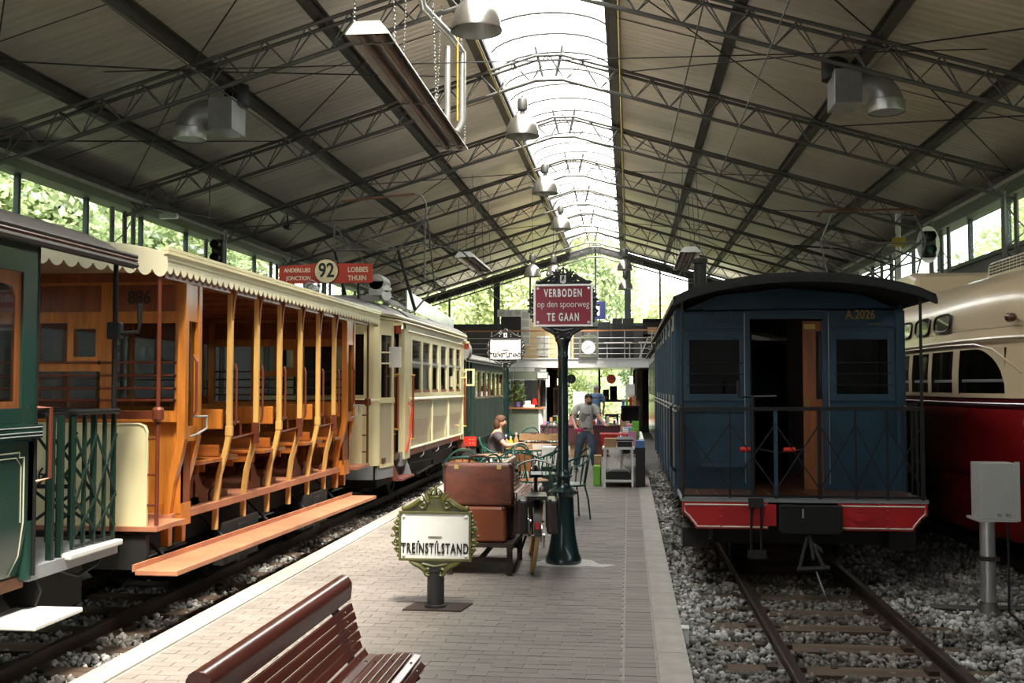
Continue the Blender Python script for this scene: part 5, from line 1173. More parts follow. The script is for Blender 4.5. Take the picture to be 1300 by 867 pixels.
pb2 = copy_tree(pb); pb2.location = (-1.34, 12.85, 0); pb2['label'] = 'dark red slatted bench half hidden behind the bicycle'; pb2.rotation_euler.z = 0
# ---- luggage trolley and suitcases
lt = empty('luggage_trolley', (-1.4, 10.1, 0), 'low dark luggage trolley carrying the old suitcases', 'trolley')
MB().box(-1.72, 9.62, .27, -1.06, 10.7, .30).build('deck', 'rust', lt)
for x in (-1.66, -1.10):
    MB().bar((x, 9.62, .25), (x, 10.7, .25), .04, .05).build('side_rail', 'rust', lt)
    for y in (9.70, 10.6): MB().bar((x, y, .27), (x, y, .0), .05, .04).build('leg', 'rust', lt)
MB().bar((-1.66, 9.72, .14), (-1.10, 9.72, .14), .03, .04).bar((-1.66, 10.58, .14), (-1.10, 10.58, .14), .03, .04).bar((-1.38, 9.72, .14), (-1.38, 10.58, .14), .03, .04).build('brace', 'rust', lt)
def suitcase(x0, x1, y0, y1, z0, z1, m, label, handle='top'):
    s = empty('suitcase', ((x0+x1)/2, (y0+y1)/2, z0), label, 'suitcase', 'old leather suitcases')
    MB().box(x0, y0, z0, x1, y1, z1).build('shell', m, s, bevel=.025)
    ym = (y0+y1)/2
    MB().box(x0-.003, ym-.008, z0-.002, x1+.003, ym+.008, z1+.003).build('seam', 'leather_dark', s)
    for x in (x0, x1):
        for z in (z0, z1): MB().sphere((x+(.02 if x == x0 else -.02), y0+.012, z+(.02 if z == z0 else -.02)), .021, 8, 6).build('corner_cap', 'leather_dark', s, True)
    if handle == 'top':
        xc = (x0+x1)/2; MB().tube([(xc-.10, ym, z1), (xc-.09, ym, z1+.05), (xc-.04, ym, z1+.065), (xc+.04, ym, z1+.065), (xc+.09, ym, z1+.05), (xc+.10, ym, z1)], [.008,.010,.014,.014,.010,.008], 8).build('handle', 'leather_dark', s, True)
        for q in (-.2, .2): MB().box(xc+q-.02, y0-.004, z1-.05, xc+q+.02, y0+.004, z1-.01).build('clasp', 'brass', s)
    return s
suitcase(-1.62, -1.135, 9.66, 9.86, .302, .635, 'leather_tan', 'glossy tan suitcase at the bottom of the luggage pile', None)
suitcase(-1.72, -1.075, 9.68, 9.88, .64, 1.03, 'leather_brown', 'large scuffed red brown suitcase on top of the luggage pile')
suitcase(-1.66, -1.09, 9.90, 10.15, .302, .63, 'leather_dark', 'dark brown suitcase behind the tan one', None)
suitcase(-1.64, -1.10, 10.20, 10.40, .302, .70, 'leather_brown', 'upright brown suitcase at the back of the luggage trolley')
# ---- bicycle seen from behind
bi = empty('bicycle', (-.92, 10.2, 0), 'old black bicycle with tan tyres and black pannier bags', 'bicycle')
def wheel(y, r=.345):
    w_ = empty('wheel', (-.90, y, r)); w_.parent = bi; w_.location = Vector((-.90, y, r)) - Vector(bi.location)
    ln = .045
    ring = lambda rr: [(-.90 + ln*math.sin(t)*rr/r*1.0, y + rr*math.cos(t), r + rr*math.sin(t)) for t in [2*PI*i/32 for i in range(32)]]
    MB().tube(ring(r-.02), .02, 8, True).build('tyre', 'tyre_tan', w_, True); MB().tube(ring(r-.045), .010, 6, True).build('rim', 'chrome', w_, True)
    sp = MB()
    for i in range(18):
        t = 2*PI*i/18; sp.tube([(-.90 + (.02 if i % 2 else -.02), y, r), (-.90 + ln*math.sin(t)*.9, y+(r-.05)*math.cos(t), r+(r-.05)*math.sin(t))], .0022, 4)
    tag(sp.build('spokes', 'chrome', w_), kind='stuff')
    MB().lathe([(.02,-.05),(.02,.05)], (-.90, y, r), 10, 'x').build('hub', 'chrome', w_, True)
wheel(9.84); wheel(10.92)
mg = MB().grid([[(-.90+dx, 9.84 + .375*math.cos(t), .345+.375*math.sin(t)) for dx in (-.03, -.015, 0, .015, .03)] for t in [R(55)+R(118)*i/14 for i in range(15)]]).build('mudguard', 'black_paint', bi, True)
MB().box(-.915, 9.462, .46, -.885, 9.475, .52).build('reflector', 'reflector', mg)
MB().grid([[(-.90+dx, 10.92 + .375*math.cos(t), .345+.375*math.sin(t)) for dx in (-.03, 0, .03)] for t in [R(20)+R(120)*i/10 for i in range(11)]]).build('mudguard', 'black_paint', bi, True)
fr = empty('frame', (-.9, 10.3, .3)); fr.parent = bi; fr.location = Vector((-.9, 10.3, .3)) - Vector(bi.location)
for p, q, r_ in (((-.9,10.28,.30),(-.9,10.12,.88),.016),((-.9,10.16,.78),(-.9,10.68,.86),.016),((-.9,10.28,.30),(-.9,10.70,.76),.017),((-.9,10.66,.95),(-.9,10.74,.66),.018),((-.87,10.74,.68),(-.87,10.92,.345),.011),((-.93,10.74,.68),(-.93,10.92,.345),.011),((-.86,10.28,.30),(-.86,9.84,.345),.011),((-.94,10.28,.30),(-.94,9.84,.345),.011),((-.86,10.15,.76),(-.86,9.84,.345),.009),((-.94,10.15,.76),(-.94,9.84,.345),.009)): rod('frame_tube', p, q, r_, 'black_paint', fr)
MB().prism([(9.98,.905),(10.05,.93),(10.15,.925),(10.28,.915),(10.28,.895),(10.15,.885),(10.02,.875)], 'x', -.96, -.84).build('saddle', 'leather_black', bi, bevel=.02)
MB().tube([(-1.09,10.42,.92),(-1.08,10.55,.95),(-1.0,10.66,.98),(-.9,10.68,1.0),(-.8,10.66,.98),(-.72,10.55,.95),(-.71,10.42,.92)], .010, 8).build('handlebar', 'zinc_dull', bi, True)
for x in (-1.09, -.71): MB().tube([(x,10.38,.915),(x,10.50,.94)], .018, 8).build('grip', 'leather_black', bi, True)
MB().lathe([(.0,.1),(.045,.08),(.05,0),(0,-.01)], (-.9, 10.82, .88), 12, 'y').build('head_lamp', 'chrome', bi, True)
MB().box(-.98, 9.52, .715, -.82, 10.12, .728).build('rack', 'iron_black', bi)
for s in (-1, 1):
    x = -.90+s*.14
    p = MB().box(x-.055, 9.56, .40, x+.055, 9.94, .71).build('pannier', 'leather_black', bi, bevel=.025)
    MB().prism([(9.54, .735), (9.96, .735), (9.96, .60), (9.54, .60)], 'x', x+s*.052, x+s*.064).build('flap', 'leather_black', p, bevel=.004)
    MB().box(x-.03, 9.545, .42, x-.01, 9.56, .72).build('strap', 'leather_dark', p)
MB().box(-.99, 9.55, .728, -.81, 9.95, .745).build('pannier_bridge', 'leather_black', bi)
MB().lathe([(.0,-.01),(.09,-.01),(.09,.01),(0,.01)], (-.85, 10.28, .30), 16, 'x').build('chainset', 'chrome', bi)
for x, y, z in ((-.82, 10.34, .14), (-.98, 10.22, .46)): MB().bar((x,10.28,.30),(x,y,z), .02, .015).build('crank', 'chrome', bi)
MB().bar((-1.0, 9.9, .34), (-1.12, 9.84, .0), .02, .015).build('kick_stand', 'rust', bi)
bi.rotation_euler.z = R(6)
# ---- grey junction box on a steel pipe
mat('box_grey', (.42, .42, .40), .45, 0, .06, 3)
jb = empty('junction_box', (3.0, 9.25, -.18), 'grey metal junction box on a galvanised steel pipe', 'box')
bx = MB().box(2.935, 9.22, .635, 3.235, 9.48, 1.10).build('cabinet', 'box_grey', jb, bevel=.006)
MB().box(3.205, 9.205, .62, 3.245, 9.225, 1.115).build('door_edge', 'box_grey', bx); MB().box(2.90, 9.2, .615, 3.22, 9.5, .635).build('bottom_flange', 'box_grey', bx)
for x in (3.08, 3.15): MB().box(x-.015, 9.212, .66, x+.015, 9.22, .685).build('latch', 'alu', bx)
MB().tube([(3.005, 9.3, -.2), (3.005, 9.3, .62)], .062, 16).build('pipe', 'alu', jb, True)
MB().lathe([(.064,.28),(.072,.285),(.072,.315),(.064,.32)], (3.005, 9.3, 0), 14, 'z', False).box(2.93, 9.22, .285, 3.08, 9.24, .315).build('clamp', 'rust', jb)
MB().lathe([(.12,-.2),(.085,-.12),(.064,-.06)], (3.005, 9.3, 0), 14).build('foot', 'steel_grey', jb, True)
MB().tube([(3.17, 9.3, .62), (3.175, 9.3, .3), (3.17, 9.3, -.15)], .010, 6).build('cable', 'iron_black', jb, True)
tag(MB().tube([(2.55,9.35,-.13),(2.9,9.32,-.135),(3.3,9.36,-.13),(3.75,9.5,-.14)], .028, 8).build('ground_pipe', 'steel_grey', smooth=True), 'grey pipe lying on the ballast at the junction box foot', 'pipe')
tag(MB().tube([(3.15,9.25,-.13),(3.05,8.6,-.12),(3.1,8.0,-.13),(3.4,7.4,-.13),(3.6,6.9,-.13)], .012, 6).build('ground_cable', 'iron_black', smooth=True), 'black cable snaking over the ballast at the right', 'cable')
for y, lb in ((6.35, 'small white box fixed to the platform kerb, nearest the camera'), (7.9, 'small white box fixed to the platform kerb, farther from the camera')):
    o = empty('kerb_box', (.41, y, -.13), lb, 'box', 'white boxes on the platform kerb')
    MB().box(.376, y-.05, -.14, .43, y+.05, -.03).build('case', 'enamel_white', o, bevel=.006); MB().box(.376, y-.055, -.032, .435, y+.055, -.022).build('lid', 'enamel_white', o)
# ================================================================== lamps, heaters and ducts under the roof
mat('lamp_alu', (.42, .40, .375), .28, .9, .08, 6)
mat('lamp_inner', (.45, .44, .42), .35, .6, 0)
mat('heater_sheet', (.62, .60, .56), .35, .4, .1)
mat('heater_tube', (.12, .07, .05), .5, .5, .2)
mat('zinc', (.36, .36, .37), .35, .75, .15, 5)
mat('yellow_pipe', (.45, .32, .04), .5, 0, .1)
def pendant(x, y, z, label, d=.62):
    p = empty('pendant_lamp', (x, y, z), label, 'lamp', 'bell shaped pendant lamps'); r = d/2; h = d*.72
    MB().lathe([(r*1.03, 0), (r*1.03, .018), (r, .02), (r*.98, h*.2), (r*.9, h*.45), (r*.72, h*.68), (r*.48, h*.86), (r*.25, h*.97), (.06, h)], (x, y, z), 28, 'z', False).build('shade', 'lamp_alu', p, True)
    MB().lathe([(r*.98, .004), (r*.95, h*.2), (r*.86, h*.45), (r*.68, h*.66), (r*.44, h*.82), (.03, h*.9)], (x, y, z), 28, 'z', False).build('reflector', 'lamp_inner', p, True)
    MB().lathe([(.05, h), (.045, h+.04), (.085, h+.05), (.095, h+.08), (.095, h+.24), (.08, h+.27), (.03, h+.28), (.02, h+.33)], (x, y, z), 14).build('ballast_housing', 'steel_grey', p, True)
    MB().sphere((x, y, z+h*.45), (.05, .05, .09), 10, 7).build('bulb', 'enamel_white', p, True)
    zt = zr(x)+.17 if abs(x-XM) > 1.1 else 7.97 + .42*math.sqrt(1-((x-XM)/1.16)**2)
    rod('cable', (x, y, z+h+.32), (x, y, zt), .006, 'rod', p)
pendant(-1.83, 12.5, 6.08, 'bell shaped lamp at the top of the photo, nearest the camera'); pendant(-1.94, 19.2, 6.38, 'bell shaped lamp below the skylight, second from the camera'); pendant(-1.98, 25.0, 6.38, 'bell shaped lamp below the skylight, third from the camera'); pendant(-2.03, 31.7, 6.52, 'bell shaped lamp below the skylight, fourth from the camera')
pendant(-2.74, 30.0, 4.9, 'bell shaped lamp hanging left of the red sign crown', .5); pendant(-2.15, 30.2, 4.95, 'bell shaped lamp hanging just behind the red sign crown', .44); pendant(-2.46, 36, 4.85, 'small bell shaped lamp seen between two lamps near the red sign', .36); pendant(-.09, 29, 4.95, 'upper bell shaped lamp right of the red sign', .42); pendant(-.08, 33, 4.78, 'lower bell shaped lamp right of the red sign', .45)
def heater(xa, ya, za, yb, label, w=.46, m=1, xb=None):
    h = empty('radiant_heater', (xa, (ya+yb)/2, za), label, 'heater', 'radiant tube heaters')
    pr = [(-.5*w, 0), (-.5*w, -.03), (-.28*w, .11), (.28*w, .11), (.5*w, -.03), (.5*w, 0), (.28*w, .13), (-.28*w, .13)]
    hood = [(-.5*w, -.02), (-.28*w, .10), (.28*w, .10), (.5*w, -.02), (.5*w, .0), (.29*w, .12), (-.29*w, .12), (-.5*w, .0)]
    MB().prism([(xa+a, za+b) for a, b in hood], 'y', ya, yb).build('hood', 'heater_sheet', h)
    MB().prism([(xa-.5*w, za-.02), (xa-.28*w, za+.11), (xa+.28*w, za+.11), (xa+.5*w, za-.02)], 'y', ya-.01, ya).build('end_plate', 'enamel_white', h)
    MB().prism([(xa-.5*w, za-.02), (xa-.28*w, za+.11), (xa+.28*w, za+.11), (xa+.5*w, za-.02)], 'y', yb, yb+.01).build('end_plate', 'enamel_white', h)
    for dx in (-.10, .10): MB().tube([(xa+dx, ya+.04, za+.02), (xa+dx, yb-.04, za+.02)], .048, 10).build('burner_tube', 'heater_tube', h, True)
    for k in range(3):
        y = ya+.3+(yb-ya-.6)*k/2; MB().bar((xa-.5*w, y, za-.02), (xa+.5*w, y, za-.02), .04, .012).build('cross_strap', 'steel_grey', h)
        for s in (-1, 1):
            a = Vector((xa+s*.5*w, y, za)); b = Vector((xa+s*.32*w, y, zr(xa)+.0)); 
            if ya < 14:
                c = MB(); n = int((b-a).length/.045); 
                for i in range(n):
                    p = a+(b-a)*(i/n); q = a+(b-a)*((i+1.25)/n); o = Vector((.011, 0, 0)) if i % 2 else Vector((0, .011, 0)); c.tube([p, p+(q-p)*.25+o, p+(q-p)*.75+o, q, p+(q-p)*.75-o, p+(q-p)*.25-o], .0045, 4, True)
                tag(c.build('chain', 'chrome', h), kind='stuff')
            else: rod('hanger', a, b, .008, 'steel_grey', h)
    return h
h1 = heater(-2.68, 10.5, 5.42, 15.9, 'long radiant tube heater hanging on chains at the upper left')
MB().tube([(-2.45,14.9,5.45),(-2.38,14.9,5.6),(-2.38,14.9,6.6),(-2.5,14.6,6.75),(-2.75,13.8,6.9),(-2.78,13.7,7.1)], .05, 10).build('flue', 'alu', h1, True); MB().tube([(-2.78,13.7,7.0),(-2.78,13.7,7.45)], .085, 12).build('flue_collar', 'iron_black', h1, True); MB().tube([(-2.55,14.6,5.5),(-2.55,14.6,6.6)], .045, 8).build('flue', 'alu', h1, True)
MB().tube([(-2.42,14.7,5.55),(-2.42,14.7,6.9),(-2.42,14.9,6.92)], .014, 6).build('gas_pipe', 'yellow_pipe', h1, True)
heater(-4.1, 26, 5.02, 29.5, 'dark radiant heater hanging above the cream tram roof', .5); heater(1.5, 25.5, 5.0, 29.5, 'radiant heater hanging above the blue carriage', .5)
for (x0, y0, z0, x1, y1, z1, lb) in ((-2.35, 15, 7.15, -2.35, 40, 7.1, 'thin yellow gas pipe along the left edge of the skylight'), (-.12, 6, 7.3, -.12, 40, 7.25, 'thin yellow gas pipe along the right edge of the skylight')):
    tag(MB().tube([(x0,y0,z0),(x1,y1,z1)], .018, 6).build('gas_pipe', 'yellow_pipe'), lb, 'pipe')
def duct(x, y, z, s, label):
    d = empty('ventilation_unit', (x, y, z), label, 'ventilator', 'ventilation units under the roof')
    MB().box(x-.20, y-.3, z-.26, x+.20, y+.3, z+.26).build('fan_box', 'zinc', d, bevel=.008)
    c = s
    pts = [(x+c*.2, y-.05, z+.02), (x+c*.30, y-.06, z+.03)] + [(x+c*(.30+.30*math.sin(t)), y-.06, z-.27+.30*math.cos(t)) for t in [R(15*i) for i in range(1, 7)]] + [(x+c*.60, y-.06, z-.36)]
    MB().tube(pts, .25, 18).build('elbow', 'zinc', d, True)
    MB().lathe([(.265,-.37),(.27,-.36),(.27,-.20),(.255,-.19)], (x+c*.60, y-.06, z), 18, 'z', False).build('outlet_ring', 'alu', d, True)
    MB().tube([(x-c*.12, y+.1, z+.2), (x-c*.12, y+.1, zr(x)+.2)], .2, 14).build('stack', 'iron_black', d, True)
    for dx in (-.2, .2): rod('hanger', (x+dx, y-.28, z+.24), (x+dx, y-.28, zr(x)), .008, 'steel_grey', d)
duct(-6.45, 16.2, 6.10, -1, 'zinc ventilation unit with downturned elbow under the left roof'); duct(3.28, 16.2, 6.23, 1, 'zinc ventilation unit with downturned elbow under the right roof')
# overhead wires and fittings
for (p, q, lb) in (((-4.55, 5, 5.15), (-4.55, 42, 4.75), 'thin overhead contact wire above the left hand track'), ((1.58, 5, 5.6), (1.58, 44, 5.0), 'thin overhead contact wire above the blue carriage')):
    tag(MB().tube([p, q], .008, 5).build('contact_wire', 'rod'), lb, 'wire')
for (x, y, lb) in ((-8.9, 10.5, 'grey wire support arm below the left eave, near the camera'), (-9.0, 19.5, 'grey wire support arm below the left eave, farther back')):
    a = empty('support_arm', (x, y, 5.1), lb, 'bracket', 'wire support arms')
    rod('arm', (x-.6, y-.2, 5.3), (x+.9, y+.3, 5.05), .025, 'steel_grey', a); MB().box(x-.1, y-.05, 5.02, x+.25, y+.05, 5.12).build('clamp', 'zinc', a); rod('stay', (x+.8, y+.25, 5.05), (x+.8, y+.25, zr(x+.8)), .012, 'steel_grey', a)
def spot(x, y, z, lb):
    s = empty('spotlight', (x, y, z), lb, 'lamp', 'small spotlights'); MB().lathe([(.06,-.12),(.09,-.1),(.09,.1),(.05,.14)], (x, y, z), 12, 'y').build('head', 'iron_black', s, True); rod('stem', (x, y, z), (x, y, z+.35), .02, 'iron_black', s)
spot(-8.2, 24.5, 5.62, 'black spotlight under the roof left of the pantograph')
# signals
def signal(x, y, z, lb, white):
    s = empty('tram_signal', (x, y, z), lb, 'signal', 'tram signals')
    if white: MB().prism([(x+.24*math.cos(t), z+.40*math.sin(t)) for t in [2*PI*i/20 for i in range(20)]], 'y', y, y+.03).build('target_board', 'enamel_white', s)
    MB().box(x-.13, y-.12, z-.28, x+.13, y, z+.28).build('housing', 'iron_black', s, bevel=.03)
    for k, dz in enumerate((.15, -.13)):
        MB().lathe([(.10,-.16),(.10,0)], (x, y-.12, z+dz), 14, 'y', False).build('visor', 'iron_black', s, True); MB().lathe([(0,-.02),(.085,-.01)], (x, y-.12, z+dz), 14, 'y', False).build('lens', 'signal_green' if k and white else 'iron_black', s)
    rod('mast', (x+.1, y+.08, -.3), (x+.1, y+.08, z+.5), .035, 'steel_grey', s)
mat('signal_green', (.01, .16, .08), .3, 0, 0)
signal(-8.7, 21.5, 4.6, 'dark tram signal before the left windows', False); signal(6.4, 23.2, 4.78, 'tram signal with green lens on an oval white board at the right', True)
e_ = empty('warning_tag', (6.05, 24, 5.0), 'yellow warning plate on the wire mast beside the right signal', 'plate'); MB().box(5.85, 24, 4.85, 6.15, 24.02, 5.05).build('plate', 'yellow_pipe', e_); MB().tube([(6.0, 24.1, -.3), (6.0, 24.1, 5.6)], .06, 10).build('mast', 'white_paint', e_, True)
MB().tube([(6.0,24.1,4.4),(4.6,23.5,4.75),(3.6,23.2,4.8)], .02, 6).tube([(6.0,24.1,5.2),(5.4,23.9,4.55)], .014, 6).build('bracket_arm', 'iron_black', e_)
e_ = empty('pantograph_frame', (4.2, 19, 3.2), 'grey pantograph frame above the streamlined tram roof', 'pantograph')
for p, q in (((3.6,19,3.2),(3.4,19,4.3)),((4.9,19,3.2),(5.2,19,4.3)),((3.4,19,4.3),(3.6,19,4.8)),((5.2,19,4.3),(5.0,19,4.8)),((3.4,19,4.3),(5.2,19,4.25)),((3.5,19,3.3),(5.2,19,4.3)),((3.4,19,4.3),(5.0,19,3.3)),((3.5,19,3.5),(5.2,19.4,4.0)),((3.6,19.5,4.0),(4.6,19.5,3.4)),((4.2,19,3.3),(5.3,19.6,4.4)),((3.9,19.3,4.5),(5.2,19.3,4.0))): rod('frame_tube', p, q, .016, 'steel_grey', e_)
MB().tube([(3.35,19,4.75),(3.45,19,4.86),(5.0,19,4.86),(5.12,19,4.72)], .022, 6).build('collector_bow', 'dark_wood', e_)
e_.location = e_.location
# ================================================================== mezzanine, bar and rear end
mat('fascia_white', (.62, .63, .63), .5, 0, .06)
mat('cream_wall', (.72, .58, .32), .8, 0, .05)
mat('rail_wood', (.40, .17, .07), .4, 0, .15)
mat('bar_green', (.14, .16, .12), .5, 0, .06)
mat('board_black', (.012, .012, .013), .6, 0, .1)
mat('panel_blue', (.015, .02, .12), .5, 0, .05)
mat('sconce_glow', (1, .85, .55), .5, 0, 0, emit=2.2)
mat('photo_print', (.30, .33, .30), .5, 0, 0, 14, c2=(.65, .66, .6))
mat('pot_purple', (.22, .16, .55), .5, 0, .05)
mat('plant_leaf', (.06, .16, .03), .6, 0, 0, 8, c2=(.16, .30, .07), island=.3)
mat('plastic_red', (.55, .02, .02), .35, 0, .05)
mat('plastic_white', (.75, .75, .73), .45, 0, .05)
mat('cloth_plum', (.10, .03, .04), .8, 0, .15)
mat('cardboard', (.40, .24, .12), .8, 0, .12)
mat('yellow_plastic', (.65, .48, .02), .4, 0, .05)
mat('lime_green', (.16, .48, .05), .5, 0, .05)
mat('pink_card', (.60, .22, .34), .5, 0, .1)
mat('blue_card', (.08, .20, .45), .5, 0, .1)
mat('cone_orange', (.80, .16, .03), .5, 0, .05)
mz = empty('mezzanine', (-3, 43, 2.45), 'mezzanine floor with pale steel edge beam across the far end', 'mezzanine', kind='structure')
MB().box(XL, 40.1, 2.45, XR, YG, 2.78).build('floor_slab', 'dark_wood', mz)
MB().box(-8.5, 40, 2.46, XR, 40.1, 2.80).build('edge_beam', 'fascia_white', mz)
for z in (2.47, 2.79): MB().box(-8.5, 39.96, z-.02, XR, 40.1, z+.02).build('beam_flange', 'fascia_white', mz)
for x in (-3.25, .9): MB().box(x-.12, 40.0, -.02, x+.12, 40.2, 2.46).build('column', 'fascia_white', mz)
MB().box(-3.1, 45.0, 0, -2.85, 46.4, 2.45).box(.32, 45.0, 0, .6, 46.4, 2.45).build('side_screen', 'dark_wood', mz)
rl = empty('balcony_railing', (-3, 40, 2.8), 'steel balcony railing with wooden hand rail on the mezzanine', 'railing', kind='structure')
MB().bar((-8.5, 40.03, 3.86), (-3.15, 40.03, 3.86), .06, .05).build('hand_rail', 'rail_wood', rl); MB().bar((-2.25, 40.03, 3.86), (2.0, 40.03, 3.88), .06, .05).build('hand_rail', 'rail_wood', rl)
for z in (2.98, 3.18, 3.38, 3.58): rod('rail_wire', (-8.5, 40.03, z), (2.0, 40.03, z), .014, 'alu', rl)
for k in range(11): rod('baluster', (-8.3+k*1.02, 40.03, 2.8), (-8.3+k*1.02, 40.03, 3.85), .022, 'alu', rl)
# clock
ck = empty('station_clock', (-1.5, 39.95, 3.0), 'round white clock in a pale green square frame on the balcony', 'clock')
MB().pane('y', 39.86, -1.86, 2.86, -1.16, 3.62, [(-1.80, 2.92, -1.22, 3.56)], .12).build('frame', 'bar_green', ck)
MB().lathe([(0,-.02),(.25,-.02),(.265,0),(.265,.08),(0,.08)], (-1.51, 39.88, 3.22), 28, 'y').build('face', 'enamel_white', ck, True)
MB().lathe([(.255,-.03),(.275,-.03),(.275,.05)], (-1.51, 39.88, 3.22), 28, 'y', False).build('bezel', 'alu', ck, True)
MB().bar((-1.51, 39.85, 3.22), (-1.44, 39.85, 3.30), .014, .01).build('hour_hand', 'black_letter', ck); MB().bar((-1.51, 39.85, 3.22), (-1.66, 39.85, 3.14), .01, .01).build('minute_hand', 'black_letter', ck)
MB().tube(spiral(-1.51, 3.70, .07, .02, -PI/2, 1.2, 39.9, 0, 14), .012, 5).tube([(-1.8,39.9,3.62),(-1.65,39.9,3.67),(-1.51,39.9,3.64),(-1.37,39.9,3.67),(-1.22,39.9,3.62)], .012, 5).build('scroll_top', 'bar_green', ck)
# mezzanine contents
def thing(name, label, cat, grp=None, loc=(0, 0, 0)): return empty(name, loc, label, cat, grp)
t = MB().box(-4.9, 44.2, 2.78, -2.3, 44.3, 4.6).build('partition', 'cream_wall'); tag(t, 'cream yellow partition wall on the mezzanine', 'partition')
t = thing('display_board', 'black display board with a column of photo prints on the mezzanine', 'board', None, (-4.8, 43.8, 2.8))
MB().box(-5.35, 43.9, 2.78, -4.5, 43.95, 4.85).build('panel', 'board_black', t); MB().box(-4.48, 43.88, 3.45, -4.12, 43.92, 4.98).box(-5.5, 43.88, 4.68, -4.48, 43.92, 4.98).build('white_strip', 'plastic_white', t)
for k in range(4): MB().box(-4.45, 43.86, 3.52+k*.36, -4.15, 43.88, 3.80+k*.36).build('photo_print', 'photo_print', t)
for k in range(3): MB().box(-5.45+k*.33, 43.86, 4.72, -5.18+k*.33, 43.88, 4.94).build('photo_print', 'photo_print', t)
t = thing('sign_board', 'dark blue board with large white M behind the red sign', 'sign', None, (-1.1, 43.5, 4.5))
MB().box(-2.1, 43.5, 4.52, -.95, 43.54, 5.25).build('panel', 'panel_blue', t); text('M', .62, (-1.4, 43.49, 4.88), 'enamel_white', t, bold=.02); MB().box(-1.9, 43.52, 2.78, -1.85, 43.56, 4.55).box(-1.2, 43.52, 2.78, -1.15, 43.56, 4.55).build('stand', 'iron_black', t)
for i, (x, wd, h) in enumerate(((-1.0, .5, 1.6), (-.45, .4, 1.75), (.0, .45, 1.75))):
    t = thing('folded_screen', ['dark upright panel under the blue M board', 'dark upright panel right of the blue M board', 'dark upright panel nearest the rear gable mullion'][i], 'panel', 'dark panels on the mezzanine', (x, 43.2, 2.78))
    MB().box(x-wd/2, 43.2, 2.78, x+wd/2, 43.3, 2.78+h).build('panel', 'board_black', t, bevel=.01); MB().box(x-wd/2, 43.15, 2.78, x-wd/2+.06, 43.4, 2.84).box(x+wd/2-.06, 43.15, 2.78, x+wd/2, 43.4, 2.84).build('foot', 'iron_black', t)
t = thing('book_shelf', 'dark shelf with a row of brown folders on the mezzanine at right', 'shelf', None, (1.8, 43.8, 2.78))
MB().box(.6, 43.9, 2.78, 4.5, 44.2, 2.84).box(.6, 43.9, 3.9, 4.5, 44.2, 3.95).box(.6, 43.9, 4.5, 4.5, 44.2, 4.55).box(.6, 44.2, 2.78, 4.5, 44.24, 4.55).build('frame', 'board_black', t)
for k in range(14): MB().box(1.3+k*.085, 43.95, 3.95, 1.37+k*.085, 44.15, 4.28+.05*((k*7) % 3)).build('folder', 'cardboard', t)
MB().box(.8, 43.95, 3.95, 1.2, 44.15, 4.2).build('carton', 'cardboard', t)
for i, (x, y) in enumerate(((-.4, 42.2), (.95, 42.0))):
    t = thing('balcony_table', ['pale table behind the balcony clock', 'pale table behind the right end of the balcony'][i], 'table', 'tables on the mezzanine', (x, y, 2.78))
    MB().box(x-.55, y-.35, 3.45, x+.55, y+.35, 3.50).build('top', 'plastic_white', t)
    for dx in (-.45, .45):
        for dy in (-.28, .28): rod('leg', (x+dx, y+dy, 2.78), (x+dx, y+dy, 3.45), .025, 'alu', t)
for i, x in enumerate((-3.4, -2.6)):
    t = thing('leaflet_rack', ['white leaflet rack behind the balcony rail, left one', 'white leaflet rack behind the balcony rail, right one'][i], 'rack', 'leaflet racks', (x, 41.8, 2.78))
    MB().box(x-.25, 41.9, 2.78, x+.25, 41.94, 3.75).box(x-.28, 41.7, 2.78, x-.25, 42.0, 2.84).box(x+.25, 41.7, 2.78, x+.28, 42.0, 2.84).build('panel', 'plastic_white', t)
    for k in range(3): MB().box(x-.22, 41.86, 2.95+k*.27, x+.22, 41.9, 3.16+k*.27).build('leaflet', 'photo_print', t)
t = thing('spiral_stair', 'pale steel stair stringers at the right end of the balcony', 'stair', None, (1.0, 41, 0))
for k in range(9): MB().box(.75, 40.4+k*.0, 2.9+k*.12, 1.0+k*.14, 40.44, 2.92+k*.12).build('tread', 'alu', t)
MB().bar((.75, 40.4, 2.8), (2.0, 40.4, 4.0), .04, .1).bar((.75, 40.4, 3.6), (.4, 40.4, 2.8), .03, .05).build('stringer', 'alu', t)
# block wall and bar under the mezzanine
bwl = tag(MB().box(-8.5, 39.9, -.02, -3.36, 40.0, 2.46).build('wall_bar', 'mortar'), 'pale grey block wall behind the bar', 'wall', kind='structure')
bm = bpy.data.meshes.new('block'); b_ = MB().box(-.19, -.02, -.09, .19, .02, .09); bm.from_pydata(b_.v, [], b_.f); bm.materials.append(MT['block_light'])
for r_ in range(12):
    for c_ in range(9): inst(bm, bwl, Matrix.Translation((-3.56-c_*.4-(r_ % 2)*.2, 39.895, .15+r_*.2)), 'block')
ba = empty('bar_counter', (-4, 37.5, 0), 'green grey bar counter with wooden top and overhead canopy', 'bar')
for x0, x1 in ((-6.2, -5.1), (-5.08, -4.2), (-4.18, -3.2)): MB().box(x0, 37.4, .0, x1, 37.45, .93).build('front_panel', 'bar_green', ba)
MB().box(-3.2, 37.4, 0, -3.1, 39.4, .93).build('end_panel', 'plastic_white', ba)
for k in range(5): MB().box(-3.09, 37.45+k*.38, .02, -3.07, 37.75+k*.38, .92).build('end_slat', 'fascia_white', ba)
MB().box(-6.2, 37.3, .93, -3.0, 37.9, .98).build('counter_top', 'rail_wood', ba)
for x0, x1 in ((-6.2, -4.12), (-4.1, -3.2)): MB().box(x0, 37.35, 2.0, x1, 37.42, 2.27).build('canopy_panel', 'bar_green', ba)
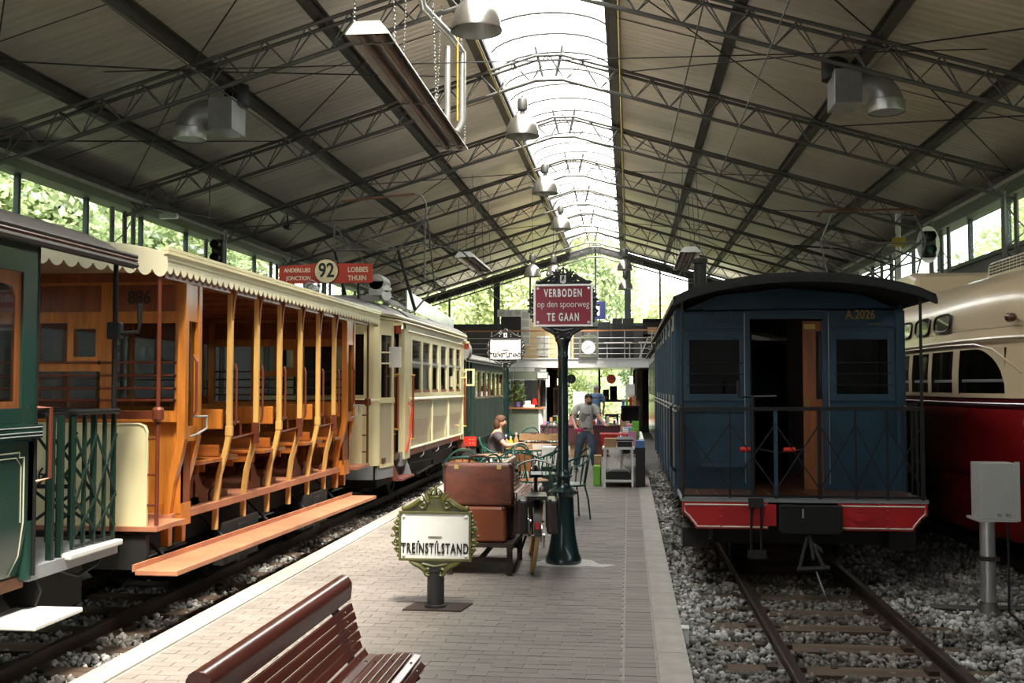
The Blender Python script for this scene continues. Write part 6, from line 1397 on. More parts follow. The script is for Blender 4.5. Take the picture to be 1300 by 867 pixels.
MB().box(-6.2, 37.35, 1.96, -3.0, 37.9, 2.0).build('canopy_floor', 'alu', ba); MB().box(-3.2, 37.35, 2.0, -3.0, 39.4, 2.27).build('canopy_end', 'bar_green', ba)
for k in range(3): MB().lathe([(.06,0),(.06,.2)], (-3.18+k*.12, 37.3, 2.03), 10).build('wall_lamp', 'enamel_white', ba, True)
MB().box(-4.55, 37.33, 2.07, -4.28, 37.35, 2.2).build('yellow_plate', 'cream_wall', ba)
for x in (-4.05, -3.2): MB().box(x-.04, 37.5, .98, x+.04, 37.58, 2.0).build('upright', 'dark_wood', ba)
for z in (1.3, 1.62): MB().box(-6.0, 39.6, z, -3.95, 39.88, z+.03).build('shelf', 'rail_wood', ba)
MB().box(-3.9, 39.3, .98, -3.1, 39.35, 2.0).build('back_door', 'board_black', ba)
for i in range(10):
    x = -5.0+i*.115; z = 1.65 if i % 2 else 1.33
    tag(MB().lathe([(.025,0),(.032,.01),(.032,.1),(.028,.12)], (x, 39.7, z+.002), 8).build('drinking_glass', 'alu', smooth=True), ('drinking glass on the upper bar shelf, ' if i % 2 else 'drinking glass on the lower bar shelf, ') + ['first', 'second', 'third', 'fourth', 'fifth'][i//2] + ' from the left', 'glass', 'glasses behind the bar')
t = thing('potted_plant', 'leafy green plant in a purple pot on the bar', 'plant', None, (-4.0, 37.6, .98))
MB().lathe([(.07,0),(.10,.02),(.11,.2),(.10,.2),(0,.18)], (-4.0, 37.6, .981), 12).build('pot', 'pot_purple', t, True)
r = np.random.RandomState(5); lf = MB()
for i in range(240):
    a = r.uniform(0, 2*PI); h = r.uniform(.2, .95); q = r.uniform(.05, .38)*(1-.35*abs(h-.5)); c = Vector((-4.0+q*math.cos(a), 37.6+q*math.sin(a), .98+h)); u = Vector(r.normal(size=3)).normalized()*.07; w_ = u.cross(Vector(r.normal(size=3))).normalized()*.03
    lf.add([c-u, c+w_, c+u, c-w_], [(0,1,2,3)])
tag(lf.build('foliage', 'plant_leaf', t), kind='stuff')
for i in range(4): rod('stem', (-4.0, 37.6, 1.15), (-4.0+.15*math.cos(i*1.7), 37.6+.15*math.sin(i*1.7), 1.7), .008, 'bark', t)
t = thing('napkin_stack', 'white and red paper box on the bar beside the plant', 'box', None, (-3.5, 37.5, .98)); MB().box(-3.75, 37.4, .981, -3.35, 37.7, 1.08).build('tray', 'plastic_white', t); MB().prism([(-3.45, 1.08), (-3.25, 1.08), (-3.3, 1.3), (-3.4, 1.3)], 'y', 37.45, 37.6).build('red_bag', 'plastic_red', t); MB().box(-3.7, 37.45, 1.08, -3.5, 37.6, 1.22).build('pack', 'plastic_white', t)
# hanging round signs, sconces
for x, z, m, lb in ((-2.2, 2.02, 'board_black', 'round black hanging sign before the rear doors'), (-.66, 2.02, 'dest_red', 'round red no entry sign hanging before the rear doors')):
    t = thing('hanging_sign', lb, 'sign', 'round signs before the rear doors', (x, 40.5, z)); MB().lathe([(0,-.015),(.18,-.015),(.18,.015),(0,.015)], (x, 40.5, z), 24, 'y').build('disc', m, t); rod('hanger', (x, 40.5, z+.18), (x, 40.5, 2.46), .008, 'iron_black', t)
    if m == 'dest_red': MB().box(x-.12, 40.475, z-.025, x+.12, 40.486, z+.025).build('bar', 'mud_red', t)
    else: MB().prism([(x-.02, z+.12), (x+.02, z+.12), (x+.02, z-.03), (x+.07, z-.03), (x, z-.12), (x-.07, z-.03), (x-.02, z-.03)], 'y', 40.475, 40.486).build('arrow', 'steel_dark', t)
for i, (x, y) in enumerate(((-3.05, 39.8), (.1, 42))):
    t = thing('wall_lamp', ['tubular wall lamp on the pale column left of the rear doors', 'tubular wall lamp right of the rear doors'][i], 'lamp', 'tubular wall lamps', (x, y, 1.7)); MB().lathe([(.06,0),(.065,.02),(.065,.40),(.06,.42)], (x, y-.08, 1.72), 12).build('tube', 'sconce_glow', t, True); MB().box(x-.03, y-.04, 1.85, x+.03, y+.1, 2.0).build('holder', 'alu', t)
    if i: MB().box(x-.02, y+.08, 0, x+.04, y+.12, 2.45).build('post', 'fascia_white', t)
t = thing('light_grille', 'warm lit louvre window beside the dark rear doorway', 'window', None, (-2.62, 41, 1.8)); MB().box(-2.85, 41.02, 1.72, -2.3, 41.1, 2.1).build('case', 'board_black', t)
for k in range(4): MB().box(-2.78+k*.12, 41.0, 1.78, -2.71+k*.12, 41.02, 2.04).build('lit_slot', 'sconce_glow', t)
MB().box(-2.6, 41.02, 2.1, -2.55, 41.06, 2.45).build('rod', 'board_black', t)
t = thing('notice_case', 'dark display case standing left of the rear doors', 'cabinet', None, (-2.65, 41.4, 0)); MB().box(-2.95, 41.2, 0, -2.4, 41.7, 1.7).build('body', 'dark_wood', t, bevel=.01); MB().box(-2.9, 41.18, .7, -2.45, 41.2, 1.6).build('window', 'tram_glass', t); MB().box(-2.95, 41.1, .55, -2.4, 41.2, .6).build('ledge', 'alu', t)
t = thing('poster_stand', 'white blank poster board before the left rear door', 'board', None, (-1.75, 38, 0)); MB().box(-2.0, 38, .75, -1.5, 38.03, 1.55).build('panel', 'plastic_white', t); rod('leg', (-1.9, 38.05, 0), (-1.9, 38.02, .8), .015, 'alu', t); rod('leg', (-1.6, 38.05, 0), (-1.6, 38.02, .8), .015, 'alu', t)
for i, (x, m) in enumerate(((-1.0, 'cardboard'), (-.65, 'board_black'))):
    t = thing('cabinet_box', ['brown and black carton on the sill of the right rear door', 'black loudspeaker box on the sill of the right rear door'][i], 'box', None, (x, 45.9, 1.15)); MB().box(x-.17, 46.2, 1.151, x+.15, 46.44, 1.30 if i == 0 else 1.75).build('case', m, t, bevel=.01); MB().box(x-.12, 46.2, 1.30, x+.14, 46.44, 1.6).build('upper_case', 'board_black', t)
for i, x in enumerate((-1.0, -.35)):
    t = thing('traffic_cone', ['orange traffic cone outside the rear doors, left one', 'orange traffic cone outside the rear doors, right one'][i], 'cone', 'traffic cones', (x, 55, -.11)); MB().box(x-.2, 54.8, -.11, x+.2, 55.2, -.08).build('foot', 'cone_orange', t); MB().lathe([(.15,0),(.03,.55),(0,.56)], (x, 55, -.08), 12).build('body', 'cone_orange', t, True); MB().lathe([(.105,.2),(.075,.32)], (x, 55, -.079), 12, 'z', False).build('band', 'plastic_white', t)
# ================================================================== cafe chairs, tables, market stalls, people
mat('chair_green', (.012, .075, .06), .4, .2, .12)
mat('chair_seat', (.22, .25, .21), .5, 0, .1)
mat('wicker', (.32, .13, .045), .6, 0, .3, 20)
mat('table_wood', (.36, .18, .08), .4, 0, .2)
mat('skin', (.55, .30, .20), .55, 0, .06)
mat('hair_dark', (.035, .018, .010), .7, 0, .3, 30)
mat('hair_brown', (.09, .035, .015), .7, 0, .3, 30)
mat('hair_grey', (.35, .33, .31), .7, 0, .2, 30)
mat('shirt_grey', (.42, .43, .42), .85, 0, .12, 8)
mat('print_dark', (.22, .22, .22), .85, 0, .5, 30)
mat('jeans', (.035, .06, .105), .85, 0, 0, 4, c2=(.10, .14, .20))
mat('top_mauve', (.075, .06, .07), .85, 0, .15)
mat('trousers_beige', (.50, .46, .36), .85, 0, .1)
mat('shirt_blue', (.10, .17, .32), .85, 0, .1)
mat('shoe_dark', (.03, .03, .035), .6, 0, .1)
mat('magenta', (.50, .02, .16), .5, 0, .1)
def cafe_chair(label, x, y, rz, wick=False):
    c = empty('cafe_chair', (0, 0, 0), label, 'chair', 'green metal cafe chairs')
    s = MB().lathe([(0,.445),(.20,.445),(.215,.455),(.20,.465),(0,.462)], (0, 0, 0), 18).build('seat', 'wicker' if wick else 'chair_seat', c, True)
    MB().tube([(.215*math.cos(t), .215*math.sin(t), .445) for t in [2*PI*i/20 for i in range(20)]], .012, 6, True).build('seat_ring', 'chair_green', c, True)
    for sx in (-1, 1):
        for sy in (-1, 1): MB().tube([(sx*.15, sy*.15, .445), (sx*.18, sy*.19, .25), (sx*.20, sy*.21, .0)], .012, 6).build('leg', 'chair_green', c, True)
    ring = [(.26*math.cos(t), .24*math.sin(t)-.02, .70+.12*max(0, -math.sin(t))) for t in [R(20)-R(220)*i/16 for i in range(17)]]
    MB().tube([(.24, .12, .45)] + ring + [(-.24, .12, .45)], .013, 6).build('arm_rail', 'chair_green', c, True)
    for i in range(7):
        t = R(-20)-R(140)*i/6; MB().tube([(.20*math.cos(t), .20*math.sin(t), .45), (.26*math.cos(t), .24*math.sin(t)-.02, .70+.12*max(0, -math.sin(t)))], .009, 5).build('back_bar', 'chair_green', c)
    MB().tube([(.27*math.cos(t), .25*math.sin(t)-.02, .92-.25*(abs(t+PI/2)/1.1)**2) for t in [R(-30)-R(120)*i/10 for i in range(11)]], .013, 6).build('back_hoop', 'chair_green', c, True)
    if wick: MB().grid([[(.255*math.cos(t), .235*math.sin(t)-.02, z) for t in [R(-40)-R(100)*i/8 for i in range(9)]] for z in (.56, .68, .80)]).build('back_panel', 'wicker', c, True)
    c.location = (x, y, 0); c.rotation_euler.z = rz
    return c
CH = [(-2.22, 13.9, .2, True, 'green cafe chair with wicker back directly behind the large suitcase'), (-1.68, 14.9, 2.6, False, 'green cafe chair between the suitcase and the far sign post'), (-1.32, 14.45, -2.2, True, 'green cafe chair with wicker back left of the red sign post'), (-.78, 13.95, 2.0, False, 'green cafe chair just right of the red sign post'), (-1.85, 12.85, .9, False, 'green cafe chair behind the bicycle handlebar'), (-2.12, 16.75, -1.57, False, 'green cafe chair on which the woman sits'), (-1.25, 15.6, 1.4, False, 'green cafe chair before the white carton'), (-2.35, 19.9, 0, False, 'green cafe chair beyond the seated woman'), (-2.05, 21.3, .4, False, 'green cafe chair near the bar counter'), (-1.75, 24.5, 0, False, 'farthest green cafe chair before the bar')]
for x, y, rz, wk, lb in CH: cafe_chair(lb, x, y, rz, wk)
def round_table(x, y, z, r, lb, m='table_wood'):
    t = empty('cafe_table', (x, y, 0), lb, 'table', 'round cafe tables')
    MB().lathe([(0,z-.025),(r,z-.025),(r+.006,z-.012),(r,z),(0,z)], (x, y, 0), 24).build('top', m, t, True); MB().lathe([(r+.004,z-.03),(r+.012,z-.03),(r+.012,z-.004),(r+.004,z-.004)], (x, y, 0), 24, 'z', False).build('edge_band', 'chair_green', t, True)
    MB().lathe([(.03,.05),(.025,.1),(.025,z-.03)], (x, y, 0), 10).build('column', 'chair_green', t, True)
    for a in range(3): MB().tube([(x, y, .12), (x+.2*math.cos(a*2.09), y+.2*math.sin(a*2.09), .06), (x+.28*math.cos(a*2.09), y+.28*math.sin(a*2.09), .012)], .014, 6).build('foot', 'chair_green', t, True)
round_table(-1.98, 15.6, .72, .34, 'round wooden cafe table in front of the seated woman'); round_table(-1.62, 17.3, .72, .40, 'round wooden cafe table under the wooden trays')
# trays and bottles on the table
def tray(x, y, z, lb, m='cardboard'):
    t = empty('wooden_tray', (x, y, z), lb, 'tray', 'wooden trays of small goods'); MB().box(x-.36, y-.2, z, x+.36, y+.2, z+.02).build('bottom', m, t)
    for a in ((x-.36, y-.2, x+.36, y-.185), (x-.36, y+.185, x+.36, y+.2), (x-.36, y-.185, x-.345, y+.185), (x+.345, y-.185, x+.36, y+.185)): MB().box(a[0], a[1], z+.02, a[2], a[3], z+.10).build('side', m, t)
    for k in range(9): MB().box(x-.31+k*.07, y-.15, z+.021, x-.26+k*.07, y+.15, z+.07+.02*(k % 3)).build('goods', ['pink_card', 'leather_tan', 'cloth_plum'][k % 3], t)
tray(-1.42, 17.25, .722, 'lower wooden tray of small goods on the cafe table'); tray(-1.42, 17.3, .86, 'upper wooden tray of small goods on the cafe table')
def carton(x0, x1, y0, y1, z0, z1, m, lb, grp=None, nm='carton'):
    t = empty(nm, ((x0+x1)/2, (y0+y1)/2, z0), lb, 'box', grp); MB().box(x0, y0, z0, x1, y1, z1).build('body', m, t, bevel=.004); MB().box(x0-.003, y0-.003, z1-.03, x1+.003, y1+.003, z1+.002).build('lid', m, t)
carton(-1.55, -1.25, 16.98, 17.04, .72, .80, 'plastic_white', 'white carton leaning before the wooden trays'); carton(-1.34, -1.08, 16.25, 16.55, .50, .80, 'plastic_white', 'large white carton left of the red sign post'); carton(-1.34, -1.08, 16.25, 16.55, .0, .499, 'board_black', 'black crate under the large white carton')
for x, m, lb, h in ((-1.92, 'yellow_plastic', 'yellow bottle on the table by the wooden trays', .2), (-1.83, 'cardboard', 'tall brown bottle on the table by the wooden trays', .26)):
    t = empty('bottle', (x, 17.08, .72), lb, 'bottle', 'bottles on the cafe table'); MB().lathe([(.0,.0),(.035,.0),(.038,.02),(.038,h*.6),(.015,h*.8),(.015,h)], (x, 17.08, .7205), 12).build('body', m, t, True); MB().lathe([(.017,h-.02),(.017,h+.01),(0,h+.01)], (x, 17.08, .7205), 8).build('cap', 'plastic_white', t, True)
# long stall tables in the middle distance
def stall(x0, x1, y0, y1, z, top, lb, cloth=None):
    t = empty('stall_table', ((x0+x1)/2, (y0+y1)/2, 0), lb, 'table', 'market stall tables'); MB().box(x0, y0, z-.03, x1, y1, z).build('top', top, t)
    for x in (x0+.05, x1-.05):
        for y in (y0+.05, y1-.05): rod('leg', (x, y, 0), (x, y, z-.03), .018, 'alu', t)
    if cloth: MB().box(x0+.01, y0+.02, z-.45, x1-.01, y0+.025, z-.03).build('cloth', cloth, t)
stall(-2.2, .1, 26, 26.8, .78, 'cloth_plum', 'long stall table with plum cloth behind the standing man', 'cloth_plum'); stall(-.2, .28, 20.2, 23.5, .74, 'plastic_white', 'long stall table along the platform edge beside the standing man')
goods = ['pink_card', 'blue_card', 'cardboard', 'plastic_white', 'lime_green', 'leather_tan', 'photo_print', 'plastic_red']
rg = random.Random(4)
ORD = 'first second third fourth fifth sixth seventh eighth ninth tenth eleventh twelfth thirteenth fourteenth fifteenth sixteenth seventeenth eighteenth nineteenth twentieth twenty-first twenty-second twenty-third twenty-fourth twenty-fifth twenty-sixth'.split()
GW = ['pink', 'blue', 'brown', 'white', 'green', 'tan', 'printed', 'red']
for i in range(26):
    x = -2.1+i*.083; m = goods[i % 8]; h = rg.uniform(.05, .22)
    o = MB().cbox((x, 26.2+rg.uniform(0, .35), .7805+h/2), rg.uniform(.05, .08), rg.uniform(.08, .2), h, 0).build('stall_item', m, bevel=.004); tag(o, GW[i % 8] + ' item on the long plum stall table, ' + ORD[i] + ' from the left', 'item', 'goods on the plum stall')
for i in range(16):
    y = 20.3+i*.2; m = goods[(i*3) % 8]; h = rg.uniform(.04, .24)
    o = MB().cbox((rg.uniform(-.1, .16), y, .7405+h/2), rg.uniform(.1, .2), .17, h, rg.uniform(-.1, .1)).build('stall_item', m, bevel=.004); tag(o, GW[(i*3) % 8] + ' item on the platform edge stall, ' + ORD[i] + ' from the camera', 'item', 'goods on the platform edge stall')
for k in range(3): carton(-2.0+k*.55, -1.6+k*.55, 26.1, 26.6, 0, .36, ['plastic_red', 'cardboard', 'leather_tan'][k], ['red crate under the plum stall table', 'brown carton under the plum stall table', 'tan carton under the plum stall table'][k], 'boxes under the plum stall')
for i, x in enumerate((-1.55, -1.0, -.5, -.05)):
    t = empty('folding_chair', (x, 31+i*.1, 0), ['black folding chair behind the stalls, leftmost', 'black folding chair behind the stalls, second from left', 'black folding chair behind the stalls, third from left', 'black folding chair behind the stalls, rightmost'][i], 'chair', 'black folding chairs'); y = 31+i*.1
    MB().box(x-.2, y-.2, .43, x+.2, y+.2, .46).build('seat', 'board_black', t); MB().pane('y', y+.2, x-.2, .55, x+.2, .92, [(x-.13, .62, x+.13, .82)], .025).build('backrest', 'board_black', t)
    for dx in (-.18, .18): rod('leg', (x+dx, y-.18, 0), (x+dx, y+.2, .9), .014, 'iron_black', t); rod('leg', (x+dx, y+.22, 0), (x+dx, y-.15, .44), .014, 'iron_black', t)
t = empty('display_shelf', (.1, 27.5, 0), 'dark shelf unit loaded with small packages at the platform edge', 'shelf'); MB().box(-.2, 27.4, 0, .3, 27.9, .04).box(-.2, 27.4, 1.2, .3, 27.9, 1.24).box(-.2, 27.4, .04, -.16, 27.9, 1.2).box(.26, 27.4, .04, .3, 27.9, 1.2).box(-.16, 27.86, .04, .26, 27.9, 1.2).build('frame', 'board_black', t)
for k in range(9):
    h = .12+.05*((k*5) % 4); o = MB().box(-.18+(k % 5)*.095, 27.42+(k//5)*.16, 1.2405, -.10+(k % 5)*.095, 27.54+(k//5)*.16, 1.24+h).build('package', goods[(k*3+1) % 8]); tag(o, GW[(k*3+1) % 8] + ' package on the dark shelf unit, ' + ORD[k % 5] + ' from left in the ' + ('front' if k < 5 else 'back') + ' row', 'package', 'packages on the shelf unit')
t = empty('notice_paper', (.05, 27.38, 1.5), 'white notice sheet above the dark shelf unit', 'notice'); MB().box(-.08, 27.95, 1.45, .16, 27.96, 1.8).build('sheet', 'plastic_white', t); rod('stand', (.04, 27.97, 0), (.04, 27.97, 1.5), .012, 'alu', t)
# white trestle table in front, with its load
tt = empty('trestle_table', (-.17, 18.5, 0), 'white folding trestle table loaded with books and boxes', 'table')
MB().box(-.46, 18.2, .655, .10, 19.4, .69).build('top', 'plastic_white', tt)
for x in (-.42, .06):
    for y in (18.24, 19.34): MB().bar((x, y, 0), (x, y, .655), .035, .03).build('leg', 'plastic_white', tt)
MB().bar((-.38, 18.22, .60), (.02, 18.22, .26), .006, .022, (0, 1, 0)).build('brace', 'plastic_white', tt); MB().bar((.02, 18.23, .60), (-.38, 18.23, .26), .006, .022, (0, 1, 0)).build('brace', 'plastic_white', tt)
MB().box(-.42, 18.24, .10, .06, 19.3, .13).build('shelf', 'plastic_white', tt)
carton(-.40, .04, 18.3, 18.8, .131, .27, 'board_black', 'black crate on the lower shelf of the white trestle table')
carton(-.42, -.22, 18.22, 18.5, .6905, .84, 'cardboard', 'small brown carton on the front of the white trestle table'); t = empty('record_case', (-.03, 18.35, .69), 'black and silver case on the front of the white trestle table', 'case'); MB().box(-.21, 18.22, .6905, .07, 18.5, .80).build('body', 'board_black', t); MB().pane('y', 18.212, -.21, .6905, .07, .80, [(-.195, .70, .055, .79)], .006).build('edge', 'alu', t); MB().cbox((-.07, 18.36, .83), .29, .28, .03, 0, .12).build('lid', 'board_black', t)
def basket(x, y, z):
    t = empty('basket', (x, y, z), 'red plastic basket on the white trestle table', 'basket'); 
    for k, (a, b) in enumerate((((x-.21, y-.15), (x+.21, y-.15)), ((x-.21, y+.15), (x+.21, y+.15)), ((x-.21, y-.15), (x-.21, y+.15)), ((x+.21, y-.15), (x+.21, y+.15)))):
        w_ = MB()
        for i in range(12 if k < 2 else 8):
            u = (i+.5)/(12 if k < 2 else 8); px_, py_ = a[0]+(b[0]-a[0])*u, a[1]+(b[1]-a[1])*u; o = Vector((px_-x, py_-y, 0))*.14; w_.bar((px_, py_, z+.02), (px_+o.x, py_+o.y, z+.2), .022 if k < 2 else .022, .012)
        tag(w_.build('slats', 'plastic_red', t), kind='stuff')
    MB().box(x-.215, y-.155, z, x+.215, y+.155, z+.02).build('bottom', 'plastic_red', t); MB().tube([(x-.245, y-.18, z+.2), (x+.245, y-.18, z+.2), (x+.245, y+.18, z+.2), (x-.245, y+.18, z+.2)], .016, 6, True).build('rim', 'plastic_red', t)
basket(-.26, 18.95, .691)
for i, (x, y, m, lb, h) in enumerate(((.07, 18.75, 'pink_card', 'pink card leaflet standing on the white trestle table', .26), (.08, 18.9, 'lime_green', 'lime green folder standing on the white trestle table', .30), (.085, 19.1, 'plastic_red', 'red booklet standing on the white trestle table', .28), (.12, 19.3, 'lime_green', 'tall green folder at the back of the white trestle table', .42))):
    tag(MB().cbox((x, y, .6905+h/2), .13, .05, h).build('booklet', m, bevel=.003), lb, 'booklet', 'booklets on the trestle table')
carton(.115, .28, 18.3, 18.7, .0, .68, 'board_black', 'dark pedestal box beside the white trestle table'); carton(.12, .27, 18.3, 18.65, .6825, .80, 'blue_card', 'blue pile of magazines right of the white trestle table')
carton(-.62, -.50, 18.5, 18.8, 0, .34, 'lime_green', 'green bag on the floor left of the white trestle table'); carton(-.62, -.5, 18.9, 19.2, .0, .5, 'cardboard', 'brown parcel on the floor left of the white trestle table')
# ------------------------------------------------------------------ people
def skin_mesh(name, chains, m, par, root=0, sub=2):
    """chains: list of [(x,y,z,r), ...]; chains sharing a point are joined"""
    v, e, rad, key = [], [], [], {}
    def idx(p):
        k = (round(p[0], 3), round(p[1], 3), round(p[2], 3))
        if k not in key: key[k] = len(v); v.append(p[:3]); rad.append(p[3] if isinstance(p[3], tuple) else (p[3], p[3]))
        return key[k]
    for c in chains:
        ids = [idx(p) for p in c]; e += list(zip(ids[:-1], ids[1:]))
    me = bpy.data.meshes.new(name); me.from_pydata(v, e, []); o = bpy.data.objects.new(name, me); col.objects.link(o)
    sk_ = o.modifiers.new('skin', 'SKIN'); 
    if not me.skin_vertices: 
        bpy.context.view_layer.objects.active = o
        me.attributes  # layer is created by the modifier
    if not me.skin_vertices: bpy.ops.object.select_all(action='DESELECT'); o.select_set(True); bpy.ops.mesh.customdata_skin_add()
    for i, d in enumerate(me.skin_vertices[0].data): d.radius = rad[i]; d.use_root = (i == root)
    sb = o.modifiers.new('sub', 'SUBSURF'); sb.levels = sub; sb.render_levels = sub
    dg = bpy.context.evaluated_depsgraph_get(); dg.update(); m2 = bpy.data.meshes.new_from_object(o.evaluated_get(dg)); bpy.data.objects.remove(o)
    m2.materials.clear(); return mesh_obj(name, m2, m, par, True)
def hand(chains, w_, d, side, k=1.0):
    """palm and five fingers from wrist w_ pointing along d; returns chains for one skin mesh"""
    w_ = Vector(w_); d = Vector(d).normalized(); s = Vector(side).normalized(); n = d.cross(s).normalized()
    palm = w_ + d*.05*k; knuck = w_ + d*.09*k
    chains.append([(*w_, .024*k), (*palm, .03*k), (*knuck, .028*k)])
    for i, (off, ln) in enumerate(((-.030, .065), (-.010, .075), (.010, .07), (.030, .055))):
        a = knuck + s*off*k; b = a + d*ln*.5*k + n*.008*k; c = a + d*ln*.85*k + n*.03*k
        chains.append([(*knuck, .028*k), (*a, .010*k), (*b, .009*k), (*c, .008*k)])
    t = palm - s*.04*k; chains.append([(*palm, .03*k), (*t, .012*k), (*(t + d*.04*k - s*.012*k), .010*k)])
def head(o, c, yaw, pitch, hair, par, s=1.0, beard=None, long=False):
    """face and hair details; c = head centre; yaw 0 faces -Y"""
    m = Matrix.Translation(c) @ Matrix.Rotation(yaw, 4, 'Z') @ Matrix.Rotation(pitch, 4, 'X') @ Matrix.Scale(s, 4)
    def put(b, nm, mm): b.v = [tuple(m @ Vector(p)) for p in b.v]; return b.build(nm, mm, par, True)
    for x in (-.03, .03): put(MB().sphere((x, -.083, .012), (.011, .008, .008), 8, 5), 'eye', 'black_letter')
    put(MB().tube([(-.022, -.088, -.052), (0, -.093, -.05), (.022, -.088, -.052)], .006, 6), 'mouth', 'leather_tan')
    h = MB(); N, K = 18, 9; k0 = 0
    for i in range(K+1):
        t = PI*.5*i/K*1.25
        for j in range(N):
            a = 2*PI*j/N; front = max(0, -math.sin(a)); lim = PI*.5*1.25*(1-.52*front); tt = min(t, lim)
            h.v.append((.082*math.sin(tt)*math.cos(a)*1.02, .098*math.sin(tt)*math.sin(a)+.008, .035+.092*math.cos(tt)))
    for i in range(K):
        for j in range(N): h.f.append((i*N+j, (i+1)*N+j, (i+1)*N+(j+1) % N, i*N+(j+1) % N))
    if long: h.sphere((0, .05, -.03), (.088, .07, .12), 12, 8)
    put(h, 'hair', hair)
    if beard: put(MB().sphere((0, -.052, -.065), (.055, .045, .042), 12, 8), 'beard', beard)
def head_chain(c, yaw, pitch, neck, s=1.0):
    m = Matrix.Translation(c) @ Matrix.Rotation(yaw, 4, 'Z') @ Matrix.Rotation(pitch, 4, 'X') @ Matrix.Scale(s, 4)
    P = lambda x, y, z: tuple(m @ Vector((x, y, z)))
    return [[(*neck, .055*s), (*P(0, .01, -.06), .065*s), (*P(0, .0, .02), (.085*s, .08*s)), (*P(0, .01, .085), .055*s)], [(*P(0, .0, .02), (.085*s, .08*s)), (*P(0, -.085, .0), .02*s), (*P(0, -.105, -.018), .012*s)], [(*P(0, 0, .02), (.085*s, .08*s)), (*P(.078, .01, .0), .016*s)], [(*P(0, 0, .02), (.085*s, .08*s)), (*P(-.078, .01, .0), .016*s)]]
# standing man
mn = empty('person', (-.9, 21.65, 0), 'standing man in grey printed t-shirt and blue jeans reaching to the stall', 'person', 'people in the hall')
bx0, by0 = -.88, 21.65
pel = (bx0, by0, .84, .125); che = (bx0+.01, by0+.01, 1.20, .14); nek = (bx0+.03, by0-.01, 1.36)
shl, shr = (bx0-.19, by0, 1.31, .06), (bx0+.20, by0, 1.31, .06)
ell, wrl = (bx0-.27, by0-.06, 1.08, .042), (bx0-.20, by0-.22, .90, .03)
elr, wrr = (bx0+.29, by0-.14, 1.10, .042), (bx0+.40, by0-.34, .98, .03)
kl, al = (bx0-.15, by0-.04, .45, .062), (bx0-.20, by0+.01, .08, .04)
kr, ar = (bx0+.14, by0-.04, .45, .062), (bx0+.19, by0+.02, .08, .04)
ch = [[pel, (bx0, by0, 1.02, .125), che, (bx0+.015, by0, 1.31, .085), (*nek, .055)], [(bx0+.015, by0, 1.31, .085), shl, ell, wrl], [(bx0+.015, by0, 1.31, .085), shr, elr, wrr], [pel, (bx0-.09, by0, .80, .09), kl, al], [pel, (bx0+.09, by0, .80, .09), kr, ar]]
hc = (bx0+.06, by0-.05, 1.475); ch += head_chain(hc, .55, .25, nek, .95)
hand(ch, wrl[:3], (.35, -.6, -.2), (1, .4, 0)); hand(ch, wrr[:3], (.45, -.6, -.25), (1, .5, 0))
skin_mesh('body', ch, 'skin', mn); head(mn, hc, .55, .25, 'hair_dark', mn, .95, 'hair_dark')
up = lambda p, d: (*p[:3], p[3]+d)
def lerp(a, b, u, r): return (a[0]+(b[0]-a[0])*u, a[1]+(b[1]-a[1])*u, a[2]+(b[2]-a[2])*u, r)
skin_mesh('t_shirt', [[(bx0, by0, .80, .165), (bx0, by0, .90, .165), (bx0, by0, 1.02, .155), (bx0+.01, by0+.01, 1.20, .165), (bx0+.015, by0, 1.315, .10)], [(bx0+.015, by0, 1.315, .10), (*shl[:3], .082), lerp(shl, ell, .75, .072)], [(bx0+.015, by0, 1.315, .10), (*shr[:3], .082), lerp(shr, elr, .75, .072)]], 'shirt_grey', mn)
for i, (dx, dz, w_, h_) in enumerate(((-.04, 1.10, .13, .22), (.05, 1.17, .12, .06))): MB().sphere((bx0+dx, by0-.118, dz), (w_/2, .032, h_/2), 14, 10).build('shirt_print', 'print_dark', mn, True)
skin_mesh('jeans', [[(bx0, by0, .90, .15), (bx0, by0, .80, .14)], [(bx0, by0, .80, .14), (bx0-.10, by0, .76, .115), (*kl[:3], .085), (*al[:3], .07)], [(bx0, by0, .80, .14), (bx0+.10, by0, .76, .115), (*kr[:3], .085), (*ar[:3], .07)]], 'jeans', mn)
MB().lathe([(.148,.865),(.152,.87),(.152,.90),(.148,.905)], (bx0, by0, 0), 18, 'z', False).build('belt', 'leather_dark', mn)
for a in (al, ar): MB().sphere((a[0], a[1]-.06, .04), (.05, .13, .04), 12, 8).build('shoe', 'shoe_dark', mn, True); MB().sphere((a[0], a[1]-.14, .025), (.04, .05, .025), 10, 6).build('shoe_toe', 'plastic_white', mn, True)
MB().tube([(nek[0]-.05, nek[1]-.03, 1.34), (bx0+.0, by0-.155, 1.15), (bx0+.0, by0-.165, 1.06), (bx0+.03, by0-.155, 1.15), (nek[0]+.05, nek[1]-.03, 1.34)], .006, 5).build('lanyard', 'mud_red', mn)
MB().lathe([(.034,-.012),(.034,.012)], (wrr[0]-.01, wrr[1]+.02, wrr[2]), 10, 'y').build('wrist_watch', 'iron_black', mn)
tag(MB().cbox((bx0-.11, by0-.34, .86), .16, .05, .06, .3).build('purse', 'magenta', bevel=.015), 'magenta pouch held by the standing man', 'pouch')
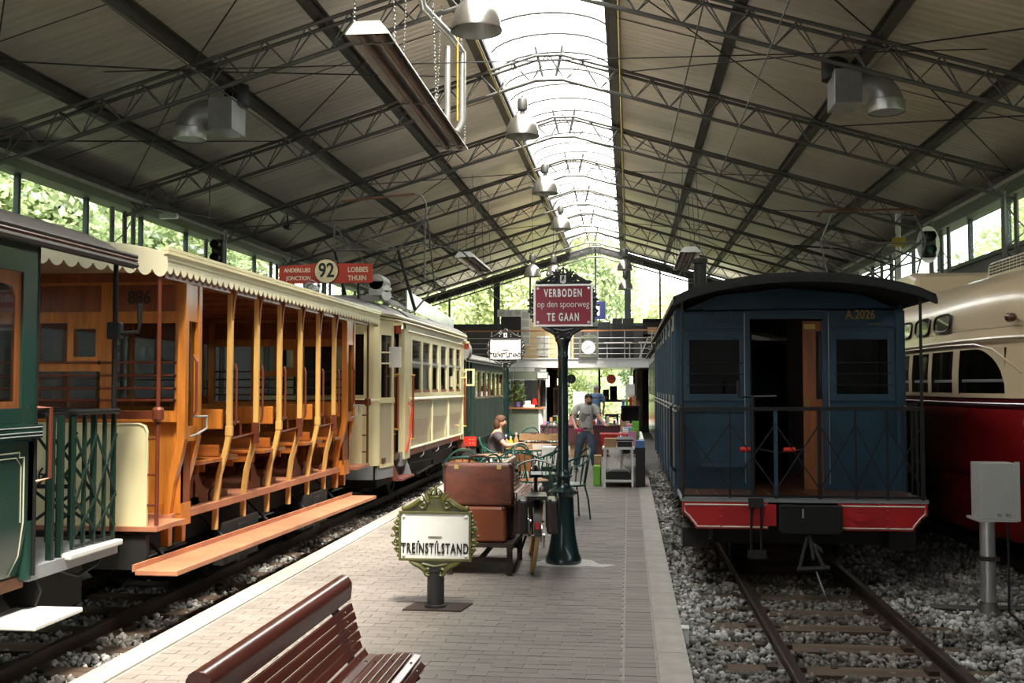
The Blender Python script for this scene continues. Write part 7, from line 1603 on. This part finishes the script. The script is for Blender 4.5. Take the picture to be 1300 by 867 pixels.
# seated woman, seen from the side
wm = empty('person', (-2.1, 16.75, 0), 'seated woman in mauve top and pale trousers reaching over the cafe table', 'person', 'people in the hall')
x0, y0 = -2.12, 16.75
pe = (x0, y0, .56, .13); c2_ = (x0+.0, y0, .88, .125); nk = (x0+.05, y0, 1.06); tp_ = (x0+.02, y0, .99, .08)
s1_, s2_ = (x0+.03, y0-.17, .97, .055), (x0+.03, y0+.17, .97, .055)
e1, w1 = (x0+.19, y0-.24, .80, .038), (x0+.42, y0-.20, .84, .027)
e2, w2_ = (x0+.20, y0+.20, .78, .038), (x0+.40, y0+.10, .80, .027)
k1, a1 = (x0+.42, y0-.12, .52, .065), (x0+.52, y0-.12, .09, .04); k2, a2 = (x0+.42, y0+.10, .52, .065), (x0+.46, y0+.12, .09, .04)
ch = [[pe, (x0-.01, y0, .72, .12), c2_, tp_, (*nk, .045)], [tp_, s1_, e1, w1], [tp_, s2_, e2, w2_], [pe, (x0+.08, y0-.09, .54, .085), k1, a1], [pe, (x0+.08, y0+.09, .54, .085), k2, a2]]
hc = (x0+.08, y0, 1.165); ch += head_chain(hc, PI/2, .1, nk, .92); hand(ch, w1[:3], (1, .1, -.1), (0, 1, 0), .9); hand(ch, w2_[:3], (1, 0, -.1), (0, 1, 0), .9)
skin_mesh('body', ch, 'skin', wm); head(wm, hc, PI/2, .1, 'hair_brown', wm, .98, None, True)
skin_mesh('top', [[(x0, y0, .58, .15), (x0-.01, y0, .72, .145), (x0, y0, .88, .148), (x0+.02, y0, .985, .10)], [(x0+.02, y0, .985, .10), (*s1_[:3], .075), lerp(s1_, e1, .6, .06)], [(x0+.02, y0, .985, .10), (*s2_[:3], .075), lerp(s2_, e2, .6, .06)]], 'top_mauve', wm)
skin_mesh('trousers', [[(x0, y0, .57, .14), (x0+.05, y0, .55, .13)], [(x0+.05, y0, .55, .13), (x0+.12, y0-.10, .545, .10), (*k1[:3], .085), (*a1[:3], .06)], [(x0+.05, y0, .55, .13), (x0+.12, y0+.10, .545, .10), (*k2[:3], .085), (*a2[:3], .06)]], 'trousers_beige', wm)
for a in (a1, a2): MB().sphere((a[0]+.05, a[1], .04), (.12, .045, .04), 12, 8).build('shoe', 'shoe_dark', wm, True)
# man with his back to us near the rear doors
m3 = empty('person', (-1.1, 33, 0), 'grey haired man in a blue shirt seen from behind near the rear doors', 'person', 'people in the hall')
x0, y0 = -1.02, 33.0
pe = (x0, y0, .95, .13); tp_ = (x0, y0, 1.46, .09)
ch = [[pe, (x0, y0, 1.2, .13), (x0, y0, 1.35, .14), tp_, (x0, y0, 1.54, .055)], [tp_, (x0-.2, y0, 1.43, .06), (x0-.26, y0, 1.15, .04), (x0-.22, y0+.15, .95, .03)], [tp_, (x0+.2, y0, 1.43, .06), (x0+.26, y0, 1.15, .04), (x0+.22, y0+.15, .95, .03)], [pe, (x0-.1, y0, .9, .09), (x0-.11, y0, .5, .065), (x0-.11, y0, .08, .04)], [pe, (x0+.1, y0, .9, .09), (x0+.11, y0, .5, .065), (x0+.11, y0, .08, .04)]]
hc = (x0+.01, y0, 1.66); ch += head_chain(hc, PI*.85, 0, (x0, y0, 1.54)); hand(ch, (x0-.22, y0+.15, .95), (0, .5, -1), (1, 0, 0)); hand(ch, (x0+.22, y0+.15, .95), (0, .5, -1), (1, 0, 0))
skin_mesh('body', ch, 'skin', m3); head(m3, hc, PI*.85, 0, 'hair_grey', m3)
skin_mesh('shirt', [[(x0, y0, .95, .15), (x0, y0, 1.2, .155), (x0, y0, 1.36, .165), (x0, y0, 1.465, .11)], [(x0, y0, 1.465, .11), (x0-.21, y0, 1.43, .082), (x0-.245, y0, 1.22, .07)], [(x0, y0, 1.465, .11), (x0+.21, y0, 1.43, .082), (x0+.245, y0, 1.22, .07)]], 'shirt_blue', m3)
skin_mesh('trousers', [[(x0, y0, .96, .15), (x0, y0, .9, .14)], [(x0, y0, .9, .14), (x0-.1, y0, .86, .11), (x0-.11, y0, .5, .085), (x0-.11, y0, .08, .07)], [(x0, y0, .9, .14), (x0+.1, y0, .86, .11), (x0+.11, y0, .5, .085), (x0+.11, y0, .08, .07)]], 'jeans', m3)
for dx in (-.11, .11): MB().sphere((x0+dx, y0+.05, .04), (.05, .13, .04), 12, 8).build('shoe', 'shoe_dark', m3, True)
